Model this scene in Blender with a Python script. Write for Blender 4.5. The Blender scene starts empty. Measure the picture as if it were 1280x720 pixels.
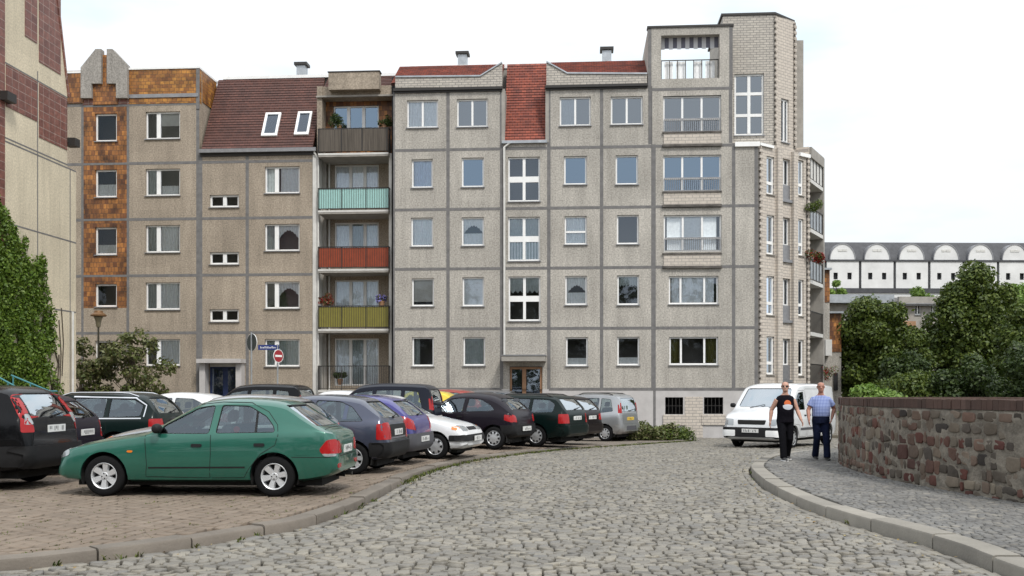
import bpy, bmesh, math, random
import numpy as np
from mathutils import Vector, Matrix
from mathutils.bvhtree import BVHTree
R = math.radians
SC = bpy.context.scene
COL = SC.collection
random.seed(7)
RNG = np.random.default_rng(11)
F, HX, HY, EYE = 1244.4, 640.0, 486.0, 1.6      # focal length in photo pixels, principal point, eye height

# ------------------------------------------------------------------ objects
def link(name, me, parent=None, loc=(0, 0, 0), rotz=0.0):
    o = bpy.data.objects.new(name, me)
    COL.objects.link(o)
    o.location = loc
    o.rotation_euler = (0, 0, rotz)
    if parent is not None:
        o.parent = parent
    return o

def tag(o, label=None, cat=None, group=None, kind=None):
    if label: o['label'] = label
    if cat: o['category'] = cat
    if group: o['group'] = group
    if kind: o['kind'] = kind
    return o

def thing(name, label, cat, loc=(0, 0, 0), rotz=0.0, group=None):
    o = link(name, None, None, loc, rotz)
    o.empty_display_size = 0.3
    return tag(o, label, cat, group)

class MB:
    """collects faces and links them as one mesh object"""
    def __init__(s):
        s.v = []; s.f = []; s.m = []
    def add(s, vs, fs, m=0):
        n = len(s.v)
        s.v.extend([tuple(p) for p in vs])
        s.f.extend([[n + i for i in f] for f in fs])
        s.m.extend([m] * len(fs))
    def quad(s, a, b, c, d, m=0):
        s.add([a, b, c, d], [(0, 1, 2, 3)], m)
    def box(s, x0, x1, y0, y1, z0, z1, m=0, skip=''):
        vs = [(x0,y0,z0),(x1,y0,z0),(x1,y1,z0),(x0,y1,z0),(x0,y0,z1),(x1,y0,z1),(x1,y1,z1),(x0,y1,z1)]
        fs = {'b':(3,2,1,0),'t':(4,5,6,7),'f':(0,1,5,4),'r':(1,2,6,5),'k':(2,3,7,6),'l':(3,0,4,7)}
        s.add(vs, [f for k, f in fs.items() if k not in skip], m)
    def prism(s, poly, fn0, fn1, m=0):
        """poly: 2-d points, fn0/fn1 map (u,v) to 3-d for the two caps"""
        n = len(poly)
        vs = [fn0(u, v) for u, v in poly] + [fn1(u, v) for u, v in poly]
        fs = [tuple(range(n))[::-1], tuple(range(n, 2 * n))]
        fs += [(i, (i + 1) % n, n + (i + 1) % n, n + i) for i in range(n)]
        s.add(vs, fs, m)
    def tube(s, pts, r, n=8, m=0, cap=True):
        pts = [Vector(p) for p in pts]
        rs = r if isinstance(r, (list, tuple)) else [r] * len(pts)
        rings = []
        for i, p in enumerate(pts):
            d = (pts[min(i + 1, len(pts) - 1)] - pts[max(i - 1, 0)]).normalized()
            if i == 0: a = d.cross(Vector((0, 0, 1)) if abs(d.z) < .9 else Vector((1, 0, 0))).normalized()
            else: a = (a - d * a.dot(d)).normalized()
            b = d.cross(a)
            rings.append([p + (a * math.cos(t) + b * math.sin(t)) * rs[i] for t in [2 * math.pi * k / n for k in range(n)]])
        s.rings(rings, m, cap)
    def rings(s, rings, m=0, cap=True):
        n = len(rings[0])
        vs = [p for r_ in rings for p in r_]
        fs = []
        for i in range(len(rings) - 1):
            for k in range(n):
                fs.append((i*n+k, i*n+(k+1)%n, (i+1)*n+(k+1)%n, (i+1)*n+k))
        if cap:
            fs.append(tuple(range(n))[::-1])
            fs.append(tuple(range((len(rings)-1)*n, len(rings)*n)))
        s.add(vs, fs, m)
    def lathe(s, prof, c=(0,0,0), axis='y', n=28, m=0, cap=True):
        """prof: (radius, offset along axis)"""
        rings = []
        for r, h in prof:
            ring = []
            for k in range(n):
                t = 2 * math.pi * k / n
                p = (r*math.cos(t), h, r*math.sin(t)) if axis == 'y' else (r*math.cos(t), r*math.sin(t), h)
                ring.append((p[0]+c[0], p[1]+c[1], p[2]+c[2]))
            rings.append(ring)
        s.rings(rings, m, cap)
    def mesh(s, name, mats, smooth=None):
        me = bpy.data.meshes.new(name)
        me.from_pydata(s.v, [], s.f)
        for mt in (mats if isinstance(mats, (list, tuple)) else [mats]):
            me.materials.append(mt)
        me.polygons.foreach_set('material_index', s.m)
        bm = bmesh.new(); bm.from_mesh(me)
        bmesh.ops.recalc_face_normals(bm, faces=bm.faces)
        bm.to_mesh(me); bm.free()
        if smooth is not None:
            me.shade_smooth(); me.set_sharp_from_angle(angle=R(smooth))
        me.update()
        return me
    def build(s, name, mats, parent=None, loc=(0,0,0), rotz=0.0, smooth=None):
        return link(name, s.mesh(name, mats, smooth), parent, loc, rotz)

def np_mesh(name, verts, faces, mat, smooth=False):
    """verts (n,3), faces (m,k) arrays"""
    me = bpy.data.meshes.new(name)
    k = faces.shape[1]
    me.vertices.add(len(verts)); me.vertices.foreach_set('co', np.ascontiguousarray(verts, dtype=np.float32).ravel())
    me.loops.add(faces.size); me.loops.foreach_set('vertex_index', np.ascontiguousarray(faces, dtype=np.int32).ravel())
    me.polygons.add(len(faces))
    me.polygons.foreach_set('loop_start', np.arange(0, faces.size, k, dtype=np.int32))
    me.materials.append(mat)
    me.update(calc_edges=True)
    if smooth: me.shade_smooth()
    return me

# ------------------------------------------------------------------ materials
def mat(name, col, rough=.7, metal=0.0, var=0.0, scale=3.0, col2=None, bump=0.0, bscale=40.0, coat=0.0, spec=None, detail=6, stretch=None):
    m = bpy.data.materials.new(name); m.use_nodes = True
    nt = m.node_tree; N = nt.nodes; L = nt.links
    b = N['Principled BSDF']
    b.inputs['Base Color'].default_value = (*col, 1)
    b.inputs['Roughness'].default_value = rough
    b.inputs['Metallic'].default_value = metal
    if coat:
        b.inputs['Coat Weight'].default_value = coat; b.inputs['Coat Roughness'].default_value = .04
    if spec is not None: b.inputs['Specular IOR Level'].default_value = spec
    if var or col2 or bump:
        tc = N.new('ShaderNodeTexCoord'); src = tc.outputs['Object']
        if stretch:
            mp = N.new('ShaderNodeMapping'); mp.inputs['Scale'].default_value = stretch
            L.new(src, mp.inputs[0]); src = mp.outputs[0]
    if var or col2:
        nz = N.new('ShaderNodeTexNoise'); nz.inputs['Scale'].default_value = scale; nz.inputs['Detail'].default_value = detail
        nz.inputs['Roughness'].default_value = .65
        L.new(src, nz.inputs['Vector'])
        rp = N.new('ShaderNodeValToRGB')
        rp.color_ramp.elements[0].position = .3; rp.color_ramp.elements[1].position = .7
        c2 = col2 or tuple(min(1, c * (1 + var)) for c in col)
        c1 = col if col2 else tuple(c * (1 - var) for c in col)
        rp.color_ramp.elements[0].color = (*c1, 1); rp.color_ramp.elements[1].color = (*c2, 1)
        L.new(nz.outputs[0], rp.inputs[0]); L.new(rp.outputs[0], b.inputs['Base Color'])
    if bump:
        n2 = N.new('ShaderNodeTexNoise'); n2.inputs['Scale'].default_value = bscale; n2.inputs['Detail'].default_value = 4
        L.new(tc.outputs['Object'], n2.inputs['Vector'])
        bp = N.new('ShaderNodeBump'); bp.inputs['Strength'].default_value = bump; bp.inputs['Distance'].default_value = .02
        L.new(n2.outputs[0], bp.inputs['Height']); L.new(bp.outputs[0], b.inputs['Normal'])
    return m

def island_mat(name, cols, rough=.8, spec=.3, transl=0.0, bump=0.0, bscale=60, spot=0.0):
    """colour picked per loose piece (stone, leaf) from a ramp"""
    m = bpy.data.materials.new(name); m.use_nodes = True
    nt = m.node_tree; N = nt.nodes; L = nt.links
    b = N['Principled BSDF']; b.inputs['Roughness'].default_value = rough; b.inputs['Specular IOR Level'].default_value = spec
    g = N.new('ShaderNodeNewGeometry'); rp = N.new('ShaderNodeValToRGB')
    el = rp.color_ramp.elements
    while len(el) < len(cols): el.new(.5)
    for i, c in enumerate(cols):
        el[i].position = i / (len(cols) - 1); el[i].color = (*c, 1)
    L.new(g.outputs['Random Per Island'], rp.inputs[0])
    out = rp.outputs[0]
    tc = N.new('ShaderNodeTexCoord')
    if spot:
        nz = N.new('ShaderNodeTexNoise'); nz.inputs['Scale'].default_value = .9; nz.inputs['Detail'].default_value = 8; nz.inputs['Roughness'].default_value = .7
        L.new(tc.outputs['Object'], nz.inputs['Vector'])
        mr = N.new('ShaderNodeMapRange'); mr.inputs[1].default_value = .35; mr.inputs[2].default_value = .65
        mr.inputs[3].default_value = 1 - spot; mr.inputs[4].default_value = 1 + spot * .5
        L.new(nz.outputs[0], mr.inputs[0])
        mx = N.new('ShaderNodeMix'); mx.data_type = 'RGBA'; mx.blend_type = 'MULTIPLY'; mx.inputs[0].default_value = 1
        L.new(out, mx.inputs[6]); L.new(mr.outputs[0], mx.inputs[7]); out = mx.outputs[2]
    L.new(out, b.inputs['Base Color'])
    if bump:
        n2 = N.new('ShaderNodeTexNoise'); n2.inputs['Scale'].default_value = bscale
        L.new(tc.outputs['Object'], n2.inputs['Vector'])
        bp = N.new('ShaderNodeBump'); bp.inputs['Strength'].default_value = bump; bp.inputs['Distance'].default_value = .01
        L.new(n2.outputs[0], bp.inputs['Height']); L.new(bp.outputs[0], b.inputs['Normal'])
    if transl:
        t = N.new('ShaderNodeBsdfTranslucent'); L.new(out, t.inputs[0])
        ms = N.new('ShaderNodeMixShader'); ms.inputs[0].default_value = transl
        L.new(b.outputs[0], ms.inputs[1]); L.new(t.outputs[0], ms.inputs[2])
        L.new(ms.outputs[0], N['Material Output'].inputs[0])
    return m

def brick_mat(name, c1, c2, mortar, bw, bh, gap=.01, rough=.8, off=.5, plane='xz', bump=.4, bias=0.0, noise=.25, nscale=6.0):
    m = bpy.data.materials.new(name); m.use_nodes = True
    nt = m.node_tree; N = nt.nodes; L = nt.links
    b = N['Principled BSDF']; b.inputs['Roughness'].default_value = rough
    tc = N.new('ShaderNodeTexCoord'); sp = N.new('ShaderNodeSeparateXYZ'); cb = N.new('ShaderNodeCombineXYZ')
    L.new(tc.outputs['Object'], sp.inputs[0])
    L.new(sp.outputs['XYZ'.index(plane[0].upper())], cb.inputs[0]); L.new(sp.outputs['XYZ'.index(plane[1].upper())], cb.inputs[1])
    br = N.new('ShaderNodeTexBrick')
    br.inputs['Scale'].default_value = 1; br.inputs['Brick Width'].default_value = bw; br.inputs['Row Height'].default_value = bh
    br.inputs['Mortar Size'].default_value = gap; br.inputs['Mortar Smooth'].default_value = .2; br.inputs['Bias'].default_value = bias
    br.offset = off
    br.inputs['Color1'].default_value = (*c1, 1); br.inputs['Color2'].default_value = (*c2, 1); br.inputs['Mortar'].default_value = (*mortar, 1)
    L.new(cb.outputs[0], br.inputs['Vector'])
    nz = N.new('ShaderNodeTexNoise'); nz.inputs['Scale'].default_value = nscale; nz.inputs['Detail'].default_value = 8; nz.inputs['Roughness'].default_value = .7
    L.new(tc.outputs['Object'], nz.inputs['Vector'])
    mr = N.new('ShaderNodeMapRange'); mr.inputs[1].default_value = .3; mr.inputs[2].default_value = .7
    mr.inputs[3].default_value = 1 - noise; mr.inputs[4].default_value = 1 + noise
    L.new(nz.outputs[0], mr.inputs[0])
    mx = N.new('ShaderNodeMix'); mx.data_type = 'RGBA'; mx.blend_type = 'MULTIPLY'; mx.inputs[0].default_value = 1
    L.new(br.outputs['Color'], mx.inputs[6]); L.new(mr.outputs[0], mx.inputs[7])
    L.new(mx.outputs[2], b.inputs['Base Color'])
    if bump:
        bp = N.new('ShaderNodeBump'); bp.inputs['Strength'].default_value = bump; bp.inputs['Distance'].default_value = .02; bp.invert = True
        L.new(br.outputs['Fac'], bp.inputs['Height']); L.new(bp.outputs[0], b.inputs['Normal'])
    return m

def concrete_mat(name, col, speck=.25, stain=.13):
    """exposed-aggregate concrete panel: fine specks, vertical rain streaks, broad patches"""
    m = bpy.data.materials.new(name); m.use_nodes = True
    nt = m.node_tree; N = nt.nodes; L = nt.links
    b = N['Principled BSDF']; b.inputs['Roughness'].default_value = .9; b.inputs['Specular IOR Level'].default_value = .2
    tc = N.new('ShaderNodeTexCoord')
    def noise(scale, det, lo, hi, a, c, stretch=None):
        src = tc.outputs['Object']
        if stretch:
            mp = N.new('ShaderNodeMapping'); mp.inputs['Scale'].default_value = stretch; L.new(src, mp.inputs[0]); src = mp.outputs[0]
        nz = N.new('ShaderNodeTexNoise'); nz.inputs['Scale'].default_value = scale; nz.inputs['Detail'].default_value = det; nz.inputs['Roughness'].default_value = .6
        L.new(src, nz.inputs['Vector'])
        mr = N.new('ShaderNodeMapRange'); mr.inputs[1].default_value = lo; mr.inputs[2].default_value = hi
        mr.inputs[3].default_value = a; mr.inputs[4].default_value = c
        L.new(nz.outputs[0], mr.inputs[0]); return mr.outputs[0], nz.outputs[0]
    s1, raw = noise(15, 3, .35, .65, 1 - speck, 1 + speck)
    s2, _ = noise(1.0, 6, .35, .7, 1 + stain, 1 - stain, (2.2, 2.2, .35))
    s3, _ = noise(.35, 3, .3, .7, 1 - stain, 1 + stain)
    # each cast panel has its own tone
    sn = N.new('ShaderNodeVectorMath'); sn.operation = 'SNAP'; sn.inputs[1].default_value = (2.52, 50, 2.8); L.new(tc.outputs['Object'], sn.inputs[0])
    wn = N.new('ShaderNodeTexWhiteNoise'); wn.noise_dimensions = '3D'; L.new(sn.outputs[0], wn.inputs['Vector'])
    m4 = N.new('ShaderNodeMapRange'); m4.inputs[3].default_value = .93; m4.inputs[4].default_value = 1.06; L.new(wn.outputs['Value'], m4.inputs[0]); s4 = m4.outputs[0]
    out = None
    s5, _ = noise(1.0, 5, .54, .74, 1.0, .84, (4.5, 4.5, .20))
    for s in (s1, s2, s3, s4, s5):
        mx = N.new('ShaderNodeMix'); mx.data_type = 'RGBA'; mx.blend_type = 'MULTIPLY'; mx.inputs[0].default_value = 1
        if out is None: mx.inputs[6].default_value = (*col, 1)
        else: L.new(out, mx.inputs[6])
        L.new(s, mx.inputs[7]); out = mx.outputs[2]
    L.new(out, b.inputs['Base Color'])
    bp = N.new('ShaderNodeBump'); bp.inputs['Strength'].default_value = .3; bp.inputs['Distance'].default_value = .012
    L.new(raw, bp.inputs['Height']); L.new(bp.outputs[0], b.inputs['Normal'])
    return m

def glass_mat(name, refl=.15, tint=(.75, .8, .82), gcol=(.8, .88, 1.0), rough=.02, wav=0.0):
    m = bpy.data.materials.new(name); m.use_nodes = True
    nt = m.node_tree; N = nt.nodes; L = nt.links
    N.remove(N['Principled BSDF'])
    t = N.new('ShaderNodeBsdfTransparent'); t.inputs[0].default_value = (*tint, 1)
    g = N.new('ShaderNodeBsdfGlossy'); g.inputs['Color'].default_value = (*gcol, 1); g.inputs['Roughness'].default_value = rough
    fr = N.new('ShaderNodeFresnel'); fr.inputs[0].default_value = 1.5
    ad = N.new('ShaderNodeMath'); ad.operation = 'ADD'; ad.inputs[1].default_value = refl; ad.use_clamp = True
    ms = N.new('ShaderNodeMixShader')
    L.new(fr.outputs[0], ad.inputs[0]); L.new(ad.outputs[0], ms.inputs[0]); L.new(t.outputs[0], ms.inputs[1]); L.new(g.outputs[0], ms.inputs[2])
    L.new(ms.outputs[0], N['Material Output'].inputs[0])
    if wav:
        tc = N.new('ShaderNodeTexCoord'); nz = N.new('ShaderNodeTexNoise'); nz.inputs['Scale'].default_value = 1.2
        bp = N.new('ShaderNodeBump'); bp.inputs['Strength'].default_value = wav; bp.inputs['Distance'].default_value = .05
        L.new(tc.outputs['Object'], nz.inputs['Vector']); L.new(nz.outputs[0], bp.inputs['Height']); L.new(bp.outputs[0], g.inputs['Normal']); L.new(bp.outputs[0], fr.inputs['Normal'])
    return m

M = {}
M['concrete'] = concrete_mat('concrete_grey', (.40, .376, .338))
M['gable'] = concrete_mat('gable_concrete', (.31, .29, .265))
M['concrete_brown'] = concrete_mat('concrete_brown', (.335, .283, .225))
M['concrete_cream'] = concrete_mat('concrete_cream', (.60, .53, .40), .14, .08)
M['concrete_smooth'] = mat('concrete_smooth', (.33, .31, .28), .85, var=.2, scale=2, bump=.2)
M['plinth'] = mat('plinth_paint', (.50, .48, .47), .85, var=.12, scale=1.5)
M['joint'] = mat('joint_mortar', (.165, .16, .158), .85, var=.25, scale=4)
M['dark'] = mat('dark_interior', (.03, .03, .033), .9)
M['room'] = mat('room_wall', (.16, .15, .14), .9)
M['white'] = mat('white_paint', (.86, .86, .85), .45, var=.06, scale=3)
M['offwhite'] = mat('pale_paint', (.62, .61, .58), .6, var=.12, scale=3)
M['curtain'] = mat('net_curtain', (.90, .91, .92), .9, var=.1, scale=9)
M['curtain_blue'] = mat('blue_curtain', (.62, .71, .84), .9, var=.1, scale=7)
M['curtain_green'] = mat('olive_curtain', (.16, .15, .04), .9, var=.2, scale=7)
M['curtain_grey'] = mat('grey_curtain', (.46, .50, .50), .9, var=.15, scale=7)
M['tile_orange'] = brick_mat('orange_tile', (.35, .145, .035), (.12, .044, .018), (.075, .035, .018), .17, .24, .010, .5, .5, noise=.9, nscale=.9)
M['tile_amber'] = brick_mat('amber_tile', (.42, .19, .036), (.20, .075, .020), (.10, .05, .02), .24, .17, .010, .5, .5, noise=.7, nscale=1.4)
M['tile_brown'] = brick_mat('brown_tile', (.215, .085, .062), (.14, .052, .040), (.30, .22, .185), .40, .30, .012, .5, 0.0, plane='xz', noise=.4)
M['brick_grey'] = brick_mat('grey_brick', (.52, .48, .42), (.44, .405, .36), (.25, .235, .22), .30, .115, .016, .85, .5, noise=.16)
M['brick_bay'] = brick_mat('pale_brick', (.58, .52, .45), (.53, .475, .415), (.33, .30, .275), .33, .14, .013, .85, .5, noise=.14)
M['roof_brown'] = brick_mat('brown_roof_tile', (.118, .047, .035), (.080, .034, .027), (.035, .016, .013), .25, .16, .012, .7, .5, noise=.35, nscale=1.2)
M['roof_red'] = brick_mat('red_roof_tile', (.29, .066, .034), (.165, .037, .022), (.05, .014, .011), .25, .16, .012, .65, .5, noise=.35, nscale=1.5)
M['metal_dark'] = mat('dark_metal', (.04, .037, .035), .5, .3)
M['metal_grey'] = mat('grey_metal', (.30, .30, .31), .45, .6, var=.15, scale=5)
M['zinc'] = mat('zinc_sheet', (.42, .44, .46), .4, .7, var=.2, scale=3)
M['glass_sky'] = glass_mat('sky_blue_glass', .36, (.55, .6, .65), (.44, .58, .74), .03, .08)  # blue of the reflected sky is put into the reflection colour
M['glass_greysky'] = glass_mat('grey_sky_glass', .30, (.6, .64, .66), (.60, .66, .72), .03, .08)  # greyer sky reflection put into the colour and strength
M['glass_mid'] = glass_mat('window_glass', .10, (.95, .97, .97), (.72, .82, .95), .02, .05)
M['glass_lowrefl'] = glass_mat('low_reflection_glass', .03, (.93, .95, .95), (.5, .55, .6), .02, .05)  # reflection cut and dulled to imitate panes mirroring dark surroundings
M['glass_car'] = glass_mat('car_glass', .09, (.55, .62, .60), (.80, .90, 1.0), .02)
M['glass_screen'] = glass_mat('sky_bright_car_glass', .46, (.5, .56, .55), (.88, .95, 1.0), .02)  # reflection raised so the sloping panes look sky-bright
M['wood'] = mat('door_wood', (.36, .20, .11), .5, var=.2, scale=5)
M['blue_door'] = mat('blue_door_paint', (.02, .035, .10), .45, var=.2)
M['lampgreen'] = mat('lamp_iron', (.05, .045, .03), .5, .3)

# ------------------------------------------------------------------ pixel -> place helpers
def lerp_tab(tab, t):
    if t <= tab[0][0]: return tab[0][1]
    for (a, b), (c, d) in zip(tab, tab[1:]):
        if t <= c: return b + (d - b) * (t - a) / (c - a)
    return tab[-1][1]

def smooth(a, b, t):
    t = min(1, max(0, (t - a) / (b - a))); return t * t * (3 - 2 * t)

def gz(y):
    y = min(max(y, 0), 48.0)
    return 0.0 if y <= 15 else -.0007 * (y - 15) ** 2

def pz(x, y):
    """top of the car park paving: a kerb above the road in front, nearly level while the road falls"""
    e = .10 - .05 * smooth(14, 26, y)
    near = gz(y) + e
    flat = .05 + .05 * (1 - smooth(14, 26, y))
    return near + (flat - near) * (1 - smooth(-3.0, 2.5, x)) * smooth(16, 24, y)

def ray(pxx, Y, pyy):
    return Vector(((pxx - HX) / F * Y, Y, EYE + (HY - pyy) / F * Y))

class Frame:
    """a vertical wall plane: origin (ox, oy), running along angle th, zb = its foot"""
    def __init__(s, ox, oy, th, zb=0.0):
        s.o = Vector((ox, oy)); s.th = th; s.zb = zb
        s.u = Vector((math.cos(th), math.sin(th))); s.w = Vector((-math.sin(th), math.cos(th)))
    def at(s, px_, py_, b=0.0):
        d = Vector(((px_ - HX) / F, 1.0))
        t = (b + s.w.dot(s.o)) / s.w.dot(d)
        p = d * t
        return s.u.dot(p - s.o), EYE + (HY - py_) / F * t - s.zb
    def rect(s, x0, y0, x1, y1, b=0.0):
        xm, ym = (x0 + x1) / 2, (y0 + y1) / 2
        return (s.at(x0, ym, b)[0], s.at(x1, ym, b)[0], s.at(xm, y1, b)[1], s.at(xm, y0, b)[1])
    def loc(s, root=None):
        l = Vector((s.o.x, s.o.y, s.zb))
        return l - root.location if root is not None else l
    def sub(s, a, b, dth):
        p = s.o + s.u * a + s.w * b
        return Frame(p.x, p.y, s.th + dth, s.zb)
# ================================================================== GROUND
ROADL = [(-14, 5.4), (-8.2, 6.8), (-5.6, 8.15), (-4.47, 8.77), (-4.08, 9.09), (-3.45, 9.76), (-2.87, 10.7), (-2.38, 11.6), (-2.04, 13.8), (-1.77, 18.0),
         (-1.27, 21.0), (-.53, 23.6), (1.34, 27.8), (3.56, 31.2), (6.5, 36.5), (6.9, 38.5)]
ROADR = [(4.22, 5.0), (4.22, 8.5), (4.26, 9.4), (4.18, 10.4), (4.03, 11.4), (3.92, 12.8), (3.95, 14.2), (4.1, 16.2), (4.55, 18.9), (5.07, 20.9), (6.1, 23.6), (8.0, 26.6), (11.0, 29.0), (16, 31), (24, 32)]
WALLC = [(9.5, 5.5), (7.9, 8.5), (7.1, 10.7), (6.6, 12.8), (6.28, 14.6), (6.15, 16.5), (6.36, 18.8), (6.98, 21.2), (8.3, 23.6), (10.6, 25.9), (14, 28), (19, 29.5)]

def resample(pts, step):
    P = [Vector(p) for p in pts]; out = []
    for i in range(len(P) - 1):
        p0 = P[max(i-1, 0)]; p1 = P[i]; p2 = P[i+1]; p3 = P[min(i+2, len(P)-1)]
        n = 24
        for k in range(n):
            t = k / n
            out.append(.5 * ((2*p1) + (p2-p0)*t + (2*p0-5*p1+4*p2-p3)*t*t + (3*p1-p0-3*p2+p3)*t**3))
    out.append(P[-1])
    res = [out[0]]; acc = 0
    for a, b in zip(out, out[1:]):
        d = (b - a).length
        while acc + d >= step:
            t = (step - acc) / d; a = a + (b - a) * t; d = (b - a).length; acc = 0; res.append(a.copy())
        acc += d
    return res
LC = resample(ROADL, .25); RC = resample(ROADR, .25); WC = resample(WALLC, .2)
LY = np.array([p.y for p in LC]); LX = np.array([p.x for p in LC])
RY = np.array([p.y for p in RC]); RX = np.array([p.x for p in RC])
WY = np.array([p.y for p in WC]); WX = np.array([p.x for p in WC])
xL = lambda y: np.interp(y, LY, LX)
xR = lambda y: np.interp(y, RY, RX)
xW = lambda y: np.interp(y, WY, WX)
NGZ = lambda y: np.where(y <= 15, 0.0, -.0007 * (np.clip(y, 15, 48) - 15) ** 2)
NPZ = np.vectorize(pz)

def sheet(name, x0, x1, y0, y1, step, zf, m, label=None):
    nx = int((x1 - x0) / step) + 1; ny = int((y1 - y0) / step) + 1
    xs = np.linspace(x0, x1, nx); ys = np.linspace(y0, y1, ny)
    X, Y = np.meshgrid(xs, ys); Z = zf(X, Y)
    v = np.stack([X.ravel(), Y.ravel(), Z.ravel()], 1)
    i = np.arange(nx * ny).reshape(ny, nx)
    f = np.stack([i[:-1, :-1].ravel(), i[:-1, 1:].ravel(), i[1:, 1:].ravel(), i[1:, :-1].ravel()], 1)
    return v, f

def stones(cx, cy, hw, hl, ang, zf, h=.05, jit=.012, tilt=.006, bev=.13, rise=.012):
    """a batch of dressed stones: centre, half sizes, rotation; returns verts, faces"""
    n = len(cx)
    sx = np.array([-1, 1, 1, -1.]); sy = np.array([-1, -1, 1, 1.])
    jx = RNG.uniform(-jit, jit, (n, 4)); jy = RNG.uniform(-jit, jit, (n, 4))
    lx = hw[:, None] * sx + jx; ly = hl[:, None] * sy + jy
    tz = RNG.uniform(-tilt, tilt, (n, 1)) * sx + RNG.uniform(-tilt, tilt, (n, 1)) * sy + RNG.uniform(-tilt, tilt, (n, 1))
    c, s_ = np.cos(ang)[:, None], np.sin(ang)[:, None]
    def place(k, dz):
        x = cx[:, None] + (lx * k) * c - (ly * k) * s_; y = cy[:, None] + (lx * k) * s_ + (ly * k) * c
        return np.stack([x, y, zf(x, y) + tz + dz], 2)
    V = np.concatenate([place(1, -h), place(1, -rise * 1.3), place(1 - bev * .45, -rise * .3), place(1 - bev * 1.6, 0.0)], 1)
    base = (np.arange(n) * 16)[:, None, None]
    fs = []
    for r in range(3):
        for k in range(4):
            fs.append([r*4+k, r*4+(k+1) % 4, (r+1)*4+(k+1) % 4, (r+1)*4+k])
    fs.append([12, 13, 14, 15])
    Fc = (np.array(fs)[None] + base).reshape(-1, 4)
    return V.reshape(-1, 3), Fc

def join_np(parts):
    vs, fs, o = [], [], 0
    for v, f in parts:
        vs.append(v); fs.append(f + o); o += len(v)
    return np.concatenate(vs), np.concatenate(fs)

# terrain: one sheet to the horizon
v, f = sheet('t', -500, 500, -60, 1000, 10, lambda X, Y: np.where(Y < 0, 0, NGZ(Y)) - .30, None)
v2, f2 = sheet('t', -30, 30, 0, 60, 1.0, lambda X, Y: NGZ(Y) - .16, None)
v, f = join_np([(v, f), (v2, f2)])
tag(link('ground', np_mesh('ground', v, f, mat('soil', (.09, .075, .05), .95, var=.4, scale=1.5), True)), kind='structure')

# road: bed sheet, then rows of granite setts
M['bed'] = mat('sett_joint_dirt', (.030, .027, .020), .95, var=.45, scale=2.5, bump=.4)
M['sett'] = island_mat('granite_sett', [(.145, .133, .114), (.19, .175, .148), (.23, .21, .174), (.165, .157, .143), (.26, .236, .19), (.20, .185, .158)], .5, .5, bump=.5, bscale=35, spot=.22)
M['sett_small'] = island_mat('basalt_sett', [(.13, .126, .12), (.19, .183, .17), (.155, .152, .146), (.24, .225, .198)], .7, .35, bump=.4, bscale=60, spot=.25)
rows = []
y = 6.2
while y < 46.3:
    dy = random.uniform(.100, .110)
    x = -9.5 + random.uniform(0, .2)
    while x < 26:
        w = random.uniform(.115, .165)
        rows.append((x + w / 2, y + dy / 2, w / 2 - .0095, dy / 2 - .0125))
        x += w
    y += dy
A = np.array(rows)
wob = .10 * np.sin(A[:, 0] * .9 + A[:, 1] * .35) + .012 * np.sin(A[:, 0] * 2.3 + 1.1 * A[:, 1])
bow = -.018 * (A[:, 0] - 1.0) ** 2
A[:, 1] += wob + np.clip(bow, -2.5, 0)
ok = (A[:, 0] > xL(A[:, 1]) + .20) & (A[:, 0] < np.where(A[:, 1] < 32, xR(A[:, 1]) - .22, 26)) & (A[:, 1] > 6.5) & (A[:, 1] < 46) & ((A[:, 0] > 6.3) | (A[:, 1] < 38))
A = A[ok]
slope = .09 * np.cos(A[:, 0] * .9 + A[:, 1] * .35) - np.clip(.036 * (A[:, 0] - 1), -.3, .3)
road_parts = [stones(A[:, 0], A[:, 1], A[:, 2], A[:, 3], np.arctan(slope), lambda x, y: NGZ(y), jit=.003, tilt=.008, rise=.010)]
# gutter rows that follow both kerbs
for C, off, s in ((LC, .10, 1), (RC, -.10, -1), (RC, -.22, -1)):
    gx, gy, ga = [], [], []
    for i in range(1, len(C) - 1):
        t = (C[i+1] - C[i-1]).normalized(); nrm = Vector((t.y, -t.x))
        p = C[i] + nrm * abs(off) * (1 if s > 0 else -1)
        if 6.5 < p.y < 36.6: gx.append(p.x); gy.append(p.y); ga.append(math.atan2(t.y, t.x) + random.uniform(-.05, .05))
    gx, gy, ga = map(np.array, (gx, gy, ga)); k = len(gx)
    road_parts.append(stones(gx, gy, np.full(k, .112), np.full(k, .055), ga, lambda x, y: NGZ(y) + .004, rise=.014))
vb, fb = sheet('b', -14, 30, 4, 47, .5, lambda X, Y: NGZ(Y) - .042, None)
v, f = join_np(road_parts)
me = np_mesh('road', np.concatenate([v, vb]), np.concatenate([f, fb + len(v)]), M['sett'], True)
me.materials.append(M['bed'])
mi = np.zeros(len(f) + len(fb), dtype=np.int32); mi[len(f):] = 1
me.polygons.foreach_set('material_index', mi)
tag(link('road', me), kind='structure')

# car park: bed sheet + concrete pavers laid in rows that run away from the camera
M['paver'] = island_mat('brown_paver', [(.195, .155, .12), (.215, .172, .134), (.178, .143, .112), (.235, .19, .15)], .85, .25, bump=.35, bscale=90, spot=.12)
M['paver_bed'] = brick_mat('paver_bed', (.21, .175, .14), (.175, .145, .12), (.05, .045, .03), .21, .21, .014, .9, .5, plane='xy', noise=.3, nscale=1.2, bump=.3)
da = math.atan2(.19, .98)
cs, sn = math.cos(da), math.sin(da)
P = []
for i in range(-92, 46):
    for j in range(0, 140):
        u = i * .178; w = j * .19 + (.095 if i % 2 else 0)
        P.append((u * cs + w * sn - 1.0, 5.0 - u * sn + w * cs))
P = np.array(P); ok = (P[:, 0] < xL(P[:, 1]) - .30) & (P[:, 0] > -11.5) & (P[:, 1] > 6.4) & (P[:, 1] < 30)
P = P[ok]; k = len(P)
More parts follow.
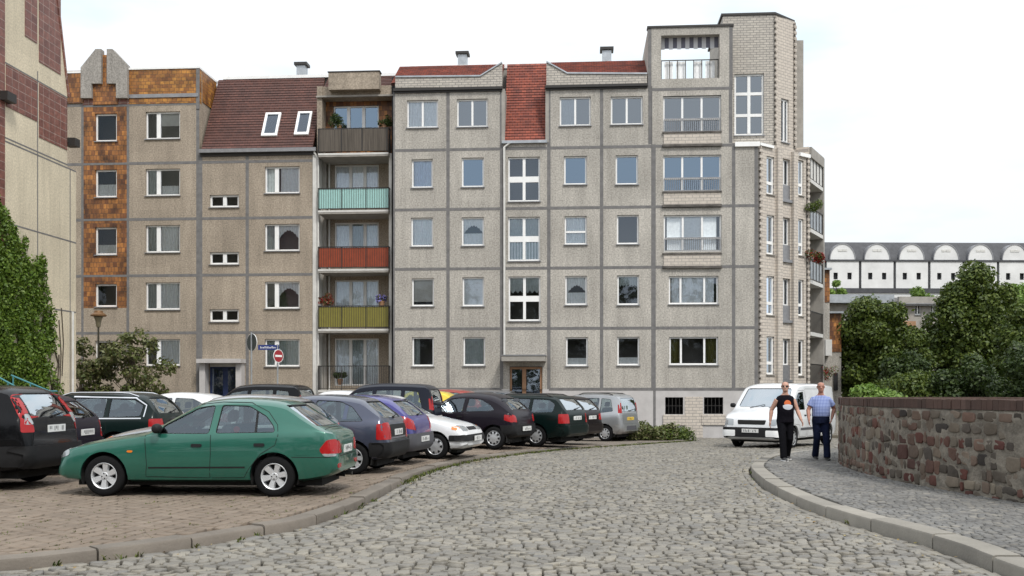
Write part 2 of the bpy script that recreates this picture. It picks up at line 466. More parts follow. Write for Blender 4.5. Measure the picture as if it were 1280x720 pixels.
v, f = stones(P[:, 0], P[:, 1], np.full(k, .0785), np.full(k, .0845), np.full(k, -da) + RNG.normal(0, .012, k), lambda x, y: NPZ(x, y), h=.045, jit=.003, tilt=.004, bev=.10, rise=.010)
xs = []
nr = 90
ys = np.linspace(6.0, 45.8, nr)
vv = []; ff = []
ncol = 40
for j, yy in enumerate(ys):
    xr = float(xL(yy)) - .22 if yy < 38.3 else 6.4
    for i in range(ncol):
        xx = -22 + (xr + 22) * i / (ncol - 1)
        vv.append((xx, yy, pz(xx, yy) - (.034 if yy < 29 else .012)))
for j in range(nr - 1):
    for i in range(ncol - 1):
        a = j * ncol + i; ff.append((a, a + 1, a + ncol + 1, a + ncol))
me = np_mesh('car_park', np.concatenate([v, np.array(vv)]), np.concatenate([f, np.array(ff) + len(v)]), M['paver'], True)
me.materials.append(M['paver_bed'])
mi = np.zeros(len(f) + len(ff), dtype=np.int32); mi[len(f):] = 1
me.polygons.foreach_set('material_index', mi)
tag(link('car_park', me), kind='structure')

# kerbs: long stones with open joints
M['kerb'] = island_mat('kerb_stone', [(.15, .128, .105), (.19, .165, .138), (.165, .145, .122), (.22, .19, .158)], .8, .3, bump=.4, bscale=40, spot=.25)
M['kerb_pale'] = island_mat('pale_kerb_stone', [(.235, .218, .19), (.30, .278, .24), (.265, .247, .215)], .8, .3, bump=.4, bscale=40, spot=.22)
def kerb(name, C, side, width, topf, m, slen=4, ymax=40):
    mb = MB(); n = slen
    i = 0
    while i + n < len(C):
        if not (5.6 < C[i].y < ymax): i += n; continue
        secs = []
        for k in range(i, i + n + 1):
            t = (C[min(k+1, len(C)-1)] - C[max(k-1, 0)]).normalized(); nrm = Vector((t.y, -t.x)) * side
            p = C[k].copy()
            if k == i: p += t * .011
            if k == i + n: p -= t * .011
            zt = topf(p.x, p.y) + math.sin(i * 7.3) * .011; zb = gz(p.y) - .1
            q = p + nrm * width
            sec = [(p.x, p.y, zb), (p.x, p.y, zt - .03), (p.x + nrm.x*.012, p.y + nrm.y*.012, zt - .008), (p.x + nrm.x*.035, p.y + nrm.y*.035, zt), (q.x, q.y, zt), (q.x, q.y, zb)]
            secs.append([Vector(s_) for s_ in sec])
        mb.rings(secs, 0, True)
        i += n
    o = mb.build(name, m, smooth=40)
    return tag(o, kind='structure')
kerb('kerb', LC, -1, .22, lambda x, y: pz(x, y) + .002, M['kerb'], 4, 36.3)
SIDEW = lambda x, y: gz(y) + .13 - .05 * smooth(15, 24, y)
kerb('sidewalk_kerb', RC, 1, .25, lambda x, y: SIDEW(x, y) + .004, M['kerb_pale'], 5, 33)

# sidewalk: small setts up to the stone wall
NSW = np.vectorize(SIDEW)
S = []
y = 6.0
while y < 30.5:
    x = 3.6 + random.uniform(0, .1)
    while x < 16:
        w = random.uniform(.085, .125); S.append((x + w / 2, y, w / 2 - .006)); x += w
    y += .098
S = np.array(S); S[:, 1] += .06 * np.sin(S[:, 0] * 2.1) + .03 * np.sin(S[:, 0] * 5 + S[:, 1])
ok = (S[:, 0] > xR(S[:, 1]) + .30) & (S[:, 0] < xW(S[:, 1]) + .25)
S = S[ok]; k = len(S)
v, f = stones(S[:, 0], S[:, 1], S[:, 2], np.full(k, .042), RNG.normal(0, .06, k), lambda x, y: NSW(x, y), h=.03, jit=.007, tilt=.004, rise=.010)
vv = []; ff = []
ys = np.linspace(5.5, 31.5, 80)
for yy in ys:
    a = float(xR(yy)) + .24; b = max(float(xW(yy)) + .3, a + .1)
    for i in range(6):
        xx = a + (b - a) * i / 5; vv.append((xx, yy, SIDEW(xx, yy) - .013))
for j in range(len(ys) - 1):
    for i in range(5):
        a = j * 6 + i; ff.append((a, a + 1, a + 7, a + 6))
me = np_mesh('sidewalk', np.concatenate([v, np.array(vv)]), np.concatenate([f, np.array(ff) + len(v)]), M['sett_small'], True)
me.materials.append(M['bed'])
mi = np.zeros(len(f) + len(ff), dtype=np.int32); mi[len(f):] = 1
me.polygons.foreach_set('material_index', mi)
tag(link('sidewalk', me), kind='structure')

# ================================================================== STONE WALL on the right
M['coping'] = island_mat('coping_brick', [(.09, .058, .047), (.112, .070, .057), (.082, .054, .045), (.128, .083, .069)], .8, .25, bump=.4, bscale=50, spot=.25)
WTOP = lambda y: 1.455 - .0035 * max(0, y - 12) + gz(y) * .3
root = thing('stone_wall', 'curved rubble stone wall with a red brick coping beside the sidewalk', 'wall', (6.4, 16.5, 0))
bmw = bmesh.new(); uvl = bmw.loops.layers.uv.new('UVMap')
WCf = resample(WALLC, .2); NZ = 12
rng = random.Random(4)
grid = []; arc = 0; arcs = []
for i, p in enumerate(WCf):
    t = (WCf[min(i+1, len(WCf)-1)] - WCf[max(i-1, 0)]).normalized(); nrm = Vector((-t.y, t.x))
    arcs.append(arc); arc += .2
    zb = gz(p.y) - .05; zt = WTOP(p.y) - .14
    colv = []
    for j in range(NZ + 1):
        d = rng.uniform(-.022, .022) if 0 < j < NZ else 0
        q = p + nrm * d; colv.append((q.x, q.y, zb + (zt - zb) * j / NZ))
    q = p - nrm * .38
    colv.append((q.x, q.y, zt)); colv.append((q.x, q.y, zb))
    grid.append([bmw.verts.new(Vector(c) - root.location) for c in colv])
for i in range(len(grid) - 1):
    for j in range(NZ + 2):
        fc = bmw.faces.new((grid[i][j], grid[i+1][j], grid[i+1][j+1], grid[i][j+1]))
        fc.smooth = True
        for lp, (a, b_) in zip(fc.loops, ((i, j), (i+1, j), (i+1, j+1), (i, j+1))):
            lp[uvl].uv = (arcs[a], b_ * .115)
for g in (grid[0], grid[-1]): bmw.faces.new(g)
bmesh.ops.recalc_face_normals(bmw, faces=bmw.faces)
# field stones bedded in the mortar, each a lump of its own standing a little proud
M['field_stone'] = island_mat('field_stone', [(.042, .036, .032), (.155, .128, .10), (.13, .050, .040), (.21, .175, .135), (.07, .06, .052), (.17, .14, .108), (.16, .082, .062), (.25, .21, .16), (.11, .094, .08), (.11, .042, .035), (.19, .155, .118), (.05, .043, .039)], .85, .25, bump=.9, bscale=14, spot=.35)
nb_ = len(bmw.faces)
def on_wall(s_, z, d):
    f_ = s_ / .2; i = min(max(int(f_), 0), len(WCf) - 2); t_ = f_ - i
    p = WCf[i].lerp(WCf[i+1], t_); t = (WCf[i+1] - WCf[i]).normalized()
    return Vector((p.x - t.y * d, p.y + t.x * d, z)) - root.location
s_max = (len(WCf) - 2) * .2
def zspan(s_):
    p = WCf[min(len(WCf) - 1, max(0, int(s_ / .2)))]; return gz(p.y) + .03, WTOP(p.y) - .16
course = 0.0
while course < 1.0:
    hc = rng.uniform(.09, .19); s_ = rng.uniform(-.2, 0)
    while s_ < s_max:
        w_ = rng.uniform(.09, .30) * (1.0 if rng.random() < .8 else 1.35); z0_, z1_ = zspan(s_ + w_ / 2); H_ = z1_ - z0_
        hh = hc * H_ * rng.uniform(.70, 1.18)
        if s_ > 0 and s_ + w_ < s_max and rng.random() < .95:
            cx_ = s_ + w_ / 2; cz_ = min(z0_ + (course + hc / 2) * H_ + rng.uniform(-.03, .03), z1_ - hh * .45); n_ = 9; ph = rng.uniform(0, 6.28)
            rx_, rz_ = w_ / 2 - rng.uniform(.002, .014), hh / 2 - rng.uniform(.0, .010); pr = rng.uniform(.004, .017); ex = rng.uniform(.30, .55)
            rings_ = []
            jj = [(rng.uniform(.80, 1.12), rng.uniform(-.006, .006)) for _ in range(n_)]
            for q, d_ in ((1.0, -.03), (.96, pr * .7), (.80, pr), (.0, pr * 1.03)):
                if q == 0: rings_.append([bmw.verts.new(on_wall(cx_, cz_, d_))]); continue
                rg_ = []
                for k_ in range(n_):
                    t = ph + 2 * math.pi * k_ / n_; c_, n2_ = math.cos(t), math.sin(t); m_, e_ = jj[k_]
                    rg_.append(bmw.verts.new(on_wall(cx_ + rx_ * q * m_ * math.copysign(abs(c_) ** ex, c_), cz_ + rz_ * q * m_ * math.copysign(abs(n2_) ** ex, n2_), d_ + (e_ if q < 1 else 0))))
                rings_.append(rg_)
            for a_, b_ in zip(rings_[:2], rings_[1:3]):
                for k_ in range(n_): bmw.faces.new((a_[k_], a_[(k_+1) % n_], b_[(k_+1) % n_], b_[k_])).smooth = True
            for k_ in range(n_): bmw.faces.new((rings_[2][k_], rings_[2][(k_+1) % n_], rings_[3][0])).smooth = True
        s_ += w_
    course += hc
bmw.faces.ensure_lookup_table()
for f_ in bmw.faces[nb_:]: f_.material_index = 1
bmesh.ops.recalc_face_normals(bmw, faces=bmw.faces)
me = bpy.data.meshes.new('masonry'); bmw.to_mesh(me); bmw.free(); me.materials.append(mat('lime_mortar', (.20, .176, .143), .95, var=.5, scale=5, bump=.8, bscale=25)); me.materials.append(M['field_stone'])
link('masonry', me, root)
mb = MB()
WB = resample(WALLC, .115)
for i in range(len(WB) - 1):
    p, q = WB[i], WB[i+1]; t = (q - p).normalized(); n2 = Vector((-t.y, t.x))
    p = p + t * .003; q = q - t * .003
    zt = WTOP(p.y) + rng.uniform(-.006, .006); zb = WTOP(p.y) - .137; o_ = .014 + rng.uniform(-.006, .006)
    pts = [p + n2 * o_, q + n2 * o_, q - n2 * .41, p - n2 * .41]
    vs = [(a.x, a.y, zb) for a in pts] + [(a.x, a.y, zt) for a in pts]
    mb.add([Vector(a) - root.location for a in vs], [(3,2,1,0),(4,5,6,7),(0,1,5,4),(1,2,6,5),(2,3,7,6),(3,0,4,7)])
mb.build('coping', M['coping'], root)
# ================================================================== BUILDING TOOLS
def wall(root, fr, a0, a1, z0, z1, holes, mats, joints_a=(), joints_z=(), jw=.16, thick=.30, reveal=.16, room=1.3, name='wall', b=0.0, top=True, jfun=None, sides=True):
    """wall skin with window openings, reveals, a dark room behind every opening and the grey panel joints.
    mats: [face, joint, room]; holes: (a0, a1, z0, z1)"""
    mb = MB()
    ca = sorted({a0, a1, *[h[0] for h in holes], *[h[1] for h in holes]})
    cz = sorted({z0, z1, *[h[2] for h in holes], *[h[3] for h in holes]})
    ca = [c for c in ca if a0 - 1e-6 <= c <= a1 + 1e-6]; cz = [c for c in cz if z0 - 1e-6 <= c <= z1 + 1e-6]
    for i in range(len(ca) - 1):
        for j in range(len(cz) - 1):
            am, zm = (ca[i] + ca[i+1]) / 2, (cz[j] + cz[j+1]) / 2
            if any(h[0] < am < h[1] and h[2] < zm < h[3] for h in holes): continue
            mb.quad((ca[i], 0, cz[j]), (ca[i+1], 0, cz[j]), (ca[i+1], 0, cz[j+1]), (ca[i], 0, cz[j+1]), 0)
    for h in holes:
        x0, x1, y0, y1 = h
        D = reveal
        mb.quad((x0, 0, y0), (x0, D, y0), (x0, D, y1), (x0, 0, y1), 0); mb.quad((x1, 0, y1), (x1, D, y1), (x1, D, y0), (x1, 0, y0), 0)
        mb.quad((x0, 0, y1), (x0, D, y1), (x1, D, y1), (x1, 0, y1), 0); mb.quad((x0, D, y0), (x0, 0, y0), (x1, 0, y0), (x1, D, y0), 0)
        e = .25; E = room
        X0, X1, Y0, Y1 = x0 - e, x1 + e, y0 - .1, y1 + .2
        k = [(X0, D, Y0), (X1, D, Y0), (X1, D, Y1), (X0, D, Y1)]; l_ = [(X0, E, Y0), (X1, E, Y0), (X1, E, Y1), (X0, E, Y1)]
        q = [(x0, D, y0), (x1, D, y0), (x1, D, y1), (x0, D, y1)]
        for n_ in range(4):
            m_ = (n_ + 1) % 4
            mb.quad(k[n_], k[m_], l_[m_], l_[n_], 2)
            mb.quad(q[n_], q[m_], k[m_], k[n_], 2)
        mb.quad(*l_, 2)
    if sides:
        mb.quad((a0, 0, z0), (a0, thick, z0), (a0, thick, z1), (a0, 0, z1), 0); mb.quad((a1, 0, z1), (a1, thick, z1), (a1, thick, z0), (a1, 0, z0), 0)
    if top: mb.quad((a0, 0, z1), (a1, 0, z1), (a1, thick, z1), (a0, thick, z1), 0)
    # joints: strips 3 mm proud, cut around the openings
    def strip(x0, x1, y0, y1, d):
        for h in holes:
            if x0 < h[1] and x1 > h[0] and y0 < h[3] and y1 > h[2]: return
        mb.box(x0, x1, -d, .01, y0, y1, 1, 'k')
    for ja in joints_a: strip(max(a0, ja - jw / 2), min(a1, ja + jw / 2), z0, z1, .003)
    for jz in joints_z: strip(a0, a1, jz - jw * .42, jz + jw * .42, .006)
    return mb.build(name, mats, root, Vector(fr.loc(root)) + Vector((fr.w.x * b, fr.w.y * b, 0)), fr.th)

def curtain_mesh(x0, x1, y, lo, hi, n=22, amp=.03, folds=9):
    """hanging cloth with folds; lo(t), hi: bottom edge (function of 0..1) and top"""
    vs = []; fs = []
    for i in range(n + 1):
        t = i / n; x = x0 + (x1 - x0) * t
        yy = y + amp * math.sin(t * folds * 2 * math.pi)
        z0 = lo(t) if callable(lo) else lo
        vs += [(x, yy, z0), (x, yy + amp * .3, (z0 + hi) / 2), (x, yy, hi)]
    for i in range(n):
        for k in range(2): fs.append((i*3+k, (i+1)*3+k, (i+1)*3+k+1, i*3+k+1))
    return vs, fs

def window(root, fr, r, cols=(), rows=(), tw=None, glass='glass_mid', cur=None, sill=True, frame=.072, mw=None, b=0.0, name='window', fm='white', depth=.10, sillm='metal_grey', open_pane=None):
    """cols/rows: positions (0..1) of mullions and transoms; cur: list of (kind, t0, t1)"""
    x0, x1, z0, z1 = r; W, H = x1 - x0, z1 - z0
    base = Vector(fr.loc(root)) + Vector((fr.w.x * b, fr.w.y * b, 0))
    e = .004
    mb = MB(); mw = mw or frame * 1.25
    y0, y1 = depth, depth + .07
    mb.box(x0 + e, x0 + frame, y0, y1, z0 + e, z1 - e); mb.box(x1 - frame, x1 - e, y0, y1, z0 + e, z1 - e)
    mb.box(x0 + frame, x1 - frame, y0, y1, z0 + e, z0 + frame); mb.box(x0 + frame, x1 - frame, y0, y1, z1 - frame, z1 - e)
    cs = [x0 + frame]
    for c in cols:
        p = x0 + W * c; mb.box(p - mw / 2, p + mw / 2, y0 - .012, y1 - .01, z0 + frame, z1 - frame); cs += [p - mw / 2, p + mw / 2]
    cs.append(x1 - frame)
    for rr in rows:
        p = z0 + H * rr
        for i in range(0, len(cs), 2): mb.box(cs[i], cs[i+1], y0 - .006, y1 - .014, p - (tw or mw) / 2, p + (tw or mw) / 2)
    w = mb.build(name, M[fm], root, base, fr.th)
    pb = MB(); yp = y0 + .045
    for i in range(0, len(cs), 2): pb.quad((cs[i], yp, z0 + frame), (cs[i+1], yp, z0 + frame), (cs[i+1], yp, z1 - frame), (cs[i], yp, z1 - frame))
    pb.build('pane', M[glass], w)
    rgw = random.Random(int(x0 * 131 + z0 * 977))
    for c in (cur or []):
        kind, t0, t1 = c[:3]
        if t1 - t0 > .5 and kind in ('net', 'half'): t0 += rgw.choice((0, 0, .02, .05)); t1 -= rgw.choice((0, 0, .03, .07))
        sw, jz = rgw.uniform(.8, 1.25), rgw.uniform(-.06, .08)
        cb = MB(); X0, X1 = x0 + .03 + (W - .06) * t0, x0 + .03 + (W - .06) * t1
        mname = c[3] if len(c) > 3 else 'curtain'
        if kind == 'net': vs, fs = curtain_mesh(X0, X1, y1 + .035, z0 + .02, z1 - .02, 40, .022 * sw, max(3, (X1 - X0) * 7 * sw))
        elif kind == 'half': vs, fs = curtain_mesh(X0, X1, y1 + .035, z0 + .02, z0 + H * (.42 + jz), 40, .02, max(3, (X1 - X0) * 7 * sw))
        elif kind == 'low': vs, fs = curtain_mesh(X0, X1, y1 + .035, z0 + .02, z0 + H * .28, 30, .012, 4)
        elif kind == 'swag': vs, fs = curtain_mesh(X0, X1, y1 + .035, lambda t: z0 + H * (.40 + jz * .5 + (.34 + jz) * (1 - abs(2 * t - 1 + jz * 2) ** (1.6 * sw)) + .015 * math.sin(t * 50)), z1 - .02, 40, .018, 7)
        elif kind == 'val': vs, fs = curtain_mesh(X0, X1, y1 + .035, lambda t: z0 + H * (.66 + .03 * math.sin(t * 40)), z1 - .02, 40, .015, 9)
        elif kind == 'blind': vs, fs = curtain_mesh(X0, X1, y1 + .06, z0 + H * (c[4] if len(c) > 4 else .0) + .01, z1 - .01, 4, 0.0, 1)
        elif kind == 'drape': vs, fs = curtain_mesh(X0, X1, y1 + .16, z0 + .02, z1 - .02, 30, .035, max(2, (X1 - X0) * 8))
        cb.add(vs, fs); o = cb.build('curtain', M[mname], w); o.data.shade_smooth()
    if sill:
        sb = MB(); sb.box(x0 - .04, x1 + .04, -.07, depth, z0 - .045, z0 - .005)
        sb.build('sill', M[sillm], w)
    return w

def part(root, fr, name, mb, mats, b=0.0, smooth=None):
    return mb.build(name, mats, root, Vector(fr.loc(root)) + Vector((fr.w.x * b, fr.w.y * b, 0)), fr.th, smooth)

ZB = -.80
M['blackish'] = mat('dark_concrete', (.11, .10, .09), .9, var=.5, scale=3)  # dark tone for the stained mouldings and the strip behind the corner teeth
# ================================================================== RIGHT BLOCK
FR = Frame(-5.66, 46.94, R(-4.0), ZB)
B = thing('apartment_building', 'grey concrete panel apartment block with brick corner bay and red tiled roof strips', 'building', (FR.o.x, FR.o.y, ZB))
zl = lambda y, x=700: FR.at(x, y)[1]
al = lambda x, y=300: FR.at(x, y)[0]
zj = [zl(y) for y in (486.5, 410.5, 335, 260, 184.8)]          # floor joints
xj = [491.5, 560, 627, 686, 752, 817.5, 917]
aj = [al(x) for x in xj]
z_top = zl(110)
ws = []          # (rect, kwargs)
def W_(r, **k): ws.append((FR.rect(*r), k))
A_ = [(508.6, 125, 547.5, 159.5), (514.5, 199, 541, 234.5), (513.7, 272, 541.4, 308), (514.7, 348, 542.5, 382.6), (515, 421.5, 542.3, 457.6)]
B_ = [(571, 123.5, 609.5, 158.5), (577, 197, 605, 233.6), (577, 271.5, 605, 307), (578, 346.5, 605, 382.6), (579, 421.5, 606.4, 457)]
C_ = [(635, 196, 675, 251.7), (635, 271, 675, 326), (635.5, 345.5, 675.5, 401)]
D_ = [(699.5, 121, 738.5, 157), (705, 195, 733.4, 230.5), (705.7, 270, 733.5, 305.5), (706.4, 344.8, 733.8, 381), (707.4, 421.5, 734.8, 457.3)]
E_ = [(763.5, 120.3, 803.5, 155.5), (769.5, 194, 797.6, 230.4), (771, 268.6, 798.5, 305), (771.6, 344, 799, 381), (771.6, 421, 799.4, 456.6)]
kA = [dict(cols=(.5,), glass='glass_mid', cur=[('net', 0, 1)]), dict(glass='glass_mid', cur=[('net', .05, .95, 'curtain_blue')]), dict(glass='glass_mid', cur=[('net', 0, 1)]),
      dict(glass='glass_lowrefl', cur=[('blind', 0, 1, 'offwhite', .16)]), dict(glass='glass_lowrefl', cur=[('drape', 0, .3, 'curtain_grey')])]
kB = [dict(cols=(.5,), glass='glass_greysky'), dict(glass='glass_sky'), dict(glass='glass_mid', cur=[('swag', 0, 1), ('half', 0, 1)]),
      dict(glass='glass_mid', cur=[('blind', 0, 1, 'curtain', .22), ('low', 0, 1)]), dict(glass='glass_lowrefl', cur=[('net', 0, 1, 'curtain_grey')])]
kC = [dict(cols=(.5,), rows=(.5,), mw=.13, tw=.27, glass='glass_mid'), dict(cols=(.5,), rows=(.5,), mw=.13, tw=.27, glass='glass_mid', cur=[('net', 0, 1, 'curtain_grey'), ('half', 0, 1)]),
      dict(cols=(.5,), rows=(.5,), mw=.13, tw=.27, glass='glass_lowrefl', cur=[('val', 0, 1, 'curtain_grey')])]
kD = [dict(cols=(.5,), glass='glass_greysky', cur=[('net', 0, .5)]), dict(glass='glass_sky'), dict(rows=(.45,), glass='glass_mid', cur=[('net', 0, 1)]),
      dict(glass='glass_lowrefl', cur=[('swag', 0, 1), ('half', 0, 1)]), dict(glass='glass_lowrefl', cur=[('low', 0, 1)])]
kE = [dict(cols=(.5,), glass='glass_greysky'), dict(glass='glass_sky'), dict(glass='glass_mid'), dict(glass='glass_mid', cur=[('val', 0, 1, 'curtain_grey')]), dict(glass='glass_lowrefl', cur=[('low', 0, 1)])]
for rs, ks in ((A_, kA), (B_, kB), (C_, kC), (D_, kD), (E_, kE)):
    for r, k in zip(rs, ks): W_(r, **k)
# wide windows of the right-hand bay of rooms
F_ = [(829, 119.5, 901.4, 165.5), (829, 193.7, 901.5, 239.5), (829.6, 268.6, 902, 314.5)]
for i, r in enumerate(F_):
    W_(r, cols=(.333, .667), rows=(.37,), glass=('glass_greysky', 'glass_sky', 'glass_mid')[i], sill=False, cur=[('net', 0, 1)] if i == 2 else None)
W_((836, 345, 898, 380), cols=(.24, .72), glass='glass_mid', cur=[('net', 0, 1, 'curtain')])
W_((836.7, 421, 897.8, 456), cols=(.24, .72), glass='glass_lowrefl', cur=[('drape', 0, .2, 'curtain_green'), ('drape', .78, 1, 'curtain_green')])
a_left, a_c0, a_c1, a_f0, a_f1, a_right = al(491.5), al(627), al(686), al(814), al(917), al(948)
door_r = FR.rect(637, 458, 678, 556); door_r = (door_r[0], door_r[1], .30, door_r[3])
base_r = [(831.5, 496.6, 854, 518), (880, 496.6, 904, 517.5)]
cel = [FR.rect(*r) for r in base_r]
mats3 = [M['concrete'], M['joint'], M['room']]
def hs(lo, hi): return [r for r, k in ws if lo <= (r[0] + r[1]) / 2 < hi]
z486 = zj[0]
# facade bays: left pair, stair bay, right pair, wide bay, end strip
wall(B, FR, a_left, a_c0, z486, z_top, hs(a_left, a_c0), mats3, aj[:3], zj + [z_top - .02])
wall(B, FR, a_c0 + .001, a_c1, z486, zl(178, 655), [h for h in hs(a_c0, a_c1)] + [(door_r[0], door_r[1], z486 - .01, door_r[3])], mats3, aj[2:4], zj[1:])
wall(B, FR, a_c1 + .001, a_f0, z486, z_top, hs(a_c1, a_f0), mats3, aj[3:6], zj + [z_top - .02])
wall(B, FR, a_f0 + .001, a_right, z486, zj[4] + .09, hs(a_f0, a_right), mats3, [aj[5], aj[6], a_right - .1], zj)
# top floors of the wide bay: a concrete frame with an open roof terrace
zf1 = zl(34, 862); tr = FR.rect(826.5, 43.5, 899.5, 98); fw0, fw1 = al(810, 70), al(916, 70)
wf = FR.rect(*F_[0])
wall(B, FR, fw0, fw1, zj[4] + .092, zl(108, 862), [wf], mats3, [fw0 + .1, fw1 - .1], [zl(109, 862) - .08])
mb = MB(); zt0 = zl(108, 862) + .002
T = .35
mb.box(fw0, tr[0], 0, T, zt0, zf1); mb.box(tr[1], fw1, 0, T, zt0, zf1); mb.box(tr[0], tr[1], 0, T, tr[3], zf1); mb.box(tr[0], tr[1], 0, T, zt0, tr[2])
mb.box(fw0 + .002, fw0 + .16, -.004, .01, zt0, zf1 - .002, 1, 'k'); mb.box(fw1 - .16, fw1 - .002, -.004, .01, zt0, zf1 - .002, 1, 'k')
mb.box(fw0 - .04, fw1 + .04, -.05, T + .05, zf1, zf1 + .09, 2)
mb.box(fw0, fw0 + .3, T, 4.2, zt0, zf1 - .01); 
part(B, FR, 'terrace_frame', mb, [M['concrete'], M['joint'], M['metal_dark']])
# terrace floor, railing, striped valance, white wind cloths
mb = MB(); mb.box(fw0 + .3, fw1, T, 4.4, zt0 - .3, zt0 - .05); part(B, FR, 'terrace_floor', mb, M['concrete_smooth'])
mb = MB()
for i in range(14):
    t0, t1 = tr[0] + (tr[1] - tr[0]) * i / 14, tr[0] + (tr[1] - tr[0]) * (i + 1) / 14
    mb.box(t0 + .003, t1, .40, .42, tr[3] - .52 + .04 * (i % 2), tr[3] + .1, i % 2)
mb.box(tr[0], tr[1], .40, 1.6, tr[3] + .1, tr[3] + .13, 1)
part(B, FR, 'awning_valance', mb, [mat('valance_white', (.6, .6, .62), .9), mat('valance_grey', (.15, .15, .19), .9)])
mb = MB(); Hc = (tr[3] - tr[2])
for i, (s, e) in enumerate(((.07, .22), (.27, .43), (.57, .73), (.78, .94))):
    vs, fs = curtain_mesh(tr[0] + (tr[1] - tr[0]) * s, tr[0] + (tr[1] - tr[0]) * e, .50, tr[2] + .14, tr[2] + Hc * .47, 16, .015, 2)
    mb.add(vs, fs, 0)
part(B, FR, 'wind_cloth', mb, M['curtain'])
mb = MB()
mb.box(tr[0], tr[1], .36, .40, tr[2] + Hc * .47, tr[2] + Hc * .47 + .04); mb.box(tr[0], tr[1], .36, .40, tr[2] + .06, tr[2] + .10)
for i in range(8):
    t0 = tr[0] + .02 + (tr[1] - tr[0] - .06) * i / 7; mb.box(t0, t0 + .035, .36, .40, tr[2] + .1, tr[2] + Hc * .47)
part(B, FR, 'terrace_railing', mb, M['metal_dark'])
# French-balcony grilles and brick sill panels below the wide windows
for i, r in enumerate(F_):
    q = FR.rect(*r); x0, x1, z0, z1 = q
    lo = FR.rect(828, (166.4, 241, 318)[i], 902, (181, 256.5, 333)[i])
    mb = MB(); mb.box(lo[0] + .05, lo[1] - .05, -.05, .05, lo[2] + .02, lo[3])
    part(B, FR, 'sill_panel', mb, M['brick_bay'])
    mb = MB(); mb.box(lo[0], lo[1], -.12, .02, lo[2] - .09, lo[2] + .018); mb.box(lo[0], lo[1], -.09, .02, lo[3] + .002, lo[3] + .07)
    part(B, FR, 'sill_moulding', mb, M['blackish'])
    mb = MB(); zr = z0 + (z1 - z0) * .37
    mb.box(x0 + .05, x1 - .05, .03, .06, zr, zr + .04); mb.box(x0 + .05, x1 - .05, .03, .06, z0 + .05, z0 + .08)
    n = 27
    for k in range(n + 1):
        xx = x0 + .06 + (x1 - x0 - .12) * k / n; mb.box(xx - .009, xx + .009, .038, .054, z0 + .08, zr)
    part(B, FR, 'window_railing', mb, M['metal_grey'])
for r, k in ws: window(B, FR, r, **k)
# plinth
mb_h = cel
wall(B, FR, a_c1 + .3, a_right, -.3, z486 - .001, cel, [M['plinth'], M['joint'], M['dark']], [aj[5] + .02], [], .12)
wall(B, FR, a_left, a_c0, -.3, z486 - .001, [], [M['plinth'], M['joint'], M['dark']], [], [], .12)
wall(B, FR, a_c0 + .001, a_c1 + .299, -.3, z486 - .001, [(door_r[0], door_r[1], .0, z486 - .001)], [M['plinth'], M['joint'], M['dark']], [], [], .12, room=.5, top=False)
for c in cel:
    mb = MB(); n = 5
    for k in range(1, n): x = c[0] + (c[1] - c[0]) * k / n; mb.box(x - .012, x + .012, .04, .065, c[2], c[3])
    mb.box(c[0], c[1], .03, .04, (c[2] + c[3]) / 2 - .012, (c[2] + c[3]) / 2 + .012)
    part(B, FR, 'cellar_grille', mb, M['metal_dark'])
mb = MB()
q = FR.rect(856, 496, 878.5, 530); mb.box(q[0], q[1], -.02, .01, -.3, q[3]); part(B, FR, 'brick_infill', mb, M['brick_bay'])
for c in cel:
    mb = MB(); mb.box(c[0] - .1, c[1] + .1, -.06, .01, c[2] - .5, c[2] - .02); part(B, FR, 'brick_infill', mb, M['brick_bay'])
# entrance: canopy, jambs, two-leaf timber door
cn = FR.rect(629, 445.5, 682.5, 452)
mb = MB(); mb.box(cn[0], cn[1], -1.0, 0, cn[2], cn[3]); mb.box(cn[0] - .03, cn[1] + .03, -1.03, -.0, cn[3], cn[3] + .05, 1)
part(B, FR, 'door_canopy', mb, [M['concrete_smooth'], M['metal_grey']])
dx0, dx1, dz0, dz1 = door_r
mb = MB(); mb.box(dx0 + .01, dx1 - .01, .16, .19, dz0, dz1 - .03)
df = part(B, FR, 'entrance_door', mb, M['glass_lowrefl'] if False else M['dark'])
mb = MB()
for t0, t1 in ((0, .06), (.38, .50), (.93, 1.0)):
    mb.box(dx0 + .01 + (dx1 - dx0 - .02) * t0, dx0 + .01 + (dx1 - dx0 - .02) * t1, .09, .158, dz0, dz1 - .03)
mb.box(dx0 + .02, dx1 - .02, .10, .157, dz1 - .13, dz1 - .031)
mb.build('door_frame', M['wood'], df)
mb = MB(); mb.box(dx0 + .09, dx0 + (dx1-dx0) * .37, .13, .14, dz0 + .3, dz1 - .14); mb.box(dx0 + (dx1-dx0) * .51, dx0 + (dx1-dx0) * .92, .13, .14, dz0 + .3, dz1 - .14)
mb.build('door_pane', M['glass_mid'], df)
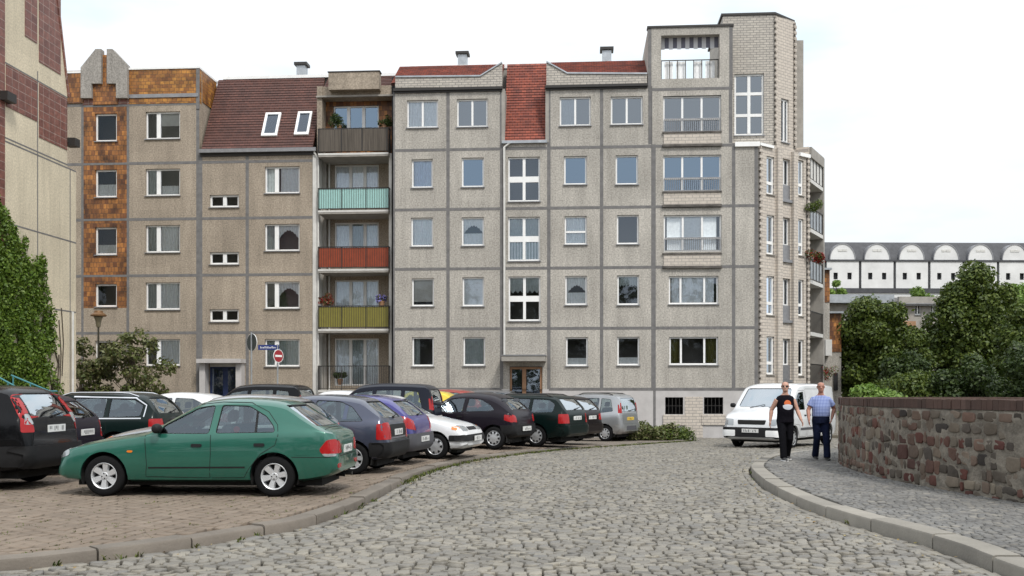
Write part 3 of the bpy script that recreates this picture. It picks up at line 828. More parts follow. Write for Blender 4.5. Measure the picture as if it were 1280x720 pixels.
# parapets: brick strip with pointed gable ends, dark gutter below, red roof behind
zg = z_top
pb = lambda x, y: (al(x, y), zl(y, x))
for side in (0, 1):
    if side == 0: pts = [(493.5, 109), (627.5, 108), (627.5, 78.5), (600, 95.5), (494, 96.5)]
    else: pts = [(683, 107), (809, 106), (809, 92.5), (709, 92), (683, 77.5)]
    poly = [pb(*p) for p in pts]
    mb = MB(); mb.prism(poly, lambda u, w_: (u, .05, w_), lambda u, w_: (u, .30, w_))
    part(B, FR, 'parapet', mb, M['brick_grey'])
    x0, x1 = poly[0][0], poly[1][0]
    # coping that follows the slope
    top = poly[2:] if side == 0 else poly[2:]
    mb = MB()
    for (a, za), (c, zc) in zip(top, top[1:]):
        s, e = ((a, za), (c, zc)) if a < c else ((c, zc), (a, za))
        mb.prism([(s[0], s[1] + .003), (e[0], e[1] + .003), (e[0], e[1] + .07), (s[0], s[1] + .07)], lambda u, w_: (u, -.0, w_), lambda u, w_: (u, .34, w_))
    part(B, FR, 'parapet_coping', mb, M['zinc'])
    mb = MB(); mb.box(x0 - .05, x1 + .03, -.16, .05, zg - .02, zg + .10); mb.box(x0 - .02, x1, -.07, -.01, zg - .10, zg - .02)
    part(B, FR, 'gutter', mb, M['metal_dark'])
    mb = MB(); mb.box(x0, x1, .10, .30, zg - .01, zg + .4); part(B, FR, 'parapet_footing', mb, M['concrete_smooth'])
def slope(root, fr, a0, a1, zA, bA, zC, bC, m, name='roof'):
    """tiled roof plane from (bA, zA) up to (bC, zC); own local frame so that tiles run along the slope"""
    L_ = math.hypot(bC - bA, zC - zA); tilt = math.atan2(bC - bA, zC - zA)
    mb = MB(); n = int((zC - zA) / .16) + 1
    mb.box(0, a1 - a0, 0, .12, 0, L_)
    # each course of tiles laps over the one below
    k = int(L_ / .17)
    for i in range(k):
        z0 = L_ * i / k; z1 = L_ * (i + 1) / k
        mb.quad((0.001, -.032, z0 + .004), (a1 - a0 - .001, -.032, z0 + .004), (a1 - a0 - .001, -.006, z1), (0.001, -.006, z1))
        mb.quad((0.001, -.002, z0 + .004), (a1 - a0 - .001, -.002, z0 + .004), (a1 - a0 - .001, -.032, z0 + .004), (0.001, -.032, z0 + .004))
    o = mb.build(name, m, root)
    p = fr.o + fr.u * a0 + fr.w * bA
    o.location = Vector((p.x, p.y, fr.zb + zA)) - root.location
    o.rotation_euler = (Matrix.Rotation(fr.th, 3, 'Z') @ Matrix.Rotation(-tilt, 3, 'X')).to_euler()
    return o
ra0 = FR.at(498, 83, 2.2)[0]
slope(B, FR, ra0, al(625), zl(97), .32, FR.at(560, 82, 2.6)[1], 2.6, M['roof_red'])
slope(B, FR, al(686), fw0, zl(92), .32, FR.at(760, 76.5, 2.6)[1], 2.6, M['roof_red'])
slope(B, FR, al(629.5, 130), al(682, 130), zl(177, 655), .02, FR.at(655, 80, 2.3)[1], 2.3, M['roof_red'])
mb = MB(); mb.box(al(627.6), al(684), -.14, .02, zl(179.5, 655), zl(176, 655)); part(B, FR, 'gutter', mb, M['zinc'])
mb = MB(); xd = al(630.5); mb.tube([(xd + .3, -.08, zl(178, 655)), (xd, -.08, zl(184, 655)), (xd, -.08, zl(250)), (xd, -.08, zl(448))], .055, 8); part(B, FR, 'downpipe', mb, M['offwhite'], smooth=50)
# cheek walls of the stair-bay roof
for x in (628.6, 684.2):
    mb = MB(); a = al(x, 130); mb.box(a - .09, a + .09, .0, 2.3, zl(178, 655), zg + .02); part(B, FR, 'cheek_wall', mb, M['concrete_smooth'])
# bulk behind the facade
mb = MB(); mb.box(a_left, a_f0, 1.5, 11, -.3, zl(100)); mb.box(a_left + .4, a_f0, 2.65, 10.8, zl(100), FR.at(600, 84, 2.6)[1]); mb.box(a_f0, a_right - .2, 1.6, 11, -.3, zj[4] + .05)
mb.box(a_f0, fw1 + .2, 1.6, 11, zj[4] + .05, zt0 - .31)
part(B, FR, 'rear_block', mb, M['concrete_smooth'])
mb = MB(); mb.box(a_left + .35, a_f0, 2.6, 2.75, FR.at(600, 86, 2.6)[1], FR.at(600, 80.5, 2.6)[1]); part(B, FR, 'ridge_flashing', mb, M['white'])
mb = MB(); mb.box(a_left - .001, a_left + .25, .31, 11, -.3, z_top); part(B, FR, 'end_wall', mb, M['concrete'])
def vent(root, fr, px0, px1, py0, py1, b):
    a0, a1 = fr.at(px0, py1, b)[0], fr.at(px1, py1, b)[0]; z0, z1 = fr.at(px0, py1, b)[1], fr.at(px0, py0, b)[1]
    w = (a1 - a0)
    mb = MB(); mb.box(a0 + w * .16, a1 - w * .16, b, b + w * .7, z0 - 1.0, z1 - (z1 - z0) * .22)
    o = part(root, fr, 'chimney', mb, M['zinc'])
    mb = MB(); mb.box(a0, a1, b - w * .14, b + w * .84, z1 - (z1 - z0) * .2, z1)
    part_o = mb.build('chimney_cap', M['metal_dark'], o)
vent(B, FR, 569.5, 586, 64.5, 80, 4.0)
vent(B, FR, 750, 767, 59, 76, 4.0)
# brick stair tower on the roof, set back behind the frame
TB = .9
ta0, ta1 = FR.at(903.5, 60, TB)[0], FR.at(968, 60, TB)[0]; tz1 = FR.at(936, 19, TB)[1]; tz0 = zj[4] - .2
tw = FR.rect(918, 92, 955, 169, TB)
wall(B, FR, ta0, ta1, tz0, tz1, [tw], [M['brick_grey'], M['joint'], M['room']], [], [], b=TB, name='tower_wall')
window(B, FR, tw, cols=(.5,), rows=(.33, .68), glass='glass_greysky', b=TB, frame=.09, mw=.14)
pT = FR.sub(ta1, TB, R(41))
def plen(fr, pxx, py=300):
    return fr.at(pxx, py)[0]
tL = plen(pT, 994, 60)
sw = pT.rect(976.5, 124, 986, 178)
wall(B, pT, 0.001, tL, tz0, tz1, [sw], [M['brick_bay'], M['joint'], M['room']], [], [], name='tower_wall')
window(B, pT, sw, cols=(.5,), glass='glass_mid', depth=.08, sill=True)
pT2 = pT.sub(tL, 0, R(45))
wall(B, pT2, 0.001, 2.2, tz0, tz1, [], [M['brick_bay'], M['joint'], M['room']], name='tower_wall')
mb = MB(); mb.prism([(ta0 - .08, TB - .05), (ta1 + .03, TB - .06), (ta1 + .03 + math.cos(R(45)) * (tL + .06), TB - .06 + math.sin(R(45)) * (tL + .06)), (ta1 + tL * .75, TB + 5), (ta0 - .08, TB + 5)], lambda u, w_: (u, w_, tz1), lambda u, w_: (u, w_, tz1 + .1))
part(B, FR, 'tower_roof', mb, M['metal_dark'])
mb = MB(); mb.box(ta0 + .01, ta1 - .2, TB + 1.5, TB + 4.8, tz0 - 1, tz1 - .02); mb.box(ta0 + .002, ta0 + .25, TB + .31, TB + 4.8, tz0, tz1 - .02); part(B, FR, 'tower_core', mb, M['brick_grey'])
mb = MB(); tq = FR.at(997.5, 59, 4.2); mb.box(tq[0] - .5, tq[0] + .05, 3.2, 5.0, tz0, tq[1]); part(B, FR, 'flue_shaft', mb, M['concrete_smooth'])
# corner bay: pale brick, three window strips, ribs between
PB = FR.sub(a_right, 0.0, R(42))
bL = plen(PB, 1010.5)
zbt = zl(182, 940)
bw = []
specs = []
for i, (ya, yb) in enumerate(((195.5, 243), (269, 318), (345, 393.5), (420.5, 468))):
    for j, (xa, xb, dy) in enumerate(((958.2, 967.8, 0), (977.0, 987.8, 3), (996.8, 1004.6, 4.5))):
        yb2 = yb + (8 if j == 1 else 1.2 * (j > 0)); r = PB.rect(xa, ya + dy, xb, yb2)
        bw.append(r); specs.append((r, j, i))
wall(B, PB, .0, bL, -.3, zbt, bw, [M['brick_bay'], M['joint'], M['room']], [], [], name='bay_wall', reveal=.2)
for r, j, i in specs:
    if j == 1:
        window(B, PB, (r[0], r[1], r[2] + .75, r[3]), cols=(.5,), glass='glass_mid', cur=[('net', 0, .6)] if i in (1, 2) else None, depth=.14, frame=.06, sill=False)
        mb = MB(); mb.box(r[0] + .01, r[1] - .01, .02, .12, r[2] + .06, r[2] + .75); mb.box(r[0] - .08, r[1] + .08, -.10, .1, r[2] - .08, r[2] + .05)
        part(B, PB, 'bay_balustrade', mb, M['metal_grey'])
    else:
        window(B, PB, r, rows=(.30,), glass='glass_lowrefl' if i != 2 else 'glass_mid', depth=.08, frame=.085, mw=.14, sill=True, sillm='concrete_smooth')
for x in (972.2, 991.6):
    a = plen(PB, x); mb = MB(); mb.box(a - .17, a + .17, -.16, .01, -.3, zbt + .05); part(B, PB, 'pilaster', mb, M['brick_bay'])
# toothed brick corners
def quoin(fr, a, z0, z1, w=.12):
    """one comb-shaped strip of projecting and receding bricks"""
    mb = MB(); z = z0; k = 0; rows_ = []
    while z < z1 - .15:
        rows_.append((z, z + .14, k % 2)); z += .14; k += 1
    R_ = []; L_ = []
    for zz0, zz1, o_ in rows_:
        R_ += [(a + w * (1 if o_ else .15), zz0 + .001), (a + w * (1 if o_ else .15), zz1)]
        L_ += [(a - w * (1 if o_ else .15), zz0 + .001), (a - w * (1 if o_ else .15), zz1)]
    mb.prism(R_ + L_[::-1], lambda u, v: (u, -.085, v), lambda u, v: (u, -.008, v))
    mb.box(a - w * 1.05, a + w * 1.05, -.02, -.001, z0, z1 - .1, 1)  # dark strip behind the teeth, makes the gaps read dark
    part(B, fr, 'toothed_corner', mb, [M['brick_bay'], M['blackish']])
quoin(PB, .12, -.3, zbt); quoin(PB, bL - .08, -.3, zbt, .10); quoin(pT, .06, tz0 + .4, tz1, .09); quoin(pT, tL - .06, tz0 + .4, tz1, .08)
mb = MB(); mb.box(al(918.5, 180), a_right + .05, -.1, .95, zbt - .05, zbt + .16); part(B, FR, 'ledge_flashing', mb, M['white'])
mb = MB(); mb.box(.06, bL * .27, -.1, 1.2, zbt + .003, zbt + .13); mb.box(bL * .8, bL + .05, -.1, 1.0, zbt - .05, zbt + .12); part(B, PB, 'ledge_flashing', mb, M['white'])
mb = MB(); mb.prism([(a_right - 3, .9), (a_right + .05, .05), (a_right + math.cos(R(42)) * bL, math.sin(R(42)) * bL + .05), (a_right + 2, 8), (a_right - 3, 8)], lambda u, w_: (u, w_, zbt - .25), lambda u, w_: (u, w_, zbt - .02))
part(B, FR, 'bay_roof', mb, M['concrete_smooth'])
# balcony side behind the bay
PC = PB.sub(bL, 0, R(22))
cL = plen(PC, 1027.5)
zct = PC.at(1020, 191)[1]
wall(B, PC, .02, cL, -.3, zct, [], [M['concrete_smooth'], M['joint'], M['room']], name='side_wall', b=.9)
mb = MB(); mb.box(.0, .2, .0, .9, -.3, zct - .02); part(B, PC, 'side_fin', mb, M['brick_bay'])
mb = MB(); mb.box(cL - .01, cL + .22, -.08, 3.5, -.3, zct); part(B, PC, 'side_fin', mb, M['concrete_smooth'])
mb = MB(); mb.box(.2, cL - .02, -.1, .9, zct - .5, zct); part(B, PC, 'balcony_roof', mb, M['concrete_smooth'])
for i, (ys, yr) in enumerate(((228, 197), (289, 262), (352, 326), (416, 390), (480, 455))):
    z0 = PC.at(1018, ys)[1]; z1 = PC.at(1018, yr)[1]
    mb = MB(); mb.box(.21, cL - .02, -.06, .9, z0 - .18, z0); o = part(B, PC, 'balcony', mb, M['offwhite'])
    mb = MB()
    mb.box(.2, cL - .01, -.06, -.02, z1 - .05, z1)
    n = 12 if i > 2 else 4
    for k in range(n + 1):
        x = .2 + (cL - .26) * k / n; mb.box(x, x + .04, -.05, -.025, z0, z1 - .05)
    mb.build('balcony_railing', M['metal_dark'], o)
    if i < 3:
        mb = MB(); mb.box(.24, cL - .04, -.01, .005, z0 + .08, z1 - .1); mb.build('balcony_panel', M['zinc'] if i else M['offwhite'], o)
# lower wings farther back, clad in orange tiles
for (xa, xb, yt, b_, nm, yo) in ((1024, 1037, 338, 6.2, 'rear_wing', 378), (1036, 1051.5, 392, 8.6, 'rear_wing', 440)):
    fq = FR; a0, zt_ = fq.at(xa, yt, b_); a1 = fq.at(xb, yt, b_)[0]; zo = fq.at(xa, yo, b_)[1]
    mb = MB(); mb.box(a0, a1, b_, b_ + 3, -.3, zo); o = part(B, fq, nm, mb, M['concrete'])
    mb = MB(); mb.box(a0 + .03, a1, b_ - .03, b_ + 3, zo + .002, zt_); o2 = mb.build('tile_cladding', M['tile_orange'], o)
    mb = MB(); mb.box(a0 - .3, a1 + .05, b_ - .3, b_ + 3, zo - .12 if nm == '' else zt_ + .002, zt_ + .1); mb.build('wing_coping', M['zinc'], o)
a0, z0 = FR.at(1029, 445, 6.0); a1, z1 = FR.at(1037, 425, 6.0)
mb = MB(); mb.box(a0, a1, 5.5, 6.2, z0, z1); part(B, FR, 'oriel_box', mb, M['offwhite'])
a0, z0 = FR.at(1043, 488, 8.4); a1, z1 = FR.at(1048, 466, 8.4)
mb = MB(); mb.box(a0, a1, 8.5, 8.59, z0, z1); part(B, FR, 'side_shutter', mb, M['dark'])
# ================================================================== LEFT BLOCK (tile bay, mansard, balcony stack)
FL = Frame(-19.32, 49.06, R(-4.0), ZB)
BL = thing('apartment_building', 'brownish panel apartment block with orange tile bay, mansard roof and coloured balconies', 'building', (FL.o.x, FL.o.y, ZB))
zl2 = lambda y, x=250: FL.at(x, y)[1]
al2 = lambda x, y=300: FL.at(x, y)[0]
zj2 = [zl2(y) for y in (416, 344, 273.3, 203)]
matsB = [M['concrete_brown'], M['joint'], M['room']]
matsT = [M['tile_orange'], M['joint'], M['room']]
a84, a104, a162, a250, a309, a394, a487 = [al2(x) for x in (84, 104.5, 161.5, 249, 309, 391, 488)]
win = []
def WL(r, **k): win.append((FL.rect(*r), k))
for i, (y0, y1) in enumerate(((142, 176.5), (212, 246.5), (284, 318.5), (355, 383.4), (426, 460))):
    WL((119, y0, 146, y1), glass='glass_lowrefl', cur=[('half', 0, 1)] if i in (1, 2) else ([('net', 0, 1, 'curtain_grey')] if i == 2 else None), frame=.08)
for i, (y0, y1) in enumerate(((139.5, 173.5), (211, 244.5), (281.5, 315.5), (353, 387), (424, 457))):
    WL((182, y0, 225, y1), cols=(.36,), mw=.2, glass='glass_mid', cur=([('blind', .4, 1, 'offwhite', .5)], [('net', 0, .33, 'curtain_grey'), ('half', .38, 1)], [('net', .4, 1), ('net', 0, .3, 'curtain_grey')], [('net', .4, 1), ('net', 0, .33, 'curtain_grey')], [('net', .4, 1)])[i])
for i, (y0, y1) in enumerate(((243.5, 259), (315, 330.5), (386.5, 402))):
    WL((262, y0, 298.5, y1), cols=(.5,), glass='glass_lowrefl', frame=.09, mw=.18)
for i, (y0, y1) in enumerate(((208, 241.5), (280, 313.5), (352, 385.5), (424, 458))):
    WL((331, y0, 374.5, y1), cols=(.33,), mw=.2, glass='glass_mid', cur=([('net', 0, .3, 'curtain_grey'), ('net', .38, 1)], [('net', 0, .3, 'curtain_grey'), ('swag', .36, 1)], [('swag', .36, 1)], [('net', 0, .3, 'curtain_grey'), ('net', .36, 1, 'curtain_grey')])[i])
hL = lambda lo, hi: [r for r, k in win if lo <= (r[0] + r[1]) / 2 < hi]
zt_l = zl2(131, 130)
# grey end strip, tile bay, plain bay, mansard bay
wall(BL, FL, a84 - 1.2, a104, -.3, zl2(88, 95), [], matsB, [a104 - .05], zj2 + [zt_l], b=.02)
zt_tile = zl2(385, 130)
tb = [h for h in hL(a104, a162)]
wall(BL, FL, a104 + .001, a162, zt_tile, zt_l + .001, [h for h in tb if h[2] > zt_tile - .5 and h[3] > zt_tile + .4][:0] + [h for h in tb if h[2] > zt_tile], matsT, [a162 - .06], zj2[1:] + [zt_l - .05], name='tile_wall', jw=.13)
lowh = [h for h in tb if h[3] < zt_tile]
strad = [h for h in tb if h[2] <= zt_tile <= h[3]]
wall(BL, FL, a104 + .001, a162, -.3, zt_tile - .001, lowh, matsB, [a162 - .06], zj2[:1])
wall(BL, FL, a162 + .001, a250, -.3, zt_l, hL(a162, a250), matsB, [a250 - .07], zj2 + [zt_l - .03])
zeave = zl2(190, 320)
dr = FL.rect(261.5, 452, 300.5, 540); dr = (dr[0], dr[1], .25, dr[3])
wall(BL, FL, a250 + .001, a394, -.3, zeave, hL(a250, a394) + [dr], matsB, [a309, a250 + .08], zj2, room=1.0)
for r, k in win: window(BL, FL, r, **k)
# tile parapets at the top of the tile bay
mb = MB(); mb.box(a162, a250, -.02, .3, zt_l + .003, zl2(87, 208)); part(BL, FL, 'tile_parapet', mb, M['tile_amber'])
mb = MB(); mb.box(a162, a250 - .02, -.06, -.021, zl2(122, 208), zl2(117.5, 208)); part(BL, FL, 'parapet_ledge', mb, M['metal_grey'])
mb = MB(); mb.box(a84 - 1.2, a104, -.04, .019, zt_l + .1, zl2(92, 95)); part(BL, FL, 'tile_parapet', mb, M['tile_orange'])
mb = MB(); zp = zl2(86.5, 208)
mb.box(a162, a250 + .03, -.06, 2.4, zp, zp + .09); mb.box(a84 - 1.2, a104, -.06, .4, zl2(91.8, 95), zl2(89.5, 95)); part(BL, FL, 'parapet_coping', mb, M['white'])
# side of that parapet beside the mansard roof
mb = MB(); zm0 = zeave
mb.prism([(.3, zm0 - .2), (.3, zp - .01), (2.3, zp - .01), (2.1, zl2(128, 260))], lambda u, w_: (a250 - .2, u, w_), lambda u, w_: (a250 + .02, u, w_)); part(BL, FL, 'parapet_side', mb, M['concrete_brown'])
sf = FL.sub(a250 + .022, .0, R(90))
mb = MB(); mb.box(.35, 2.2, -.03, 0, zl2(125, 255), zp - .05); part(BL, sf, 'tile_parapet', mb, M['tile_amber'])
mb = MB(); mb.box(a250 - .14, a250 + .02, -.035, .01, zt_l - .3, zp - .02); part(BL, FL, 'corner_strip', mb, M['joint'])
# pointed concrete gable with a tile slot
for pts in ([(103.5, 124), (103.5, 86), (122, 63), (129, 63), (129, 106), (117, 106), (117, 124)], [(161.5, 124), (161.5, 82.5), (143, 63), (136, 63), (136, 106), (147.5, 106), (147.5, 124)]):
    poly = [(al2(x, y), zl2(y, x)) for x, y in pts]
    if pts[0][0] > 130: poly = poly[::-1]
    mb = MB(); mb.prism(poly, lambda u, w_: (u, -.22, w_), lambda u, w_: (u, .12, w_)); part(BL, FL, 'gable', mb, M['gable'])
mb = MB(); mb.box(al2(117), al2(147.5), -.06, .1, zt_l + .004, zl2(105, 132)); mb.box(al2(127), al2(138), -.05, .1, zl2(105, 132) + .002, zl2(69, 132)); part(BL, FL, 'tile_slot', mb, M['tile_orange'])
mb = MB(); mb.box(al2(103.5), al2(161.5), -.01, .1, zt_l + .002, zl2(118, 132)); part(BL, FL, 'tile_slot', mb, M['tile_brown'])
# mansard
ztop_m = FL.at(320, 99, 2.3)[1]
slope(BL, FL, al2(252), a394, zeave + .02, -.12, ztop_m, 2.3, M['roof_brown'])
mb = MB(); mb.box(al2(250.6), a394 + .2, -.22, -.06, zl2(191, 320), zl2(186.5, 320)); part(BL, FL, 'gutter', mb, M['metal_grey'])
mb = MB(); mb.box(al2(250.5), a394 + .2, -.05, .05, zl2(195, 320), zl2(190.6, 320)); part(BL, FL, 'eaves_board', mb, M['metal_dark'])
mb = MB(); mb.box(al2(258), a487 + .2, 2.25, 2.6, ztop_m + .01, ztop_m + .16); mb.box(al2(280), a487 + .2, 3.5, 3.7, ztop_m + .1, ztop_m + .30); part(BL, FL, 'ridge_flashing', mb, M['white'])
mb = MB(); xd = a394 + .12; mb.tube([(xd, -.12, zl2(188, 390)), (xd, -.12, zl2(192, 390)), (xd + .15, -.05, zl2(198, 390)), (xd + .15, -.05, .2)], .05, 8); part(BL, FL, 'downpipe', mb, M['offwhite'], smooth=50)
# skylights lying in the roof slope
tilt = math.atan2(2.42, ztop_m - zeave)
def bm_at(pxx, pyy):
    for k in range(12):
        b_ = -.12 if k == 0 else -.12 + (FL.at(pxx, pyy, b_)[1] - zeave) * math.tan(tilt)
    return b_
for (xa, ya, xb, yb) in ((326, 143, 350, 171.5), (367, 141.5, 389.5, 170)):
    bm_ = bm_at((xa + xb) / 2, yb); a0, z0 = FL.at(xa + 1, yb, bm_); a1 = FL.at(xb - 3.5, yb, bm_)[0]
    b2 = bm_at((xa + xb) / 2, ya); h = math.hypot(FL.at(xa, ya, b2)[1] - z0, b2 - bm_)
    mb = MB(); w_ = a1 - a0; f_ = .11
    mb.box(0, f_, -.12, .05, 0, h); mb.box(w_ - f_, w_, -.12, .05, 0, h); mb.box(f_, w_ - f_, -.12, .05, 0, f_ + .04, 0); mb.box(f_, w_ - f_, -.12, .05, h - f_, h)
    o = mb.build('skylight', M['white'], BL)
    p = FL.o + FL.u * a0 + FL.w * bm_; o.location = Vector((p.x, p.y, FL.zb + z0)) - BL.location
    o.rotation_euler = (Matrix.Rotation(FL.th, 3, 'Z') @ Matrix.Rotation(-tilt, 3, 'X')).to_euler()
    mb = MB(); mb.box(f_, w_ - f_, -.062, -.055, f_ + .04, h - f_); mb.build('pane', M['glass_mid'], o)
    mb = MB(); mb.box(f_ + .01, w_ - f_ - .01, -.05, -.045, f_ + .06, h - f_ - .02); mb.build('roller_blind', M['curtain_grey'], o)
vent(BL, FL, 368, 384, 78, 95, 4.5)
# entrance with pale concrete surround
mb = MB()
q0 = FL.rect(254, 449, 306, 540)
mb.box(q0[0], q0[0] + .28, -.5, 0, 0, q0[3] - .2); mb.box(q0[1] - .28, q0[1], -.5, 0, 0, q0[3] - .2); mb.box(q0[0] - .06, q0[1] + .06, -.75, 0, q0[3] - .2, q0[3])
part(BL, FL, 'door_canopy', mb, M['plinth'])
mb = MB(); mb.box(dr[0] + .005, dr[1] - .005, .1, .14, dr[2], dr[3] - .005); df = part(BL, FL, 'entrance_door', mb, M['blue_door'])
mb = MB(); w_ = dr[1] - dr[0]; mb.box(dr[0] + .12, dr[0] + w_ * .42, .09, .098, dr[2] + .9, dr[3] - .32); mb.box(dr[0] + w_ * .58, dr[1] - .12, .09, .098, dr[2] + .9, dr[3] - .32); mb.build('door_pane', M['glass_mid'], df)
mb = MB(); mb.box(dr[0] + .02, dr[1] - .02, .04, .0985, dr[3] - .25, dr[3] - .01); mb.build('door_head', M['offwhite'], df)
# balcony stack -------------------------------------------------------
LB = 1.35
s0, s1 = al2(396.5), al2(487.5)
zstk = zl2(128, 440)
back_h = []
ents = []
for i, (y0, y1) in enumerate(((133, 163), (206, 236), (278, 312), (350, 386), (423, 482))):
    r = FL.rect(418, y0, 473.5, y1 + (18 if i < 4 else 0), LB); back_h.append(r); ents.append(r)
ztl = FL.at(440, 131, LB)[1]
zspl = FL.at(440, 197, LB)[1]
wall(BL, FL, s0 - .3, s1 + .2, -.3, zspl, [r for r in ents if r[3] < zspl], matsB, b=LB, name='loggia_wall')
tb_ = LB - .55
r0 = FL.rect(416.5, 132, 473.5, 178, tb_)
wall(BL, FL, FL.at(398, 150, tb_)[0], s1, zspl - .2, FL.at(440, 123, tb_)[1], [r0], matsT, b=tb_, name='tile_wall')
window(BL, FL, r0, cols=(.33, .66), glass='glass_sky', b=tb_, mw=.16, sill=False)
for i, r in enumerate(ents[1:]):
    window(BL, FL, r, cols=(.36, .68), rows=(), glass='glass_mid', b=LB, mw=.15, sill=False, cur=[('net', 0, .36), ('net', .36, .68, 'curtain_grey' if i % 2 else 'curtain'), ('net', .7, 1)])
# side fins
zfin = zl2(193, 394)
mb = MB(); mb.box(al2(391.2), al2(396.2), -.05, LB, -.3, zfin); part(BL, FL, 'loggia_fin', mb, M['offwhite'])
mb = MB(); mb.box(al2(486), al2(489.5), .0, LB, -.3, zfin); part(BL, FL, 'loggia_fin', mb, M['offwhite'])
mb = MB(); mb.box(al2(396.3), al2(401), LB - .35, LB - .1, -.3, zfin); part(BL, FL, 'loggia_fin', mb, M['concrete_smooth'])
mb = MB(); xd = al2(404); mb.tube([(xd, LB - .2, .1), (xd, LB - .2, zfin)], .045, 8); part(BL, FL, 'downpipe', mb, M['offwhite'], smooth=50)
mb = MB(); mb.box(al2(395.5), al2(402), .1, tb_, zfin, zl2(107, 398)); part(BL, FL, 'loggia_fin', mb, M['concrete_brown'])
# roof-level concrete trough above the top balcony
mb = MB(); mb.box(al2(396), al2(490), .15, .8, zl2(121, 440), zl2(106.5, 440)); part(BL, FL, 'attic_band', mb, M['concrete_brown'])
mb = MB(); mb.box(al2(412.5), al2(475.5), -.30, .148, zl2(114, 440), zl2(92.5, 440)); mb.box(al2(411.5), al2(476.5), -.33, .16, zl2(92.4, 440), zl2(91.2, 440), 1); part(BL, FL, 'roof_trough', mb, [M['concrete_brown'], M['metal_dark']])
slope(BL, FL, al2(396), a487 + .3, zl2(107, 480), .85, ztop_m, 2.3, M['roof_brown'])
mb = MB(); mb.box(al2(395), a487 + .3, .0, tb_ - .02, FL.at(440, 123, .3)[1], FL.at(440, 121, .3)[1]); part(BL, FL, 'loggia_ceiling', mb, M['concrete_smooth'])
M['bamboo'] = mat('bamboo_screen', (.10, .085, .07), .9, var=.6, scale=2, stretch=(18, 1, .3), bump=.3)
M['turq'] = mat('turquoise_panel', (.44, .74, .70), .6, var=.06, scale=4)
M['redp'] = mat('red_panel', (.34, .062, .022), .6, var=.2, scale=3)
M['olive'] = mat('olive_panel', (.27, .24, .045), .6, var=.1, scale=4)
bal = [(160, 190.5, 'bamboo'), (234.5, 262, 'turq'), (308, 335.5, 'redp'), (382, 410.5, 'olive'), (457, 487, None)]
for i, (y0, y1, mt) in enumerate(bal):
    zb_ = FL.at(440, y1, -.3)[1]; zr = FL.at(440, y0, -.3)[1]
    x0, x1 = FL.at(397.5, y0, -.3)[0], FL.at(486, y0, -.3)[0]
    mb = MB(); mb.box(x0 + .02, x1 - .02, -.32, LB, zb_ - .2, zb_ - .02); o = part(BL, FL, 'balcony', mb, M['concrete_smooth'])
    mb = MB(); mb.box(x0 + .01, x1 - .01, -.335, -.318, zb_ - .12, zb_ - .03); mb.build('slab_edge', M['offwhite'], o)
    mb = MB()
    mb.box(x0, x1, -.33, -.28, zr - .04, zr); mb.box(x0, x1, -.32, -.29, zb_ + .04, zb_ + .07)
    mb.box(x0, x0 + .04, -.28, .2, zr - .04, zr); mb.box(x1 - .04, x1, -.28, .2, zr - .04, zr)
    n = 40
    for k in range(n + 1):
        x = x0 + (x1 - x0 - .016) * k / n; wd = .045 if k in (0, 13, 27, 40) else .016
        mb.box(x, x + wd if k < 40 else x + .016, -.318, -.298, zb_ + .07 if k not in (0, 13, 27, 40) else zb_ - .04, zr - .04)
    for k in range(5):
        for x in (x0 + .005, x1 - .02): mb.box(x, x + .015, -.25 + k * .1, -.235 + k * .1, zb_, zr - .04)
    mb.build('balcony_railing', M['metal_dark'], o)
    if mt:
        mb = MB(); mb.box(x0 + .03, x1 - .03, -.29 if mt != 'bamboo' else -.345, -.275 if mt != 'bamboo' else -.333, zb_ + .05, zr - .06); mb.build('balcony_panel', M[mt], o)
        if mt == 'bamboo':
            mb = MB()
            for x in (x0 + .03, x0 + (x1 - x0) * .33, x0 + (x1 - x0) * .62, x1 - .1): mb.box(x, x + .05, -.36, -.346, zb_ + .05, zr - .06)
            mb.build('panel_strip', M['metal_dark'], o)
# bulk
mb = MB(); mb.box(a84 - 1.2, a250, 1.5, 11, -.3, zt_l + .4); mb.box(a250, a394, 1.5, 11, -.3, zeave); mb.box(al2(396), a487 + .3, LB + 1.4, 11, -.3, zeave); mb.box(a250, a487 + .3, 2.45, 10.8, zeave, ztop_m)
part(BL, FL, 'rear_block', mb, M['concrete_smooth'])
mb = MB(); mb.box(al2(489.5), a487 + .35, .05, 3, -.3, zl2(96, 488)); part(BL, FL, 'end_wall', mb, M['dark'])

# ================================================================== LEFT GABLE BUILDING (seen along its side)
PG = ray(95, 38.7, 486)
FG = Frame(PG.x, PG.y, math.atan2(-1, -.067) + math.pi, -.6)     # local +a runs away from the camera, outward normal to the right
def gat(px_, py_): return FG.at(px_, py_)
G = thing('gable_building', 'cream panel building with brown tile patches and ivy, cropped at the left edge', 'building', (PG.x, PG.y, -.6))
zgl = [gat(82, y)[1] for y in (121, 208, 300, 388.5)]
g_far = gat(95, 300)[0]; g_set = gat(84, 160)[0]; g_near = -12.0
gm = [M['concrete_cream'], M['joint'], M['room']]
c46, c6, c48 = gat(47, 150)[0], gat(6.5, 150)[0], gat(48, 150)[0]
mw = wall(G, FG, g_near, g_far, -.2, zgl[1], [], gm, [c46, g_far - .45], zgl[2:4] + [zgl[1] - .03], .06, thick=.4)
z_hi = zgl[0] + .35
wall(G, FG, g_near, g_set, zgl[1] + .002, z_hi, [], gm, [c46], [zgl[0], zgl[1] + .09], .06, thick=.4)
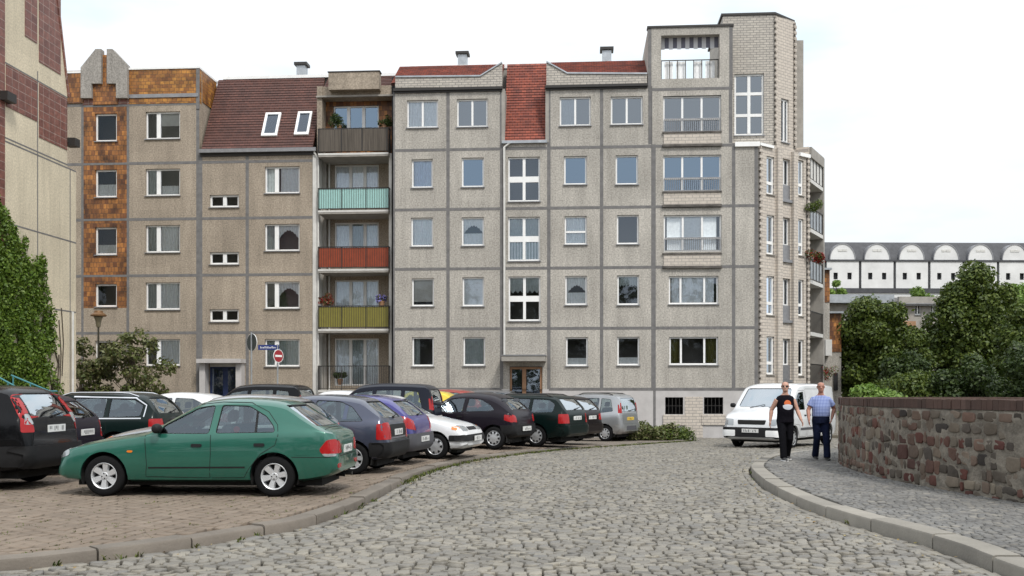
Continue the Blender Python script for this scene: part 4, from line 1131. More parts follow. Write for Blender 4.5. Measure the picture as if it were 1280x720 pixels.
# upper gable, its far edge leaning back
ztp = zgl[0] + 6.5
aslp = gat(71.5, 5)[0]; zslp = gat(71.5, 5)[1]
kk = (aslp - g_set) / (zslp - z_hi)
mb = MB(); mb.prism([(g_near, z_hi + .002), (g_set, z_hi + .002), (g_set + kk * (ztp - z_hi), ztp), (g_near, ztp)], lambda u, w_: (u, 0, w_), lambda u, w_: (u, .4, w_)); part(G, FG, 'gable', mb, M['concrete_cream'])
mb = MB(); mb.prism([(g_set + .02, z_hi - .3), (g_set + .12, z_hi - .3), (g_set + .12 + kk * (ztp - z_hi), ztp), (g_set + .02 + kk * (ztp - z_hi), ztp)], lambda u, w_: (u, -.05, w_), lambda u, w_: (u, .5, w_)); part(G, FG, 'verge_board', mb, M['tile_brown'])
def gtile(a0, a1, z0, z1):
    mb = MB(); mb.box(a0, a1, -.02, .01, z0, z1); part(G, FG, 'tile_panel', mb, M['tile_brown'])
hs_ = zgl[0] - zgl[1]
gtile(c48 + .03, g_set - .03, zgl[1] + hs_ * .24, zgl[0] - .05)
gtile(c6 + .03, c46 - .05, zgl[1] + hs_ * .44, zgl[0] - .05)
gtile(c48 + .03, g_set - .5, zgl[0] + hs_ * .27, zgl[0] + 5)
gtile(c6 + 1.2, c46 - .05, zgl[0] + hs_ * .50, zgl[0] + 5)
mb = MB(); mb.box(g_near, c6 - .05, -.025, .01, zgl[2] - 1.0, zgl[0] + 6); part(G, FG, 'tile_panel', mb, M['tile_brown'])
mb = MB(); mb.box(g_near + .1, g_far - .1, .4, 9, -.2, zgl[1] - .05); mb.box(g_near + .1, g_set - .6, .4, 9, zgl[1] - .05, ztp); part(G, FG, 'rear_block', mb, M['concrete_cream'])
mb = MB()
p = gat(86, 178); mb.tube([(g_set + .0, .1, p[1]), (g_set + .35, -.10, p[1] + .05)], .03, 6); mb.box(g_set + .1, g_set + .5, -.25, .15, p[1] - .12, p[1] + .18)
part(G, FG, 'floodlight', mb, M['metal_dark'])
p = gat(3, 121); mb = MB(); mb.box(p[0] - .2, p[0] + .35, -.3, .0, p[1] - .15, p[1] + .15); part(G, FG, 'floodlight', mb, M['metal_dark'])
mb = MB(); mb.tube([(g_far - .35, -.05, -.1), (g_far - .35, -.05, zgl[3])], .05, 8); part(G, FG, 'downpipe', mb, M['offwhite'], smooth=50)

# ================================================================== FAR BUILDINGS
FH = Frame(30.0, 108.0, R(1.5), -1.0)
H = thing('arched_hall', 'long white hall with a dark roof and half-round white gables beyond the trees', 'building', (30, 108, -1))
M['hall'] = mat('hall_plaster', (.70, .70, .69), .85, var=.12, scale=.5)
M['slate'] = mat('hall_slate', (.06, .062, .068), .7, var=.3, scale=2)
hx0, hx1 = FH.at(985, 340)[0], FH.at(1420, 340)[0]
z3, z2, z1_, z0_ = FH.at(1150, 300.5)[1], FH.at(1150, 324.8)[1], FH.at(1150, 327)[1], FH.at(1150, 360.5)[1]
mb = MB(); mb.box(hx0, hx1, .4, 16, -.5, z1_); part(H, FH, 'rear_block', mb, M['slate'])
mb = MB(); mb.prism([(.25, z2), (1.6, z3), (10, z3), (16, z2)], lambda u, w_: (hx0, u, w_), lambda u, w_: (hx1, u, w_)); part(H, FH, 'roof', mb, M['slate'])
mb = MB(); mb.box(hx0, hx1, -.1, .4, z1_ + .002, z2); part(H, FH, 'gutter', mb, M['slate'])
step = (FH.at(1226.2, 315)[0] - FH.at(1053.6, 315)[0]) / 4
ac0 = FH.at(1053.6, 315)[0]
rad = (FH.at(1069, 315)[0] - FH.at(1038.2, 315)[0]) / 2
for k in range(-1, 9):
    ac = ac0 + step * k
    mb = MB(); mb.prism([(ac + rad * math.cos(t), z2 + .01 + rad * 1.24 * math.sin(t)) for t in [math.pi * i / 20 for i in range(21)]], lambda u, w_: (u, .1, w_), lambda u, w_: (u, 5.0, w_)); o = part(H, FH, 'dormer', mb, M['hall'])
    mb = MB()
    for s in (-.28, -.1, .1, .28): mb.box(ac + rad * s - .12, ac + rad * s + .12, .06, .097, z2 + .9, z2 + rad * .85)
    mb.build('dormer_shutter', M['offwhite'], o)
    mb = MB(); mb.prism([(ac + rad * q * math.cos(t), z2 + .012 + rad * 1.24 * q * math.sin(t)) for q, rg in ((1.06, range(21)), (1.0, range(20, -1, -1))) for t in [math.pi * i / 20 for i in rg]], lambda u, w_: (u, .04, w_), lambda u, w_: (u, 4.0, w_)); mb.build('dormer_rim', M['metal_grey'], o)
    hw = step * .462
    hol = [(ac + s * hw - .24, ac + s * hw + .24, z0_ + (z1_ - z0_) * .33, z0_ + (z1_ - z0_) * .58) for s in (-.45, .42)]
    wall(H, FH, ac - hw, ac + hw, z0_, z1_, hol, [M['hall'], M['joint'], M['room']], thick=.35, room=.5)
    mb = MB(); mb.box(ac + hw + .1, ac + step - hw - .1, .1, .35, z0_, z1_ + .001); part(H, FH, 'downpipe', mb, M['slate'])
mb = MB(); mb.box(hx0, hx1, -.15, .38, z0_ - .5, z0_ - .002); part(H, FH, 'base_band', mb, M['slate'])
mb = MB(); mb.box(hx0, hx1, .0, .38, -.5, z0_ - .51); part(H, FH, 'base_wall', mb, M['hall'])
FV = Frame(ray(1030, 72, 486).x, 72, R(3), -1)
V = thing('villa', 'old grey house with flat roof half hidden by the trees', 'building', (FV.o.x, 72, -1))
va = lambda x, y=380: FV.at(x, y)[0]; vz = lambda y, x=1120: FV.at(x, y)[1]
hol = [FV.rect(1143.5, 381, 1151.5, 393.5), FV.rect(1163.5, 381, 1170, 392)]
wall(V, FV, va(1124), va(1180), 0, vz(381) + .6, hol, [M['concrete_smooth'], M['joint'], M['dark']])
for r in hol: window(V, FV, r, cols=(.5,), glass='glass_lowrefl')
wall(V, FV, va(1036), va(1124) - .01, 0, vz(378), [FV.rect(1124.5, 402, 1141, 425)] if False else [], [M['concrete_smooth'], M['joint'], M['dark']], b=1.5)
mb = MB(); mb.box(va(1030), va(1124), .8, 9, vz(377.5), vz(367)); part(V, FV, 'flat_roof', mb, M['zinc'])
mb = MB(); mb.prism([(-.5, vz(381)), (2.5, vz(368)), (9, vz(368)), (9, vz(381))], lambda u, w_: (va(1122), u, w_), lambda u, w_: (va(1182), u, w_)); part(V, FV, 'roof', mb, mat('villa_roof', (.10, .095, .09), .8, var=.3, scale=3))
mb = MB(); mb.box(va(1120), va(1182), -.35, -.02, vz(382.5), vz(379.5)); part(V, FV, 'eaves_board', mb, M['metal_grey'])
mb = MB(); mb.box(va(1122.5), va(1141), -.5, 0, vz(410), vz(402)); part(V, FV, 'porch_roof', mb, M['wood'])
mb = MB(); mb.box(va(1124), va(1139), -.12, -.002, vz(440), vz(413)); part(V, FV, 'porch_door', mb, M['concrete_smooth'])
mb = MB(); mb.box(va(1124), va(1180), 1.5, 9, 0, vz(381)); mb.box(va(1036), va(1123.9), 3, 9, 0, vz(378)); part(V, FV, 'rear_block', mb, M['offwhite'])
# ================================================================== CARS
def pchip(pts):
    xs = [p[0] for p in pts]; ys = [p[1] for p in pts]; n = len(xs)
    h = [xs[i+1] - xs[i] for i in range(n-1)]; d = [(ys[i+1] - ys[i]) / h[i] for i in range(n-1)]
    m = [d[0]] + [0.0] * (n-2) + [d[-1]]
    for i in range(1, n-1):
        if d[i-1] * d[i] > 0:
            w1 = 2*h[i] + h[i-1]; w2 = h[i] + 2*h[i-1]; m[i] = (w1 + w2) / (w1/d[i-1] + w2/d[i])
    def f(x):
        if x <= xs[0]: return ys[0]
        if x >= xs[-1]: return ys[-1]
        i = 0
        while x > xs[i+1]: i += 1
        t = (x - xs[i]) / h[i]
        return (2*t**3-3*t*t+1)*ys[i] + (t**3-2*t*t+t)*h[i]*m[i] + (-2*t**3+3*t*t)*ys[i+1] + (t**3-t*t)*h[i]*m[i+1]
    return f

def hull(S, inset=0.0):
    top, belt, bot, crown = pchip(S['top']), pchip(S['belt']), pchip(S['bot']), pchip(S['crown'])
    x0, x1 = S['top'][0][0], S['top'][-1][0]
    W2 = S['W'] / 2; tb = S.get('tumble', .33)
    plan = pchip(S.get('plan', [(0, .17), (.05, .10), (.15, .055), (.45, .022), (1.0, .0), (9, 0)]))
    xs = set()
    a, b = (x0 + inset * 3, x1 - inset * 3) if inset else (x0, x1)
    n = int((b - a) / .09)
    for i in range(n + 1): xs.add(round(a + (b - a) * i / n, 3))
    if not inset:
        for d in (.012, .03, .055, .085, .12, .16): xs.add(round(x0 + d, 3)); xs.add(round(x1 - d, 3))
    xs = sorted(xs)
    rings = []
    for x in xs:
        hw = W2 - plan(x - x0) - plan(x1 - x) - inset
        zt = top(x); cr = crown(x); zb = bot(x)
        if inset:
            zt = min(top(min(max(x + k, x0), x1)) for k in (-.06, -.03, 0, .03, .06)) - inset; zb += inset
        zl_ = min(belt(x), zt - cr - .012)
        zl_ = max(zl_, zb + .06)
        hb = hw - .030
        zs = S.get('shoulder', .16)
        half = [(0, zb), (hw - .16, zb), (hw - .05, zb + .035), (hw - .012, zb + (zl_ - zb) * .22), (hw, zb + (zl_ - zb) * .48), (hw - .003, zb + (zl_ - zb) * .72), (hw - .012, zb + (zl_ - zb) * .90), (hb, zl_)]
        zr = max(zt - cr, zl_ + .008)
        for t in (.12, .5, 1.0):
            z = zl_ + (zr - zl_) * t; half.append((hb - .010 * min(1, t * 6) - tb * (z - zl_), z))
        yr = half[-1][0]
        for q in (.975, .92, .82, .66, .4, 0):
            half.append((yr * q, zr + (zt - zr) * (1 - q ** 4.5)))
        ring = [Vector((x, y, z)) for y, z in half] + [Vector((x, -y, z)) for y, z in half[-2:0:-1]]
        rings.append(ring)
    mb = MB(); mb.rings(rings, 0, True)
    me = mb.mesh('hull', [])
    return me

def rounded(poly, r=.05, n=4):
    out = []; N_ = len(poly)
    for i in range(N_):
        p, a, b = Vector(poly[i]), Vector(poly[i-1]), Vector(poly[(i+1) % N_])
        ra = min(r, (a - p).length * .45); rb = min(r, (b - p).length * .45)
        s, e = p + (a - p).normalized() * ra, p + (b - p).normalized() * rb
        for k in range(n + 1):
            t = k / n; out.append(tuple((s * (1-t)**2 + p * 2*t*(1-t) + e * t*t)))
    return out

class Shell:
    def __init__(s, me):
        bm = bmesh.new(); bm.from_mesh(me); s.bvh = BVHTree.FromBMesh(bm); bm.free(); xs = [v.co.x for v in me.vertices]; s.x0, s.x1 = min(xs), max(xs)
    lim = 9
    def hit(s, ax, u, v):
        """ax: l/r side view (x,z), b/f back/front view (y,z), t top view (x,y)"""
        o, d = {'l': ((u, 3, v), (0, -1, 0)), 'r': ((u, -3, v), (0, 1, 0)), 'b': ((-5, u, v), (1, 0, 0)), 'f': ((5, u, v), (-1, 0, 0)), 't': ((u, v, 4), (0, 0, -1))}[ax]
        p, n, i, dd = s.bvh.ray_cast(Vector(o), Vector(d))
        if p is not None and ax == 'b' and p.x > s.x0 + s.lim: p = None
        if p is not None and ax == 'f' and p.x < s.x1 - s.lim: p = None
        if p is None:
            o2 = {'l': (u, .7, v), 'r': (u, -.7, v), 'b': (s.x0 + .05, u, v), 'f': (s.x1 - .05, u, v), 't': (u, v, 1.4)}[ax]
            p, n, i, dd = s.bvh.find_nearest(Vector(o2))
        return p, n
    def patch(s, mb, ax, poly, off=.004, m=0, grid=.07, thick=None):
        """a sheet that follows the body, outlined by poly in the given view"""
        bm = bmesh.new()
        f = bm.faces.new([bm.verts.new((u, v, 0)) for u, v in poly])
        us = [p[0] for p in poly]; vs = [p[1] for p in poly]
        for k, (lo, hi) in enumerate(((min(us), max(us)), (min(vs), max(vs)))):
            n = int((hi - lo) / grid)
            for i in range(1, n + 1):
                c = lo + (hi - lo) * i / (n + 1); co = [0, 0, 0]; no = [0, 0, 0]; co[k] = c; no[k] = 1
                bmesh.ops.bisect_plane(bm, geom=bm.verts[:] + bm.edges[:] + bm.faces[:], plane_co=co, plane_no=no)
        bmesh.ops.triangulate(bm, faces=[f for f in bm.faces if len(f.verts) > 4])
        bm.verts.index_update()
        V1 = []; V0 = []
        for v in bm.verts:
            p, n = s.hit(ax, v.co.x, v.co.y); V1.append(p + n * off); V0.append(p + n * (off - (thick or 0)))
        F_ = [[v.index for v in f.verts] for f in bm.faces]
        if thick:
            N_ = len(V1); vs_ = V1 + V0; fs = F_ + [[i + N_ for i in f[::-1]] for f in F_]
            for e in bm.edges:
                if e.is_boundary: a, b = e.verts[0].index, e.verts[1].index; fs.append([a, b, b + N_, a + N_])
            mb.add(vs_, fs, m)
        else: mb.add(V1, F_, m)
        bm.free()
    def line(s, mb, ax, pts, w=.009, off=.0025, m=0):
        P = []
        for a, b in zip(pts, pts[1:]):
            L_ = math.hypot(b[0]-a[0], b[1]-a[1]); n = max(1, int(L_ / .05))
            for i in range(n): P.append((a[0] + (b[0]-a[0]) * i / n, a[1] + (b[1]-a[1]) * i / n))
        P.append(pts[-1])
        prev = None
        for i, p in enumerate(P):
            a, b = P[max(i-1, 0)], P[min(i+1, len(P)-1)]; dx, dy = b[0]-a[0], b[1]-a[1]; l_ = math.hypot(dx, dy) or 1
            nx, ny = -dy / l_ * w / 2, dx / l_ * w / 2
            q = []
            for sgn in (1, -1):
                h, n = s.hit(ax, p[0] + nx * sgn, p[1] + ny * sgn); q.append(h + n * off)
            if prev: mb.quad(prev[0], q[0], q[1], prev[1], m)
            prev = q

def boolean(me, cutters):
    """cut a mesh with several meshes, return a new mesh"""
    o = bpy.data.objects.new('tmp', me); COL.objects.link(o); tmp = [o]
    for c in cutters:
        oc = bpy.data.objects.new('cut', c); COL.objects.link(oc); tmp.append(oc)
        md = o.modifiers.new('b', 'BOOLEAN'); md.operation = 'DIFFERENCE'; md.object = oc; md.solver = 'EXACT'
    bpy.context.view_layer.update()
    dg = bpy.context.evaluated_depsgraph_get()
    res = bpy.data.meshes.new_from_object(o.evaluated_get(dg))
    for t in tmp:
        m_ = t.data; bpy.data.objects.remove(t)
    return res

def paint(name, col, metal=.25, rough=.33, dirt=.08):
    dk = max(col) < .08
    m = mat(name, tuple(c * (.45 if dk else 1) for c in col), rough, 0.0 if dk else metal, var=dirt, scale=2.5, coat=.2 if dk else .9, spec=.15 if dk else .5)
    return m
M['rubber'] = mat('tyre_rubber', (.010, .010, .0105), .9, var=.2, scale=8, spec=.15)
M['trim'] = mat('black_plastic', (.014, .014, .015), .6, var=.15, scale=10, spec=.25)
M['greytrim'] = mat('grey_plastic', (.075, .075, .085), .6, var=.1, scale=8)
M['under'] = mat('underbody', (.008, .008, .008), .9)
M['rim'] = mat('alloy_rim', (.66, .67, .68), .38, .5, var=.1, scale=20)
M['cap'] = mat('wheel_cap', (.48, .49, .50), .42, .4, var=.1, scale=20)
M['red_lamp'] = mat('red_lamp', (.34, .007, .008), .25, coat=.35, spec=.3)
M['clear_lamp'] = mat('clear_lamp', (.34, .36, .37), .12, .3, coat=1.0)
M['amber_lamp'] = mat('amber_lamp', (.75, .20, .02), .15, coat=1.0)
M['plate'] = mat('plate_white', (.72, .72, .70), .4)
M['plate_y'] = mat('plate_yellow', (.72, .50, .08), .4)
M['plate_ink'] = mat('plate_ink', (.03, .03, .035), .5)
M['seat'] = mat('seat_cloth', (.07, .075, .085), .9, var=.3, scale=20)
M['chrome'] = mat('chrome_strip', (.75, .75, .76), .15, 1.0)

WHEELS = {}
def wheel_meshes(r, style):
    key = (round(r, 3), style)
    if key in WHEELS: return WHEELS[key]
    w = .185
    mb = MB(); rr = r * .655
    mb.lathe(cap=False, prof=[(rr - .01, -w/2 + .02), (rr, -w/2 + .006), (rr + .03, -w/2), (r - .025, -w/2 + .004), (r - .006, -w/2 + .022), (r, -w/2 + .05), (r, w/2 - .05), (r - .006, w/2 - .022), (r - .025, w/2 - .004), (rr + .03, w/2), (rr, w/2 - .006), (rr - .01, w/2 - .02)], n=36)
    ty = mb.mesh('tyre', M['rubber'], 40)
    mb = MB(); yo = w/2 - .012
    # rim lip
    mb.lathe([(rr + .004, yo - .12), (rr + .006, yo), (rr - .006, yo + .006), (rr - .018, yo - .004), (rr - .022, yo - .12)], n=36)
    mb.lathe([(rr - .02, yo - .09), (rr - .02, yo - .088), (.001, yo - .088), (.001, yo - .09)], n=24, m=1)
    if style == 'alloy6':
        for k in range(6):
            t0 = math.pi / 2 + k * math.pi / 3; c, s_ = math.cos(t0), math.sin(t0)
            def P_(rad, lat, y): return (c * rad - s_ * lat, y, s_ * rad + c * lat)
            hw0, hw1 = .026, .038
            mb.add([P_(.03, -hw0, yo - .02), P_(.03, hw0, yo - .02), P_(rr - .015, hw1, yo - .006), P_(rr - .015, -hw1, yo - .006), P_(.03, -hw0 - .01, yo - .07), P_(.03, hw0 + .01, yo - .07), P_(rr - .015, hw1 + .012, yo - .05), P_(rr - .015, -hw1 - .012, yo - .05)],
                   [(0,1,2,3), (0,4,5,1), (1,5,6,2), (2,6,7,3), (3,7,4,0)])
        mb.lathe([(.055, yo - .05), (.055, yo - .02), (.045, yo - .008), (.001, yo - .006)], n=20)
        for k in range(4):
            t0 = math.pi / 4 + k * math.pi / 2; mb.lathe([(.009, yo - .008), (.009, yo - .002), (.001, yo - .002)], (.034 * math.cos(t0), 0, .034 * math.sin(t0)), n=8, m=1)
    else:
        n_ = 7 if style == 'cap7' else 9
        mb.lathe([(rr - .012, yo - .02), (rr - .03, yo - .004), (rr * .72, yo + .004), (rr * .5, yo + .0), (rr * .3, yo + .008), (.001, yo + .012)], n=36)
        for k in range(n_):
            t0 = 2 * math.pi * k / n_; c, s_ = math.cos(t0), math.sin(t0)
            pts = [(rr * .60, -.016), (rr * .84, -.03), (rr * .86, 0), (rr * .84, .03), (rr * .60, .016)]
            mb.prism(pts, lambda u, v: (c*u - s_*v, yo - .01, s_*u + c*v), lambda u, v: (c*u - s_*v, yo + .0075, s_*u + c*v), 1)
    rm = mb.mesh('rim', [M['rim'] if style == 'alloy6' else M['cap'], M['trim']], 35)
    WHEELS[key] = (ty, rm); return ty, rm

def seat_mesh():
    mb = MB()
    def cushion(x0, x1, y0, y1, z0, z1, lean=0.0):
        b = .04
        rings = []
        for z, k in ((z0, .02), (z0 + b, 0), (z1 - b, 0), (z1, .03)):
            dx = -lean * (z - z0)
            rings.append([Vector((x, y, z)) for x, y in ((x0 + k + dx, y0 + k), (x1 - k + dx, y0 + k), (x1 - k + dx, y1 - k), (x0 + k + dx, y1 - k))])
        mb.rings(rings)
    cushion(-.25, .25, -.24, .24, .32, .48)
    cushion(-.30, -.16, -.23, .23, .45, 1.0, .25)
    cushion(-.40, -.32, -.13, .13, 1.03, 1.20, .15)
    return mb.mesh('seat', M['seat'], 50)
SEAT = seat_mesh()

def car(S, name, label, paintm, anchor, alpha, nose_right=False, cat='car', group='cars parked side by side in the car park', near='rl'):
    """S: shape spec; anchor: (photo x of the near wheel, depth Y); alpha: turn away from the picture plane"""
    wb = S['wb']; r = S['r']; trk = S['W'] / 2 - .10
    x0, x1 = S['top'][0][0], S['top'][-1][0]
    h = R(180 - alpha) if not nose_right else R(-alpha)
    ax_, Y = anchor; X = (ax_ - HX) / F * Y
    lw = {'rl': (-wb/2, trk), 'fr': (wb/2, -trk), 'fl': (wb/2, trk)}[near]
    c, s_ = math.cos(h), math.sin(h)
    ox, oy = X - (lw[0] * c - lw[1] * s_), Y - (lw[0] * s_ + lw[1] * c)
    zs = [pz(ox + a * c - b * s_, oy + a * s_ + b * c) for a in (-wb/2, wb/2) for b in (-trk, trk)] if S.get('ground') != 'road' else [gz(oy)]
    root = thing(name, label, cat, (ox, oy, sum(zs) / len(zs)), h, group)
    root.scale = (S.get('scale', 1),) * 3
    out = hull(S); sh = Shell(out)
    cut = [hull(S, .045)]
    ra = r + .055
    for ax0 in (-wb/2, wb/2):
        mb = MB(); mb.lathe([(ra, -2), (ra, 2)], (ax0, 0, r), n=40); cut.append(mb.mesh('c', []))
    for poly in S['side']:
        mb = MB(); mb.prism(rounded(poly, .045), lambda u, v: (u, -2, v), lambda u, v: (u, 2, v)); cut.append(mb.mesh('c', []))
    xm = S.get('xm', -.2)
    if S.get('rearw'):
        mb = MB(); mb.prism(rounded(S['rearw'], .06), lambda u, v: (-4, u, v), lambda u, v: (xm - .3, u, v)); cut.append(mb.mesh('c', []))
    if S.get('screen'):
        mb = MB(); mb.prism(rounded(S['screen'], .07), lambda u, v: (xm + .3, u, v), lambda u, v: (4, u, v)); cut.append(mb.mesh('c', []))
    body = boolean(out, cut)
    body.materials.clear(); body.materials.append(paintm)
    body.polygons.foreach_set('material_index', [0] * len(body.polygons))
    body.shade_smooth(); body.set_sharp_from_angle(angle=R(32))
    low = S.get('lowtrim')
    bo = link('body', body, root)
    # glass
    def pane(nm, ax, poly, m='glass_car'):
        mb = MB(); sh.patch(mb, ax, rounded(poly, .045), -.012, 0, .12); o = mb.build(nm, M[m], root); o.data.shade_smooth()
        g = MB(); P = rounded(poly, .045); sh.line(g, ax, P + [P[0]], .022, -.004); g.build('window_seal', M['trim'], o)
        return o
    for poly in S['side']:
        for ax in 'lr': pane('side_window', ax, poly)
    if S.get('rearw'): rw = pane('rear_window', 'b', S['rearw'], 'glass_screen')
    if S.get('screen'): pane('windscreen', 'f', S['screen'], 'glass_screen')
    # underbody and wheel arches
    mb = MB(); zf = S['bot'][len(S['bot']) // 2][1]
    mb.box(x0 + .25, x1 - .25, -trk + .16, trk - .16, max(.14, zf - .07), zf + .32)  # box hung low to keep light off the ground beneath
    for ax0 in (-wb/2, wb/2):
        n = 24
        for sg in (1, -1):
            pr = []
            for k in range(n + 1):
                t = -R(20) + R(220) * k / n; pr.append((ax0 + (ra - .004) * math.cos(t), r + (ra - .004) * math.sin(t)))
            for (a, za), (b, zb_) in zip(pr, pr[1:]): mb.quad((a, sg * .38, za), (b, sg * .38, zb_), (b, sg * (trk + .045), zb_), (a, sg * (trk + .045), za))
    mb.tube([(x0 + .12, -.35, zf + .02), (x0 + .5, -.35, zf + .04)], .028, 8)
    mb.build('underbody', M['under'], root)
    # wheels
    ty, rm = wheel_meshes(r, S.get('rim', 'cap9'))
    for ax0 in (-wb/2, wb/2):
        for sg in (1, -1):
            w = link('wheel', ty, root, (ax0, sg * (trk - .02), r), 0 if sg > 0 else math.pi)
            w2 = link('rim', rm, w)
            w.rotation_euler = (0, random.uniform(0, 1), 0 if sg > 0 else math.pi)
    # seats, wheel, dashboard
    for sg in (1, -1):
        link('seat', SEAT, root, (S.get('seatx', .0), sg * .36, S['bot'][len(S['bot'])//2][1] - .20 + S.get('seatz', 0)))
    for sg in (.36, -.36): link('seat', SEAT, root, (S.get('rearseat', S.get('seatx', 0) - .82), sg, S['bot'][len(S['bot'])//2][1] - .18 + S.get('seatz', 0)))
    mb = MB(); xd = S.get('dash', .62); zd = pchip(S['belt'])(xd)
    mb.box(xd - .15, xd + .45, -trk + .1, trk - .1, zd - .4, zd - .03)
    ring = [(xd - .28 + .06 * math.sin(t), .36 + .17 * math.cos(t), zd - .02 + .16 * math.sin(t)) for t in [2 * math.pi * k / 16 for k in range(17)]]
    mb.tube(ring, .014, 6); mb.build('dashboard', M['trim'], root)
    # panel gaps
    for axs, key in (('lr', 'gaps'), ('b', 'rgaps'), ('t', 'tgaps')):
        for ax in axs:
            for ln in S.get(key, []):
                mb = MB(); sh.line(mb, ax, ln, .008); mb.build('panel_gap', M['under'], root)
    for ln, w_, off, mn in S.get('strips', []):
        for ax in 'lr':
            mb = MB(); sh.line(mb, ax, ln, w_, off); 
            mb.build('side_moulding', M[mn] if isinstance(mn, str) else mn, root)
    for x, z in S.get('handles', []):
        for ax in 'lr':
            mb = MB(); sh.patch(mb, ax, rounded([(x - .075, z - .022), (x + .075, z - .022), (x + .075, z + .022), (x - .075, z + .022)], .02), .014, 0, .05, .014); mb.build('door_handle', M[S.get('handlem', 'trim')], root, smooth=40)
    # lamps: (view, polygon, material)
    sh.lim = .30
    for nm, ax, poly, mn in S.get('lamps', []):
        axs = {'l': 'lr', 'b': 'b', 'f': 'f'}[ax]
        for a in axs:
            polys = [poly] if a in 'lr' else [poly, [(-u, v) for u, v in poly][::-1]]
            for P in polys:
                mb = MB(); sh.patch(mb, a, rounded(P, .03), .007, 0, .06, .012); mb.build(nm, M[mn], root, smooth=40)
    for nm, ax, poly, mn, off in S.get('patches', []):
        for a in (ax if ax != 'l' else 'lr'):
            mb = MB(); sh.patch(mb, a, rounded(poly, .03), off, 0, .07, max(.008, off)); mb.build(nm, mn if not isinstance(mn, str) else (paintm if mn == 'paint' else M[mn]), root, smooth=40)
    sh.lim = .5
    # number plates
    for a, z, yc in S.get('plates', []):
        p, n = sh.hit(a, yc, z); sg = -1 if a == 'b' else 1
        xp = p.x + sg * (.068 if a == 'f' else .055 if z < .62 else .014)
        mb = MB(); mb.box(min(xp, xp - sg * .012), max(xp, xp - sg * .012), yc - .26, yc + .26, z - .055, z + .055); o = mb.build('number_plate', M[S.get('platem', 'plate')], root)
        mb = MB(); rg = random.Random(int(abs(ox * 977)) + 3); yy = yc - .20
        while yy < yc + .20:
            w_ = rg.choice((.025, .032, .04)); lo = rg.choice((-.035, -.035, -.01)); hi = rg.choice((.035, .035, .01))
            if rg.random() > .18: mb.box(min(xp + sg * .001, xp + sg * .003), max(xp + sg * .001, xp + sg * .003), yy, yy + w_ * .45, z + lo, z + max(hi, lo + .02))
            yy += w_ + .012
        mb.build('plate_mark', M['plate_ink'], o)
    # mirrors
    mx, mz = S.get('mirror', (.42, .95))
    for sg in (1, -1):
        p, n = sh.hit('l' if sg > 0 else 'r', mx, mz - .04)
        mb = MB(); yb_ = abs(p.y)
        rings = []
        for t, k in ((-.0, .35), (.02, .8), (.06, 1.0), (.13, .95), (.165, .7), (.175, .3)):
            rings.append([Vector((mx + .02 + .065 * k * math.cos(q), sg * (yb_ + .01 + t), mz + .07 * k * math.sin(q))) for q in [2 * math.pi * i / 14 for i in range(14)]])
        mb.rings(rings); mb.build('door_mirror', S.get('mirrorm') and M[S['mirrorm']] or paintm, root, smooth=50)
    sh.lim = 9
    # wiper, spoiler, rails
    if S.get('wiper'):
        z, = S['wiper']; mb = MB(); a, _n = sh.hit('b', 0, z); b, _m = sh.hit('b', -.38, z + .05)
        mb.tube([a + _n * .02, b + _m * .015], .010, 6); mb.tube([a - _n * .01, a + _n * .025], .022, 8); mb.build('rear_wiper', M['trim'], root)
    if S.get('rails'):
        xa, xb, ro = S['rails']; mb = MB()
        for sg in (1, -1):
            P = []
            for k in range(9):
                x = xa + (xb - xa) * k / 8; p, n = sh.hit('t', x, sg * ro); P.append((x, sg * ro, p.z + (.045 if 0 < k < 8 else .0)))
            rb = MB(); rb.tube(P, .016, 8); rb.build('roof_rail', M[S.get('railm', 'metal_dark')], root, smooth=50)
    if S.get('antenna'):
        xa = S['antenna']; p, n = sh.hit('t', xa, 0); mb = MB(); mb.tube([p, p + Vector((-.15, 0, .28))], [.008, .004], 6); mb.build('antenna', M['trim'], root)
    if S.get('extra'): S['extra'](root, sh, rw if S.get('rearw') else None)
    return root

def D(base, **k):
    d = dict(base); d.update(k); return d
def mirrored(side):
    return side
CR = lambda x0, xa, xb, x1: [(x0, .02), (x0 + .25, .05), (xa, .09), (xb, .09), (xb + .75, .07), (x1 - .3, .05), (x1, .02)]
BOT = lambda x0, x1, z=.21: [(x0, z + .14), (x0 + .15, z + .07), (x0 + .6, z + .01), (x1 - .6, z), (x1 - .12, z + .02), (x1, z + .09)]

